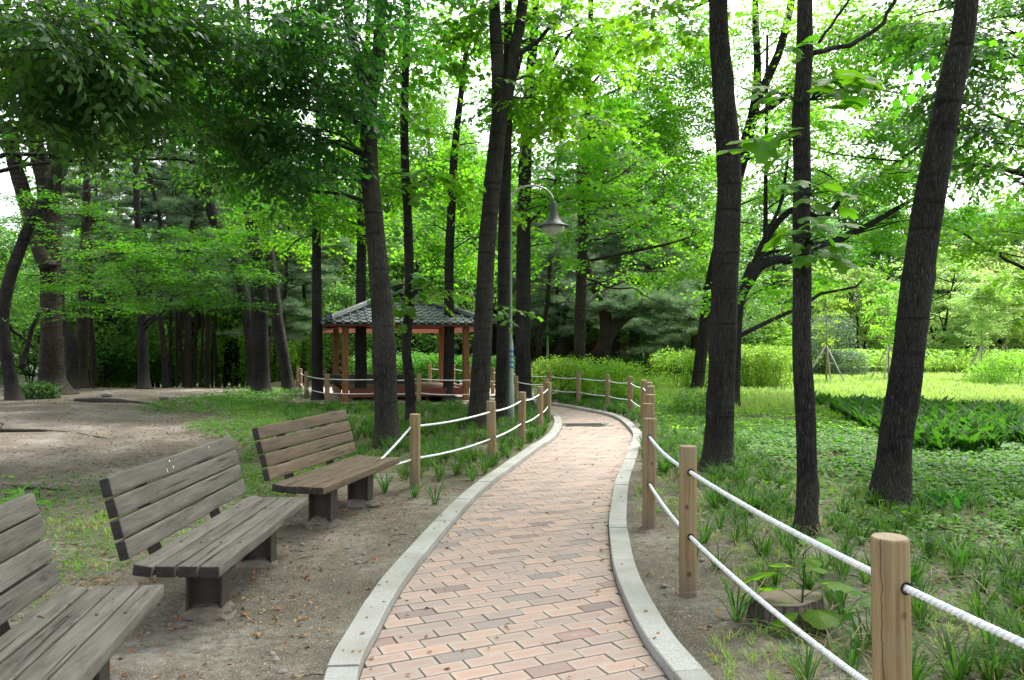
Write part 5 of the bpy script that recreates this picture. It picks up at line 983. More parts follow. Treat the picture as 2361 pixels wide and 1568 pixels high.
# --- pines (left grove and centre): three models copied
TUFT = None
def tuft(n=13, L=.17, w=.011, seed=0):
    r = np.random.default_rng(seed); V, T = [], []
    for i in range(n):
        d = r.normal(size=3); d[2] = abs(d[2])*.6+.15; d /= np.linalg.norm(d); s = np.cross(d, r.normal(size=3)); s /= np.linalg.norm(s); b = d*.01
        V += [b-s*w/2, b+s*w/2, b+d*L*r.uniform(.7, 1.1)]; T.append((3*i, 3*i+1, 3*i+2))
    return np.array(V), np.array(T), np.zeros(3*n, int)
TUFTS = [tuft(seed=s) for s in range(3)]
def pine_parts(branches, dens=1.0, tl=1.0, wide=1.0):
    """branches: list of (path pts). returns crown arrays"""
    pos, a0 = [], []
    for pl in branches:
        L = np.linalg.norm(pl[-1]-pl[0]); n = int(max(6, L*13*dens)); t = rng.random(n)**.6; idx = t*(len(pl)-1); i = np.minimum(idx.astype(int), len(pl)-2); f = (idx-i)[:, None]
        p = pl[i]*(1-f)+pl[i+1]*f; p = p+rng.normal(size=(n, 3))*np.array([.22, .22, .06])*wide*(L*.25+.3)*(.3+t[:, None]); pos.append(p); a0.append(np.full(n, rng.random()))
    pos = np.concatenate(pos); a0 = np.concatenate(a0); n = len(pos); Rm = rotz(rng.random(n)*6.28) @ rotx(rng.normal(0, .4, n)); out = []; w = rng.integers(0, 3, n)
    for k, (V, T, I) in enumerate(TUFTS):
        m = w == k; out.append(stamp(V, T, I, pos[m], Rm[m], rng.uniform(.8, 1.2, m.sum())*tl, a0[m]))
    return out
def pine_model(name, H, z0, r0, seed, spread=1.9):
    r = random.Random(seed); wood = MB(); c = [(r.gauss(0, .04)*z, r.gauss(0, .03)*z, z) for z in np.linspace(-.1, H, 9)]; c[0] = (0, 0, -.1); c = catmull(c, 4); V, T = sweep(c, np.linspace(r0, .03, len(c)), 9, True, bark_r(seed, .06, 3)); wood.add(V, T); br = []
    z = z0
    while z < H:
        for k in range(r.choice((3, 4, 5))):
            az = r.random()*6.28; L = spread*(1-.55*(z-z0)/(H-z0))*r.uniform(.6, 1.15); b = np.array([np.interp(z, c[:, 2], c[:, 0]), np.interp(z, c[:, 2], c[:, 1]), z+r.uniform(-.15, .15)]); e = b+np.array([math.cos(az)*L, math.sin(az)*L, L*r.uniform(-.05, .3)])
            pl, pr = limb(b, e, .028, .008, seed*100+len(br), .07, 6); br.append(pl); V, T = sweep(pl, pr, 4, False); wood.add(V, T)
        z += r.uniform(.45, .7)
    for _ in range(9):     # dead lower twigs
        z = r.uniform(1.6, z0); az = r.random()*6.28; b = np.array([np.interp(z, c[:, 2], c[:, 0]), np.interp(z, c[:, 2], c[:, 1]), z]); L = r.uniform(.4, 1.2); pl, pr = limb(b, b+np.array([math.cos(az)*L, math.sin(az)*L, L*r.uniform(-.1, .3)]), .014, .004, seed*300+_, .1, 5); V, T = sweep(pl, pr, 3, False); wood.add(V, T)
    Vc, Tc, Ac = merge(pine_parts(br, 1.7 if spread < 2.5 else 2.2, 1.7)); cr = np_mesh('crown', Vc, Tc, False, {'rnd': Ac}); cr.materials.append(M['pine']); t = np_mesh('trunk', np.concatenate(wood.V), np.concatenate(wood.T), True); t.materials.append(M['bark_pine']); return t, cr
LOWP = [pine_model('pine', 11, 2.4, .15, 23, 3.0), pine_model('pine', 12, 2.8, .15, 24, 2.7)]
PINES = [pine_model('pine', 13, 4.2, .17, 3), pine_model('pine', 12, 4.6, .14, 5, 1.7), pine_model('pine', 14, 3.6, .19, 8, 2.2)]
def place_model(name, label, models, k, loc, rz, sc, tilt=(0, 0), group=None, cat='tree', leafslot=None):
    t = thing(name, label, cat, loc, rz, group); t.rotation_euler = (tilt[0], tilt[1], rz); t.scale = (sc, sc, sc) if not isinstance(sc, tuple) else sc
    link('trunk', models[k][0], None, t); link('crown', models[k][1], None, t); return t
pl_ = [(216, 895, 26, 18), (382, 902, 25.5, 18), (392, 905, 27, 9), (408, 898, 27, 9), (425, 900, 29, 11), (435, 901, 26, 21), (448, 905, 28, 10), (462, 900, 27.5, 8), (478, 893, 27, 15), (490, 890, 31, 9), (500, 886, 29, 10), (510, 880, 33, 8), (520, 878, 34, 9), (535, 878, 35, 8), (545, 875, 33, 12), (398, 880, 34, 12), (350, 880, 33, 12), (290, 885, 34, 12), (250, 880, 36, 12), (620, 880, 30, 12), (632, 880, 33, 10), (365, 880, 38, 14), (470, 870, 38, 12), (560, 870, 40, 12), (320, 870, 40, 14), (270, 870, 42, 14), (230, 870, 34, 12), (120, 870, 36, 14), (660, 870, 38, 14), (690, 870, 42, 14), (590, 870, 44, 14), (440, 870, 44, 14)]
for i, (vx, vy, D, w) in enumerate(pl_):
    k = i % 3; r0 = (.17, .14, .19)[k]; s = w*.8/2/FV*D/r0; p = P(vx, vy, D); sz = max(.8, min(1.15, s*1.2))
    lab = f'{"thin" if w < 11 else "medium"} pine trunk {"deep in" if D > 31.5 else "at the front of"} the grove beyond the clearing' if i > 5 else ['pine trunk by the parked van, right of the rough plane trunk', 'leaning pine trunk before the left hedge, first of the grove', 'thin pine stem touching the leaning pine before the left hedge', 'thin pine stem right of the leaning pine at the end of the hedge', 'medium pine between thin stems in the middle of the grove', 'stoutest pine of the grove, in the middle of the row of thin stems'][i]
    place_model('pine_tree', lab, PINES, k, (p.x, D, float(gz(p.x, D))-.05), random.random()*6, (s, s, sz) if s < 1.6 else (1.6, 1.6, sz), (random.gauss(0, .03), random.gauss(0, .035)), 'pine trees of the grove beyond the clearing')
# centre red pines with spreading tufts
def big_pine(label, stems, limbs_, D, tl=1.0, dens=1.6):
    wood = MB()
    for s in stems:
        q = stem_world(s, D)
        c = catmull(q[:, :3], 6); rr = catmull(np.c_[q[:, 3], q[:, 3]*0, q[:, 3]*0], 6)[:, 0]; V, T = sweep(c, rr, 12, True, bark_r(len(label), .07, 3)); wood.add(V, T)
    base = stem_world(stems[0][:1], D)[0]; loc = (base[0], base[1], float(gz(base[0], base[1]))); t = thing('pine_tree', label, 'tree', loc); br = []
    for i, (a, b, w) in enumerate(limbs_):
        pl, pr = limb(P(a[0], a[1], D), P(b[0], b[1], D+random.uniform(-1.5, 1.5)), w, .012, i*7+int(D), .06, 8); V, T = sweep(pl, pr, 5, False); wood.add(V, T); br.append(pl)
        for j in range(5):
            c = pl[random.randrange(3, 8)]; e = c+np.array([random.gauss(0, .9), random.gauss(0, .9), random.gauss(.1, .2)]); p2, r2 = limb(c, e, .012, .004, i*17+j, .08, 5); V, T = sweep(p2, r2, 3, False); wood.add(V, T); br.append(p2)
    wood.build('trunk', M['bark_pine'], t, True, loc); V, T, A = merge(pine_parts(br, dens, tl, 1.1)); link('crown', np_mesh('crown', V-np.array(loc), T, False, {'rnd': A}), M['pine'], t)
big_pine('red pine leaning right with feathery tufts low over the dark hedge', [[(1378, 862, 46), (1390, 800, 34), (1425, 745, 26), (1470, 715, 18), (1490, 700, 13)], [(1380, 850, 40), (1396, 780, 32), (1392, 700, 26), (1370, 660, 20), (1350, 600, 18), (1338, 480, 15), (1335, 380, 12)]],
    [((1470, 715), (1400, 705), .04), ((1480, 708), (1530, 700), .04), ((1450, 728), (1500, 735), .04), ((1490, 700), (1440, 690), .03), ((1490, 700), (1580, 730), .04), ((1425, 745), (1480, 700), .04), ((1480, 705), (1560, 690), .04), ((1440, 735), (1530, 720), .04), ((1450, 730), (1590, 700), .04)], 29, 1.35, 3.2)
big_pine('bushy pine with drooping grey green tufts left of the yellow shrubs', [[(1600, 880, 24), (1604, 820, 20), (1600, 760, 18), (1590, 700, 14)]],
    [((1600, 800), (1530, 790), .04), ((1600, 780), (1640, 760), .04), ((1595, 740), (1540, 740), .04), ((1595, 740), (1660, 720), .04), ((1590, 700), (1580, 690), .03), ((1598, 760), (1500, 770), .04), ((1598, 820), (1560, 820), .04), ((1590, 700), (1640, 690), .04)], 31, 1.4, 3.4)
big_pine('dark pine with a brown dead crown behind the hanging lamp', [[(1240, 870, 14), (1245, 780, 12), (1262, 700, 11), (1268, 600, 10), (1275, 480, 8), (1290, 350, 7)]],
    [((1265, 640), (1330, 600), .03), ((1265, 620), (1220, 590), .03), ((1270, 560), (1340, 540), .03), ((1275, 500), (1230, 480), .03), ((1280, 450), (1350, 430), .03), ((1285, 390), (1330, 360), .03), ((1262, 700), (1310, 700), .03), ((1268, 600), (1300, 560), .03)], 30, 1.3, 2.4)
for i, (vx, D, k, s, lab) in enumerate([(1290, 36, 2, .9, 'dark pine behind the brown crowned one'), (1395, 38, 0, .95, 'dark pine behind the leaning red pine'), (1225, 40, 1, .9, 'slim pine seen between the lamp pole and the dark trunk'), (1470, 40, 2, .8, 'pine behind the feathery tufts, right of the notice board'), (650, 32, 2, .8, 'grey green pine between the leaning trunk and the tall slim one'), (700, 35, 0, .85, 'pale needled pine left of the tall slim trunk'), (640, 40, 1, .9, 'pine behind the grey leaning trunk'), (770, 42, 2, .8, 'pine behind the left corner of the pavilion roof')]):
    p = P(vx, 870, D); place_model('pine_tree', lab, PINES, k, (p.x, D, -.05), i*1.3, s, (random.gauss(0, .03), random.gauss(0, .04)))

for i, (vx, D, s, lab) in enumerate([(215, 31, 1.0, 'bluish pine filling the gap right of the massive blotchy trunk'), (330, 33, 1.05, 'bluish pine above the maple foliage, left one'), (440, 32, 1.0, 'bluish pine above the maple foliage, right one'), (520, 34, 1.1, 'bluish pine behind the curved leaning trunk'), (655, 28, .72, 'pale grey green pine between the leaning trunk and the tall slim trunk'), (705, 30, .7, 'pale grey green pine touching the tall slim trunk'), (1290, 33, .8, 'dark pine hanging over the hedge behind the lamp'), (1450, 35, .85, 'dark bluish pine behind the red pine'), (1540, 35, .7, 'grey green pine left of the yellow shrubs')]):
    p = P(vx, 870, D); place_model('pine_tree', lab, LOWP, i % 2, (p.x, D, -.05), i*1.7, s, (random.gauss(0, .03), random.gauss(0, .04)))

# --- broadleaved woodland behind: models copied
def forest_model(H, z0, rx, seed, n, size, leaf, bark='bark_smooth', kind='rhomb', layered=False, stems=1):
    r = random.Random(seed); g = np.random.default_rng(seed); wood = MB(); tops = []
    for s in range(stems):
        a = s*6.28/stems+r.random(); c = np.array([(0, 0, -.1), (r.gauss(0, .05)+(.25*math.cos(a) if stems > 1 else 0), r.gauss(0, .05)+(.25*math.sin(a) if stems > 1 else 0), H*.25), (math.cos(a)*H*.06*(stems > 1)*2+r.gauss(0, .2), math.sin(a)*H*.06*(stems > 1)*2+r.gauss(0, .2), H*.6), (math.cos(a)*H*.1*(stems > 1)*2+r.gauss(0, .4), r.gauss(0, .4), H*.92)]); c = catmull(c, 5)
        V, T = sweep(c, np.linspace(.016*H/max(1, stems*.6), .02, len(c)), 8, True, bark_r(seed+s, .06, 2)); wood.add(V, T); tops.append(c)
    nc = int(26+H*3); cl = []
    for i in range(nc):
        z = z0+(H-z0)*(i+.5)/nc; prof = math.sin(min(1, (z-z0)/(H-z0)*.9+.12)*PI)**.55; az = i*2.4+r.random(); rr_ = rx*prof*r.uniform(.35, 1); p = np.array([math.cos(az)*rr_, math.sin(az)*rr_, z]); cl.append(p)
        c = tops[i % stems]; zi = max(z-.45*rr_-.3, z0*.6); b = np.array([np.interp(zi, c[:, 2], c[:, 0]), np.interp(zi, c[:, 2], c[:, 1]), zi]); pl, pr = limb(b, p, .012+.012*rr_, .006, seed*50+i, .08, 6); V, T = sweep(pl, pr, 4, False); wood.add(V, T)
    cl = np.array(cl); k = g.integers(0, nc, n); cr = rx*.26+.25; d = g.normal(size=(n, 3)); d /= np.linalg.norm(d, axis=1)[:, None]; pos = cl[k]+d*(g.random((n, 1))**.5)*np.array([cr, cr, cr*(.22 if layered else .55)])
    az = g.random(n)*6.28; Rm = rotz(az) @ rotx(-.35+g.normal(0, .3, n)) @ roty(g.normal(0, .4, n)); lv, lt = leaf_shape(kind); a0 = g.random(nc)[k]
    V, T, A = stamp(lv, lt, np.zeros(len(lv), int), pos, Rm, g.uniform(.7, 1.25, n)*size, a0); cm = np_mesh('crown', V, T, False, {'rnd': A}); cm.materials.append(M[leaf])
    tm_ = np_mesh('trunk', np.concatenate(wood.V), np.concatenate(wood.T), True); tm_.materials.append(M[bark]); return tm_, cm
FOR = [forest_model(14, 2.0, 4.2, 11, 17000, .26, 'forest'), forest_model(12, 1.6, 3.6, 12, 15000, .24, 'forest', layered=True), forest_model(15, 4.2, 4.4, 13, 17000, .25, 'forest'), forest_model(10, 1.2, 3.4, 14, 13000, .22, 'forest', stems=3), forest_model(13, 4, 3.8, 15, 14000, .22, 'tulip'), forest_model(13, 1.8, 4.0, 16, 16000, .24, 'mint', layered=True), forest_model(11, 1.5, 3.6, 17, 14000, .22, 'mint')]
PALE = [forest_model(6.5, 1.2, 2.6, 21, 8000, .19, 'forest_pale', layered=True, stems=2), forest_model(5.2, 1.0, 2.1, 22, 7000, .17, 'lime', layered=True, stems=2)]
FR = random.Random(5)
def far_trees(rows):
    where = [(-400, 300, 'beyond the parking area at the far left'), (300, 750, 'behind the pine grove'), (750, 1150, 'behind the pavilion'), (1150, 1620, 'behind the hanging lamp and the pines'), (1620, 2000, 'behind the broad scarred trunk and the meadow'), (2000, 3200, 'beyond the meadow on the right')]
    kinds = ['tall dense green tree', 'layered dark green tree', 'tall lime green tree', 'low branching many stemmed tree', 'tall light green tree', 'layered mint green tree', 'rounded hazy mint tree']  # mint green: hazy brightness of the far trees put into the leaf colour
    for D, x0, x1, step, hs_, ks in rows:
        x = x0
        while x < x1:
            k = FR.choice(ks); dd = D+FR.uniform(-2.5, 2.5); p = P(x, 800, dd); w = next(t for a, b, t in where if a <= x < b) if -400 <= x < 3200 else where[0 if x < 0 else -1][2]
            place_model('woodland_tree', f'{kinds[k]} {w}', FOR, k, (p.x, dd, float(gz(p.x, dd))-.05), FR.random()*6.28, hs_*FR.uniform(.85, 1.15), (FR.gauss(0, .03), FR.gauss(0, .03)), f'{kinds[k]}s {w}'.replace('tree ', 'trees ') if False else f'woodland {w}: {kinds[k]}')
            x += step*FR.uniform(.75, 1.3)
far_trees([(74, -300, 3000, 105, 1.12, (0, 1, 3)), (56, 760, 1660, 130, 1.05, (0, 1, 3, 4)), (60, -250, 700, 210, .8, (2, 4)), (54, 1780, 2900, 120, .88, (5, 6, 1)), (36, -300, 130, 190, .8, (3, 4, 0)), (40, 830, 1210, 150, .92, (4, 2)), (44, 1400, 1620, 130, .95, (2, 0)), (51, 230, 700, 240, .95, (2, 4))])
for i, (vx, D, k, s, lab) in enumerate([(1985, 45, 0, .9, 'pale layered tree left of the leaning right trunk, above the weeds'), (2160, 43, 0, 1.05, 'pale layered tree just right of the leaning trunk'), (2310, 45, 0, 1.1, 'tall pale layered tree at the right edge'), (2060, 48, 1, 1.0, 'lime layered tree behind the leaning right trunk'), (1780, 40, 1, .62, 'small lime tree rising behind the clipped yellow shrubs'), (1760, 38, 1, .55, 'lowest lime tree behind the yellow shrubs'), (2440, 44, 0, 1.0, 'pale layered tree beyond the right edge'), (2230, 50, 0, 1.2, 'tallest pale layered tree behind the crossed stakes'), (1880, 47, 0, 1.0, 'pale layered tree behind the slender trunk')]):
    p = P(vx, 800, D); place_model('small_tree', lab, PALE, k, (p.x, D, 0), i*1.9, s)
# willow-like pale tree behind centre
wl = forest_model(15, 3, 3.6, 31, 12000, .34, 'forest', kind='slim'); 
for vx, D, s, lab in ((985, 40, .95, 'pale drooping willow like tree between the slim trunks'), (1060, 44, .9, 'second drooping willow like tree behind the slim dark trunk')): p = P(vx, 800, D); place_model('willow_tree', lab, [wl], 0, (p.x, D, 0), .4, s)
LIT = forest_model(4.8, .8, 2.3, 43, 8000, .13, 'lime', stems=4)  # sunlit look put into the leaves by the brighter lime colour
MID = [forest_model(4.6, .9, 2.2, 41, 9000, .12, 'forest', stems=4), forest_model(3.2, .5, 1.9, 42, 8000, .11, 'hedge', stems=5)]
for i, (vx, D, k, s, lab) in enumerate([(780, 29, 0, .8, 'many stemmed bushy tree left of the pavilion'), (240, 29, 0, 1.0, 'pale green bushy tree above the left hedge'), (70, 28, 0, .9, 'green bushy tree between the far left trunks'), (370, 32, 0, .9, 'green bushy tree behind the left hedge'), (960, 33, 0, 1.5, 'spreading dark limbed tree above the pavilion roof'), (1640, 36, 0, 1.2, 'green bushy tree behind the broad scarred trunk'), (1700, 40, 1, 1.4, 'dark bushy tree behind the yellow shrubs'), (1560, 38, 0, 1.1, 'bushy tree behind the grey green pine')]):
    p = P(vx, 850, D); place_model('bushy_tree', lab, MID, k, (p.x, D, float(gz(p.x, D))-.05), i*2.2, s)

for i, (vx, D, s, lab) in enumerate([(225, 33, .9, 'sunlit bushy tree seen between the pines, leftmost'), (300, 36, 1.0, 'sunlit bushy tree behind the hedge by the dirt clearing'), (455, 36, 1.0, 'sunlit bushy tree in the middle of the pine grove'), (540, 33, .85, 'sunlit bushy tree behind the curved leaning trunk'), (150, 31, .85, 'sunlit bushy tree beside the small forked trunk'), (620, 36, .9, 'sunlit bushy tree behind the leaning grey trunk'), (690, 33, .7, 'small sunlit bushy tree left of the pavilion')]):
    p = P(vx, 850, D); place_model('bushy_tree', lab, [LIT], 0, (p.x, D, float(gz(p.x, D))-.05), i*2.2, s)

# --- hedges and shrubs
def shrub(name, label, boxes, leaf, n, size, kind='rhomb', cat='shrub', stems=0, rough=.18, group=None, sprig=0):
    """boxes: (cx, cy, rx, ry, h) ellipsoid-ish lumps"""
    c0 = boxes[0]; loc = (c0[0], c0[1], float(gz(c0[0], c0[1]))); t = thing(name, label, cat, loc, 0, group); pos = []; tot = sum(b[2]*b[3] for b in boxes)
    for cx, cy, rx, ry, h in boxes:
        m = int(n*rx*ry/tot); d = rng.normal(size=(m, 3)); d /= np.linalg.norm(d, axis=1)[:, None]; d = np.sign(d)*np.abs(d)**.7; rr = 1-rng.random((m, 1))**2.2*.55; p = d*rr*np.array([rx, ry, h*.5])
        p += rng.normal(size=(m, 3))*rough*.25; p += np.array([cx, cy, h*.5+.04]); pos.append(p[p[:, 2] > .02])
    if sprig:
        for cx, cy, rx, ry, h in boxes:
            for _ in range(sprig):
                a = rng.random()*6.28; b = np.array([cx+math.cos(a)*rx*.7*rng.random(), cy+math.sin(a)*ry*.7*rng.random(), h*.85]); e = b+np.array([rng.normal(0, .12), rng.normal(0, .12), rng.uniform(.1, .32)]); s = rng.random((16, 1)); pos.append(b+(e-b)*s+rng.normal(size=(16, 3))*.035)
    pos = np.concatenate(pos); m = len(pos); lv, lt = leaf_shape(kind); Rm = rotz(rng.random(m)*6.28) @ rotx(rng.normal(-.1, .5, m)) @ roty(rng.normal(0, .4, m)); a0 = np.clip(.25+.5*rng.random(m), 0, 1)
    V, T, A = stamp(lv, lt, np.zeros(len(lv), int), pos, Rm, rng.uniform(.7, 1.2, m)*size, a0); link('foliage', np_mesh('foliage', V-np.array(loc), T, False, {'rnd': A}), M[leaf], t)
    mb = MB()
    for cx, cy, rx, ry, h in boxes:
        for _ in range(stems or max(5, int(rx*ry*5))):
            a = rng.random()*6.28; q = rng.random()**.5; b = np.array([cx+math.cos(a)*rx*q*.6, cy+math.sin(a)*ry*q*.6, loc[2]-.03]); e = np.array([cx+math.cos(a)*rx*q*.95, cy+math.sin(a)*ry*q*.95, h*.85]); V, T = sweep(*limb(b, e, .009, .004, int(rng.integers(1e6)), .1, 6), 4, False); mb.add(V, T)
    mb.build('stems', M['bark_grey'], t, False, loc)['kind'] = 'stuff'; return t
def row(v0, v1, D, n, rx, ry, h, dD=0): return [(P(v0+(v1-v0)*(i+.5)/n, 0, D+dD*i/n).x, D+dD*i/n+random.uniform(-.15, .15), rx*random.uniform(.9, 1.1), ry, h*random.uniform(.92, 1.06)) for i in range(n)]
shrub('shrub', 'yellow green spreading shrub behind the far fence posts, left of the pale trunk', [(P(1282, 0, 21.8).x, 22, .75, .7, 1.12), (P(1320, 0, 21.8).x, 22.4, .7, .7, 1.12)], 'lime', 5200, .075, sprig=5)
shrub('shrub', 'yellow green spreading shrub behind the far fence posts, right of the pale trunk', [(P(1385, 0, 21.4).x, 21.4, .8, .8, 1.12), (P(1430, 0, 21).x, 20.9, .7, .7, 1.02)], 'lime', 5600, .075, sprig=5)
shrub('shrub', 'bright yellow green twiggy shrub behind the leaning trunk base', [(P(1570, 0, 25).x, 25.3, .95, .8, 1.35), (P(1610, 0, 25).x, 25, .6, .6, 1.2)], 'lime', 5200, .075, stems=22, sprig=6)
shrub('clipped_shrub', 'large flat topped yellow green shrub between the broad and the slender trunk', [(P(1740, 0, 25).x, 25.5, .95, 1.0, 1.5), (P(1790, 0, 25).x, 25.5, .75, 1, 1.45), (P(1700, 0, 25).x, 25.5, .6, 1, 1.45)], 'lime', 12000, .075, stems=30, sprig=8)
shrub('shrub', 'low leafy green shrub at the foot of the broad scarred trunk', [(P(1610, 0, 16).x, 16.3, .5, .5, .55)], 'cover', 2200, .06, sprig=3)
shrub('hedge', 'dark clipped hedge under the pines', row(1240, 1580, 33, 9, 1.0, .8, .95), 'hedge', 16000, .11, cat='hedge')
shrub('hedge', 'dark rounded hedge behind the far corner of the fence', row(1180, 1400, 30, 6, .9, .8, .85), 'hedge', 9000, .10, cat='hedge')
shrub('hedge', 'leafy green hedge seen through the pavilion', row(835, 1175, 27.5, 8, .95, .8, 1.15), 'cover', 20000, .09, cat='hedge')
shrub('hedge', 'green hedge on the far side of the dirt clearing', row(215, 400, 30, 6, .9, .8, 1.45, 1), 'cover', 16000, .09, cat='hedge')
shrub('hedge', 'small hedge behind the pine trunks', row(400, 690, 38, 8, 1.2, 1, 1.3), 'cover', 12000, .13, cat='hedge')
shrub('shrub', 'dark low shrub between the leaning and the massive trunk', [(P(72, 0, 19.5).x, 19.6, .6, .4, .55), (P(100, 0, 20).x, 20, .35, .3, .4)], 'hedge', 2200, .09)
shrub('shrub', 'broad leaved weed clump at the left edge behind the first bench', [(-4.35, 6.6, .25, .25, .3), (-4.45, 7.1, .2, .2, .28)], 'cover', 160, .09, kind='oval')
shrub('undergrowth', 'mixed undergrowth filling the foot of the woodland behind everything', [(P(v, 0, 62).x, 62+FR.uniform(-3, 3), 3, 2, FR.uniform(2.2, 3.6)) for v in range(-300, 2900, 75)], 'forest', 60000, .3, cat='undergrowth', rough=1.2)['kind'] = 'stuff'
shrub('rounded_shrub', 'rounded reddish green juniper like bush behind the first staked sapling', [(P(1925, 0, 35).x, 35.5, 1.0, .9, 2.9), (P(1890, 0, 35).x, 35.5, .9, .8, 1.5), (P(1960, 0, 34).x, 34.5, .9, .8, 1.2)], 'pine', 12000, .09, sprig=4)
shrub('shrub', 'reddish green shrub at the right edge of the meadow', [(P(2345, 0, 27).x, 27.5, .8, .7, 1.25), (P(2290, 0, 27).x, 27.5, .6, .5, .8)], 'lime', 4200, .075, sprig=5)
# --- saplings on tripods
def sapling(label, vx, D, H, seed, stk='stake', dens=1.0, leaf='lime', spread=.55):
    p = P(vx, 0, D); t = thing('staked_sapling', label, 'sapling', (p.x, D, 0), 0, 'young trees held by tripods of stakes'); mb = MB(); V, T = sweep([(0, 0, -.1), (.02, 0, H*.4), (-.03, 0, H)], [.035, .028, .008], 6); mb.add(V, T); parts = []
    r = random.Random(seed)
    for i in range(10):
        z = H*(.33+.06*i); a = r.random()*6.28; e = (math.cos(a)*spread*r.uniform(.5, 1), math.sin(a)*spread*r.uniform(.5, 1), z+spread*r.uniform(.5, 1.1)); pl, pr = limb((0, 0, z), e, .012, .004, seed*9+i, .06, 6); V, T = sweep(pl, pr, 4, False); mb.add(V, T)
        pa, _ = blob_sprays(e, (.28, .28, .25), int(9*dens), 'small', sub=3); parts += pa
    pa, _ = blob_sprays((0, 0, H*.9), (.25, .25, .5), int(20*dens), 'small'); parts += pa
    mb.build('trunk', M['bark_pale'], t, True); V, T, A = merge(parts); link('crown', np_mesh('crown', V, T, False, {'rnd': A}), M[leaf], t)
    for k in range(3):
        a = seed+k*2.09; V, T = sweep([(math.cos(a)*.95, math.sin(a)*.95, -.05), (math.cos(a)*.03, math.sin(a)*.03, 1.45)], .032, 6); m2 = MB(); m2.add(V, T); m2.build('stake', M[stk], t)
sapling('staked sapling just right of the slender trunk, thin leaves before the rounded bush', 1905, 29, 4.3, 1, 'stake'); sapling('staked sapling with pale bark left of the leaning right trunk', 2048, 31, 3.7, 2, 'stake', 1.3)
sapling('leafy pale sapling with crossed stakes right of the leaning trunk', 2262, 30, 3.9, 4, 'stake', 4.2, 'forest_pale', .75); sapling('farther pale sapling on stakes at the right edge', 2318, 33, 3.8, 5, 'stake', 3.6, 'forest_pale', .75); sapling('sapling whose stakes stand at the right edge of the meadow', 2372, 32, 3.4, 6, 'stake', 2.4, 'lime', .7)
# white rope line beyond the meadow
build_fence('rope_fence', 'low white rope line crossing the meadow before the tall weeds', [(P(v, 0, 37).x, 37+i*.2) for i, v in enumerate((1890, 1960, 2030, 2100, 2170, 2240))], [.55]*6, holes=(.8, .35), sag=.02)

# --- ground vegetation
def ground_pts(n, f, xr, yr):
    """n random points kept with probability f(x, y)"""
    x = rng.uniform(*xr, n*6); y = rng.uniform(*yr, n*6); keep = rng.random(n*6) < f(x, y); x, y = x[keep][:n], y[keep][:n]
    nr = (np.abs(x) < 4) & (y < 23); 
    if nr.any():
        pd = path_d(np.stack([x[nr], y[nr]], 1)); bad = np.zeros(len(x), bool); bad[np.where(nr)[0][pd > -.22]] = True; x, y = x[~bad], y[~bad]
    return np.stack([x, y, gz(x, y)], 1)
def blade_tuft(n, L, w, seed, arch=1.0, erect=.35):
    r = np.random.default_rng(seed); V, T, I = [], [], []; o = 0
    for i in range(n):
        az = r.random()*6.28; l = L*r.uniform(.6, 1.1); out = r.uniform(erect*.4, erect*1.5); d = np.array([math.cos(az), math.sin(az), 0]); s = np.array([-math.sin(az), math.cos(az), 0]); b = d*r.uniform(0, .025)
        for k, t in enumerate((0, .35, .7, 1)):
            q = b+d*l*(out*t+.45*arch*t*t*out)+np.array([0, 0, l*(t-.42*arch*t*t*t)*.95]); ww = w*(.7, 1, .8, 0)[k]/2
            if k < 3: V += [q-s*ww, q+s*ww]
            else: V.append(q)
        T += [(o, o+1, o+3), (o, o+3, o+2), (o+2, o+3, o+5), (o+2, o+5, o+4), (o+4, o+5, o+6)]; I += [i]*7; o += 7
    return np.array(V), np.array(T), np.array(I)
TURF = [blade_tuft(22, .34, .0105, s) for s in range(6)]
def stuff_tufts(name, label, pts, mods, leaf, sc, var=.25):
    parts = []; w = rng.integers(0, len(mods), len(pts)); n = len(pts); Rz = rotz(rng.random(n)*6.28) @ rotx(rng.normal(0, .08, n)); s = sc*rng.uniform(1-var, 1+var, n)
    for k, (V, T, I) in enumerate(mods):
        m = w == k
        if m.any(): parts.append(stamp(V, T, I, pts[m], Rz[m], s[m], rng.random(m.sum())))
    V, T, A = merge(parts); return setp(link(name, np_mesh(name, V, T, False, {'rnd': A}), M[leaf]), label, kind='stuff')
def clumpy(x, y, s=1.3, o=0.0): return np.array([noise.noise((a*s, b*s, o)) for a, b in zip(x, y)])
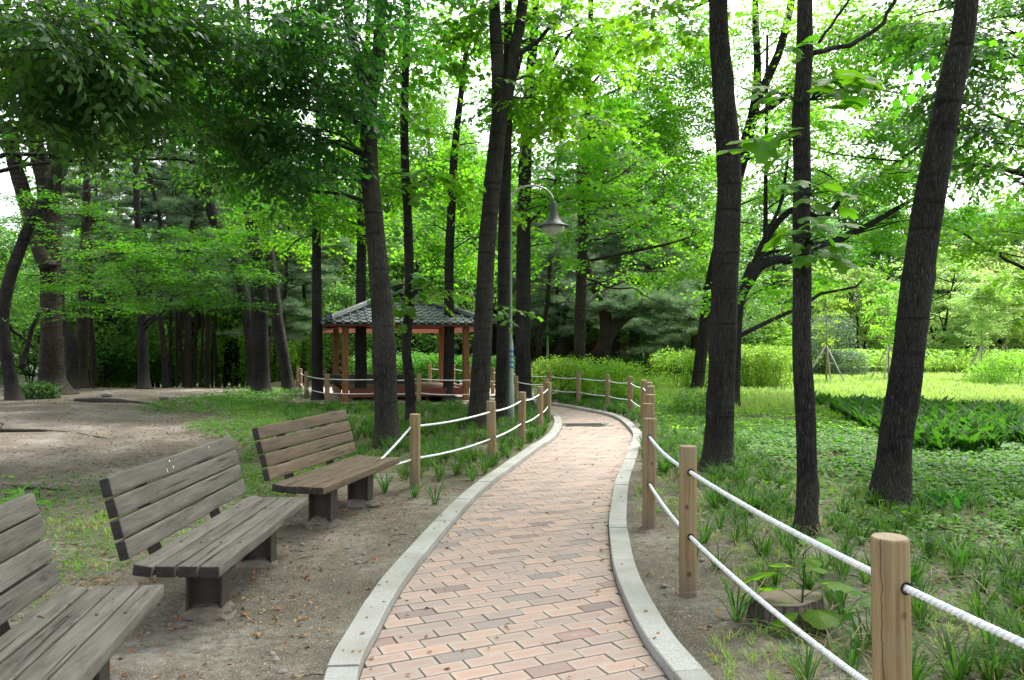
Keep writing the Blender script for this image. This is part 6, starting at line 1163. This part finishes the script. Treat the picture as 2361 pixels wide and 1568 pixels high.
# foreground tufts: things of their own
def near_tufts():
    spots = [(1.33, 3.55), (1.62, 3.72), (1.78, 3.5), (2.06, 3.62), (2.3, 3.7), (2.52, 3.5), (2.45, 4.0), (1.27, 4.42), (2.12, 4.35), (2.4, 4.6), (1.62, 5.05), (1.9, 5.0), (2.2, 5.2), (2.55, 5.0), (2.75, 4.5), (2.9, 3.9), (3.1, 4.4), (1.85, 5.7), (1.5, 6.1), (2.1, 6.0), (2.45, 5.75), (2.75, 5.6), (3.05, 5.3), (1.75, 6.6), (2.05, 6.9), (2.7, 6.5), (3.1, 6.4), (1.95, 7.5), (2.4, 7.3), (1.8, 8.1), (-.85, 9.0), (-1.35, 8.3), (-.45, 8.9), (-1.0, 8.0), (-.62, 9.3), (-1.6, 9.0), (-.75, 7.6), (-.35, 9.7), (-1.2, 9.5), (3.2, 3.7), (2.95, 4.9), (3.4, 4.8), (3.3, 5.7), (1.44, 5.45), (1.35, 5.75)]
    def bb(x, y): return 'left' if x < 0 else 'right'
    ms = []
    for V, T, I in TURF: m = np_mesh('lily_turf', V, T, False, {'rnd': rng.random(I.max()+1)[I]}); m.materials.append(M['turf']); ms.append(m)
    for i, (x, y) in enumerate(spots):
        o = link('lily_turf', ms[i % 6], None, None, (x, y, float(gz(x, y))-.005), (random.gauss(0, .06), random.gauss(0, .06), random.random()*6)); o.scale = (random.uniform(.75, 1.1),)*3
        side = bb(x, y)
        setp(o, {'left': 'strappy dark green grass tuft behind the left rope fence', 'right': 'strappy dark green grass tuft on the soil right of the rope fence'}[side], 'plant', f'grass tufts on the {side} of the path')
near_tufts()
fL = lambda x, y: np.where((x > -5.2) & (x < 1.2) & (y > 9) & (y < 19) & (x > -1.6-(y-9)*.42), .15+.95*(clumpy(x, y, 1.1)+.25 > 0), 0)
fR = lambda x, y: np.where((x > 1.75) & (y > 7) & (x < 2.6+(y-6)*.16) & (y < 18), .2+.9*(clumpy(x, y, 1.2, 4) > -.12), np.where((x > 1.9) & (x < 5.5) & (y > 3.5) & (y <= 7.5), .25*(clumpy(x, y, 1.5, 4) > .05), 0))
fF = lambda x, y: np.where((y > 18.4) & (y < 22) & (x > .6) & (x < 3.6), .8, 0)
stuff_tufts('lily_turf_bed', 'dense strappy grass bed behind the left fence', ground_pts(1100, fL, (-5.2, 1.2), (9, 19)), TURF, 'turf', .9)
stuff_tufts('lily_turf_bed', 'strappy grass bed behind the right fence', ground_pts(760, fR, (1.7, 5.5), (3.5, 18)), TURF, 'turf', .85)
stuff_tufts('lily_turf_bed', 'loose strappy tufts on the soil beside the nearest posts', ground_pts(170, lambda x, y: .6*(clumpy(x, y, 1.5, 21) > -.15), (1.7, 5), (3.2, 8)), TURF, 'turf', .8)
stuff_tufts('lily_turf_bed', 'strip of strappy grass outside the far bend of the path', ground_pts(200, fF, (.6, 3.6), (18.4, 22)), TURF, 'turf', .85)
# ground cover leaves on short stalks
def cover(name, label, pts, leaf, size, h, kind='round', k=3):
    n = len(pts); p = np.repeat(pts, k, 0)+np.c_[rng.normal(0, size*.9, (n*k, 2)), rng.uniform(.3, 1, n*k)*h]; m = n*k; lv, lt = leaf_shape(kind); Rm = rotz(rng.random(m)*6.28) @ rotx(rng.normal(-.15, .3, m)) @ roty(rng.normal(0, .3, m))
    V, T, A = stamp(lv, lt, np.zeros(len(lv), int), p, Rm, size*rng.uniform(.6, 1.25, m), np.repeat(rng.random(n), k)); return setp(link(name, np_mesh(name, V, T, False, {'rnd': A}), M[leaf]), label, kind='stuff')
cR = lambda x, y: np.where((x > 2.6+.0*y) & (y > 5.2), np.clip((x-2.4)*.5, 0, 1)*sstep(y, 5.2, 7.5)*(clumpy(x, y, .9, 9)+.32+.10*(x-3) > 0), 0)*(1-.8*((np.abs(x-3.2)**2/.5+(y-8.2)**2/1.6) < 1))
cover('ground_cover', 'round leaved ground cover under the right hand trees', ground_pts(20000, cR, (2.4, 9.5), (5.2, 15)), 'cover', .062, .11)
cover('ground_cover', 'small leaved weeds on the soil right of the fence', ground_pts(8000, lambda x, y: 1.0*(clumpy(x, y, 1.6, 2) > -.2)*np.clip((x-1)/1.6, .1, 1), (1.3, 6.5), (3.2, 9.5)), 'cover', .032, .05, 'rhomb')
cover('ground_cover', 'bright ground cover beyond the right beds', ground_pts(5200, lambda x, y: .9*(clumpy(x, y, .6, 3) > -.25)+.1, (2.6, 9), (13, 26)), 'lime', .075, .14, 'rhomb')
cLf = lambda x, y: np.where((clumpy(x, y, 1.0, 7)+.55-.28*np.sqrt((x+3.4)**2+((y-6.6)*.55)**2) > 0) & ~((x > -2.3) & (x < -1.4) & (y < 6.1)), .9, 0)
cover('ground_cover', 'patchy green weeds behind and between the benches', ground_pts(1500, cLf, (-5.5, -1.9), (3.0, 9)), 'cover', .045, .09, 'oval')
cover('ground_cover', 'ivy like plants along the edge of the dirt clearing', ground_pts(3400, lambda x, y: np.where(np.abs(x+2.7+(y-9)*.36+.5*np.sin(y)) < .8, .9, .0)*(clumpy(x, y, 1.4, 5) > -.25), (-9, -1), (7.8, 20)), 'cover', .06, .12, 'oval')
cover('ground_cover', 'light green plants at the foot of the leaning grey trunk', ground_pts(1300, lambda x, y: .9+0*x, (-7.8, -5.6), (16, 23)), 'cover', .075, .2, 'oval')
# broad dark leaves bed
def broad_bed():
    r = np.random.default_rng(8); V, T, I = [], [], []; mods = []
    for s in range(4):
        V, T, I = [], [], []; o = 0
        for i in range(9):
            az = r.random()*6.28; l = .36*r.uniform(.6, 1.2); d = np.array([math.cos(az), math.sin(az), 0]); sdv = np.array([-math.sin(az), math.cos(az), 0]); out = r.uniform(.05, .38)
            pts = [d*l*(out*t+.25*t*t)+np.array([0, 0, l*(t-.22*t**3)]) for t in (.05, .35, .65, 1)]; w = (.010, .036, .034, 0)
            for q, ww in zip(pts[:3], w): V += [q-sdv*ww+np.array([0, 0, .015]), q, q+sdv*ww+np.array([0, 0, .015])]
            V.append(pts[3]); T += [(o, o+1, o+4), (o, o+4, o+3), (o+1, o+2, o+5), (o+1, o+5, o+4), (o+3, o+4, o+7), (o+3, o+7, o+6), (o+4, o+5, o+8), (o+4, o+8, o+7), (o+6, o+7, o+9), (o+7, o+8, o+9)]; I += [i]*10; o += 10
        mods.append((np.array(V), np.array(T), np.array(I)))
    f = lambda x, y: np.where((y > 10.8) & (y < 19.5) & (x > 5.7+(y-11)*.20) & (x < 10.5) & (y < 19.5-(x-7)*.9), 1.0, 0)*(clumpy(x, y, .9, 6) > -.4)
    stuff_tufts('broad_leaf_bed', 'bed of broad upright dark green leaves between the right hand trunks and the meadow', ground_pts(950, f, (4.5, 10.5), (10.6, 19.5)), mods, 'broad', 1.05)
    o = stuff_tufts('broad_leaf_plant', None, np.array([[x, y, float(gz(x, y))] for x, y in ((4.0, 7.35), (3.92, 7.2), (4.12, 7.25), (4.05, 7.1), (3.97, 7.45))]), mods, 'broad', .62); del o['kind']; setp(o, 'broad leaved dark plant at the foot of the leaning right trunk', 'plant')
broad_bed()
GR = [blade_tuft(9, .26, .012, s+60, .8, .3) for s in range(4)]; WEED = [blade_tuft(10, 1.0, .035, s+80, .35, .18) for s in range(4)]
stuff_tufts('meadow_grass', 'sunlit pale green meadow grass', ground_pts(15000, lambda x, y: np.where((x > 4.4) & ((y > 17) | (x > 9.5)), .6+0*x, 0), (4.4, 26), (14, 36)), GR, 'grass', 1.25)
stuff_tufts('tall_weeds', 'band of tall yellow green weeds beyond the meadow', ground_pts(6500, lambda x, y: np.where(x > 8+(y-34)*.4, .8, 0), (8, 34), (37.5, 45)), WEED, 'grass', 1.0)
cover('tall_weed_leaves', 'leafy yellow green tops of the weeds beyond the meadow', ground_pts(5200, lambda x, y: np.where(x > 8+(y-34)*.4, .8*(clumpy(x, y, .7, 3) > -.3), 0), (8, 34), (36.5, 45)), 'lime', .15, 1.25, 'rhomb', 4)
stuff_tufts('grass_verge', 'green grass behind the pavilion hedge', ground_pts(2500, lambda x, y: .8+0*x, (-14, 12), (29, 46)), GR, 'grass', 1.4)
stuff_tufts('short_grass', 'thin short grass on the bare soil', ground_pts(1700, lambda x, y: .8*(clumpy(x, y, 1.3, 11) > .02)*((x > 1) | ((x < -2.2) & (y < 7.5))), (-5.5, 5), (3.2, 10)), [blade_tuft(8, .10, .005, s+90) for s in range(3)], 'grass', .9)
DRY = [blade_tuft(5, .22, .006, s+120, 1.6, 1.4) for s in range(3)]
stuff_tufts('dry_grass', 'straw coloured dead blades among the grass tufts', ground_pts(900, lambda x, y: .7*((x > 1.3) | (y > 8.3)), (-4, 6), (3.2, 13)), DRY, 'straw', .9)
# --- dry leaves, chips, pebbles, twigs
def litter():
    lv, lt = leaf_shape('oval'); lv = lv.copy(); lv[:, 2] *= 2.2
    def lay(pts, size, name, label, rise=.004):
        n = len(pts); Rm = rotz(rng.random(n)*6.28) @ rotx(rng.normal(0, .25, n)) @ roty(rng.normal(0, .3, n)); p = pts+np.array([0, 0, rise+.004]); V, T, A = stamp(lv, lt, np.zeros(len(lv), int), p, Rm, size, rng.random(n)); setp(link(name, np_mesh(name, V, T, False, {'rnd': A}), M['dead']), label, kind='stuff')
    g = ground_pts(8500, lambda x, y: .8+0*x, (-7, 5), (2.6, 16)); lay(g, rng.uniform(.012, .042, len(g)), 'fallen_leaves', 'dry brown leaves scattered over the soil')
    g = ground_pts(900, lambda x, y: .8*(x < -.5)+.3, (-5, 4), (2.8, 9)); lay(g, rng.uniform(.03, .062, len(g)), 'fallen_leaves', 'larger curled orange brown leaves on the soil beside the path', .006)
    g = ground_pts(4200, lambda x, y: .8+0*x, (-14, -1.5), (9, 27)); lay(g, rng.uniform(.03, .07, len(g)), 'fallen_leaves', 'dry brown leaves on the dirt clearing')
    x = rng.uniform(-1, 2.6, 3000); y = 3.2+rng.random(3000)**1.3*16; pd = path_d(np.stack([x, y], 1)); m = (pd > .02); edge = rng.random(3000) < np.where(pd < .2, .6, .17); x, y = x[m & edge], y[m & edge]; lay(np.stack([x, y, 0*x], 1), rng.uniform(.018, .045, len(x)), 'fallen_leaves', 'orange brown leaves scattered on the pavers', .003)
    i = rng.integers(0, len(LC), 60); s = rng.uniform(.02, .13, 60); a = LC[i]+np.stack([-LT[i][:, 1], LT[i][:, 0]], 1)*s[:, None]; j = rng.integers(0, len(RC), 60); b = RC[j]+np.stack([RT[j][:, 1], -RT[j][:, 0]], 1)*s[:, None]; q = np.vstack([a, b]); lay(np.c_[q, np.full(len(q), .06)], rng.uniform(.015, .04, len(q)), 'fallen_leaves', 'small dry leaves on the granite kerbs', .003)
    g = ground_pts(42000, lambda x, y: .9+0*x, (-6.5, 5.5), (2.7, 12)); lv0, lt0 = leaf_shape('rhomb'); n = len(g); Rm = rotz(rng.random(n)*6.28) @ rotx(rng.normal(0, .2, n)); V, T, A = stamp(lv0*np.array([.55, 1, 1]), lt0, np.zeros(4, int), g+np.array([0, 0, .005]), Rm, rng.uniform(.008, .03, n), rng.random(n)); setp(link('bark_chips', np_mesh('bark_chips', V, T, False, {'rnd': A}), M['chips']), 'fine chips and crumbled leaves over the soil', kind='stuff')
    # leaves lying on the benches
    q = []
    for (ox, oy), rz, L, k in (((-1.385, 1.98), R(9.5), 1.85, 5), ((-1.535, 4.10), R(.5), 1.85, 7)):
        for _ in range(k): u, v = -rng.uniform(.1, .42), rng.uniform(.5, L-.1); q.append((ox+u*math.cos(rz)-v*math.sin(rz), oy+u*math.sin(rz)+v*math.cos(rz), float(gz(ox, oy))-.005+.421))
    lay(np.array(q), rng.uniform(.02, .04, len(q)), 'fallen_leaves', 'yellow brown leaves lying on the bench seats', .002)
    # pebbles
    bm = bmesh.new(); bmesh.ops.create_icosphere(bm, subdivisions=1, radius=1); pv = np.array([v.co for v in bm.verts]); pt = np.array([[v.index for v in f.verts] for f in bm.faces]); bm.free()
    g = ground_pts(1500, lambda x, y: .8+0*x, (-6, 5), (2.6, 13)); n = len(g); s = .005+.024*rng.random(n)**4; W_ = pv[None]*s[:, None, None]*np.stack([rng.uniform(.7, 1.3, n), rng.uniform(.7, 1.3, n), rng.uniform(.4, .8, n)], 1)[:, None, :]+g[:, None, :]+np.array([0, 0, .002]); T = pt[None]+(np.arange(n)*len(pv))[:, None, None]
    setp(link('pebbles', np_mesh('pebbles', W_.reshape(-1, 3), T.reshape(-1, 3), True), M['stone']), 'small grey pebbles in the soil', kind='stuff')
    mb = MB(); g = ground_pts(900, lambda x, y: .8+0*x, (-10, 5), (3, 20))
    for p in g: a = rng.random()*6.28; L = rng.uniform(.03, .16); d = np.array([math.cos(a), math.sin(a), 0])*L; V, T = sweep([p+[0, 0, .006], p+d*.5+[rng.normal(0, .006), rng.normal(0, .006), .012], p+d+[0, 0, .006]], .0016+.0016*rng.random(), 3, False); mb.add(V, T)
    setp(mb.build('twigs', M['bark_pine'], None), 'thin dry twigs lying on the soil', kind='stuff')
litter()
for i, (x, y, s, lab) in enumerate([(-4.3, 8.9, .07, 'pale stone on the dirt behind the first bench'), (-3.6, 9.3, .09, 'dark flat stone on the dirt behind the middle bench'), (2.98, 7.9, .075, 'pale round stone among the ground cover between two trunks'), (1.08, 3.62, .02, 'small grey pebble on the soil before the tree stump'), (-1.1, 3.75, .022, 'small grey pebble near the front kerb on the left'), (-10.6, 20.4, .12, 'squat stone at the foot of the left trees'), (-8.6, 19.3, .10, 'flat stone on the rim of the dirt clearing')]):
    bm = bmesh.new(); bmesh.ops.create_icosphere(bm, subdivisions=3, radius=1)
    for v in bm.verts: q = 1+.25*noise.noise(v.co*1.5+Vector((i*5, 0, 0)))+.07*noise.noise(v.co*5); v.co = Vector((v.co.x*s*q*1.15, v.co.y*s*q, v.co.z*s*.65*q))
    me = bpy.data.meshes.new('stone'); bm.to_mesh(me); bm.free(); me.polygons.foreach_set('use_smooth', [True]*len(me.polygons)); setp(link('stone', me, M['stone'], None, (x, y, float(gz(x, y))+s*.3)), lab, 'stone')
# surface roots on the left
for i, (pts, r, lab) in enumerate([([(-12, 15.0), (-10.5, 14.6), (-9.4, 14.3), (-8.9, 13.6)], .05, 'long grey root lying on the dirt at the left edge'), ([(-9.6, 12.9), (-8.6, 13.2), (-7.7, 13.3), (-6.6, 12.7)], .05, 'second grey root crossing the dirt nearer the camera'), ([(-5.6, 8.6), (-5.0, 8.35), (-4.2, 8.3), (-3.4, 8.0)], .022, 'thin grey root behind the benches'), ([(-10.6, 19.0), (-9.4, 18.5), (-8.2, 17.9), (-7.6, 16.8)], .10, 'thick low root spreading from the massive blotchy trunk')]):
    c = catmull([(x, y, float(gz(x, y))+.012*math.sin(k*2.1)) for k, (x, y) in enumerate(pts)], 8); V, T = sweep(c, np.interp(np.linspace(0, 1, len(c)), [0, .3, 1], [r*.8, r, r*.3]), 8, True, bark_r(i, .15, 4), .7); mb = MB(); mb.add(V, T); o = mb.build('tree_root', M['bark_grey'], None, True); setp(o, lab, 'root')
# --- stump with a leafy shoot
def stump():
    x, y = 1.555, 4.42; z = float(gz(x, y)); t = thing('tree_stump', 'low sawn tree stump behind the right rope fence with a shoot growing on it', 'stump', (x, y, z)); n = 40; prof = [(.235, -.05), (.215, .03), (.20, .09), (.192, .135), (.185, .14)]; V = []
    for k, (r, h) in enumerate(prof):
        for i in range(n): a = 2*PI*i/n; q = 1+.05*math.sin(3*a+1)+.03*math.sin(7*a)+(.022*math.sin(19*a+k*.3) if k < 4 else 0); hh = h+(.022*math.sin(a+2.2) if k > 2 else 0); V.append((r*q*math.cos(a), r*q*.95*math.sin(a), hh))
    Q = [(k*n+i, k*n+(i+1) % n, (k+1)*n+(i+1) % n, (k+1)*n+i) for k in range(len(prof)-1) for i in range(n)]; link('bark', np_mesh('bark', V, Q, True), M['bark_stump'], t)
    top = V[-n:]+[(0, 0, .142)]; link('cut_face', np_mesh('cut_face', np.array(top)+[0, 0, .0006], [(i, (i+1) % n, n) for i in range(n)]), M['stump_top'], t)
    s = thing('leafy_shoot', 'fresh green shoot with large round leaves growing from the stump', 'plant', (x+.03, y-.13, z)); mb = MB(); V, T = sweep([(0, 0, .0), (.01, 0, .2), (.03, .01, .42)], [.006, .005, .003], 5); mb.add(V, T); th_ = np.linspace(0, 2*PI, 19)[:-1]; out_ = np.stack([.5*np.sin(th_)*(1+.10*np.cos(2*th_)), .5-.5*np.cos(th_)*(1+.06*np.cos(3*th_)), 0*th_], 1); out_[0] = (0, .10, 0)
    lv = np.vstack([out_, out_*np.array([.55, .55, 1])+np.array([0, .22, 0]), [[0, .45, 0]]]); lv[:, 2] = .10-.45*(lv[:, 1]-.35)**2-.35*np.abs(lv[:, 0])**1.5+.16*np.abs(lv[:, 0])*(np.abs(lv[:, 0]) < .1)+.025*np.sin(lv[:, 1]*17+lv[:, 0]*9)
    lt = np.array([(i, (i+1) % 18, 18+(i+1) % 18) for i in range(18)]+[(i, 18+(i+1) % 18, 18+i) for i in range(18)]+[(18+i, 18+(i+1) % 18, 36) for i in range(18)]); me = np_mesh('leaf', lv, lt, True, {'rnd': np.full(len(lv), .8)}); me.materials.append(M['tulip'])
    L = [(-.03, .0, .14, 2.6, .13), (.03, -.03, .12, -1.3, .15), (.08, .0, .10, -.6, .12), (-.06, -.03, .11, -2.5, .13), (-.12, .02, .30, 3.0, .17), (.13, .02, .24, .1, .16), (.1, .08, .29, 1.1, .12), (-.05, .06, .33, 2.0, .11), (.05, .05, .45, 1.2, .08), (.02, -.02, .40, -1, .07), (.08, 0, .47, .2, .08), (-.1, .05, .21, 2.2, .10)]
    for lx, ly, lz, az, sz in L: V, T = sweep(*limb((.01, 0, max(.02, lz-.06)), (lx, ly, lz), .0025, .0015, int(lz*999), .1, 5), 4); mb.add(V, T)
    st = mb.build('stalk', M['hedge'], s)
    for k, (lx, ly, lz, az, sz) in enumerate(L): link('leaf', me, None, s, (lx, ly, lz), (random.uniform(-.25, .25), random.gauss(.25, .15), az-PI/2)).scale = (sz*1.3, sz*1.3, sz*1.3)
    s = thing('leafy_seedling', 'small seedling with lobed grey green leaves right of the stump', 'plant', (1.88, 4.1, z)); mb = MB(); lv, lt = leaf_shape('tulip'); me = np_mesh('leaf', lv, lt, False, {'rnd': np.full(len(lv), .3)}); me.materials.append(M['cover'])
    for k in range(8): a = k*2.4; e = (.09*math.cos(a), .07*math.sin(a), .12+.02*k); V, T = sweep(*limb((0, 0, 0), e, .003, .0015, k, .1, 5), 4); mb.add(V, T); link('leaf', me, None, s, e, (random.uniform(-.7, 0), random.gauss(0, .3), a-PI/2)).scale = (.085,)*3
    mb.build('stalk', M['hedge'], s)
stump()
# ------------------------------------------------------------------ labels: like things told apart by their place
def tell_apart():
    marks = [('the nearest right post', (1.27, 2.6)), ('the second right post', (1.1, 4.88)), ('the third right post', (1.17, 6.66)), ('the tree stump', (1.555, 4.42)), ('the slender trunk', (2.42, 6.42)), ('the broad scarred trunk', (2.5, 9.6)), ('the leaning right trunk', (3.7, 7.6)), ('the first left post', (-1.05, 8.44)), ('the second left post', (-.26, 10.16)), ('the brown bench', (-1.3, 7.6)), ('the right picture edge', (3.3, 4.3))]
    for o in scene.objects:
        if o.parent is None and o.name.startswith('lily_turf') and o.get('category'):
            m = min(marks, key=lambda q: (q[1][0]-o.location.x)**2+(q[1][1]-o.location.y)**2); o['label'] = f'strappy dark green grass tuft near {m[0]}'
    by = {}
    for o in scene.objects:
        if o.parent is None and o.get('label') and o.get('category'): by.setdefault(o['label'], []).append(o)
    od = ['leftmost', 'second from left', 'third from left', 'fourth from left', 'fifth from left', 'sixth from left', 'seventh from left', 'eighth from left', 'ninth from left', 'tenth from left']
    for lab, os_ in by.items():
        if len(os_) < 2: continue
        os_.sort(key=lambda o: o.location.x/max(o.location.y, .5)); n = len(os_)
        for i, o in enumerate(os_):
            w = od[i] if i < (n+1)//2 and i < 10 else (od[n-1-i].replace('left', 'right') if n-1-i < 10 else None)
            if n > 20 and w is None: w = 'one of the middle ones'
            o['label'] = f'{lab}, {w}' if w else lab
tell_apart()
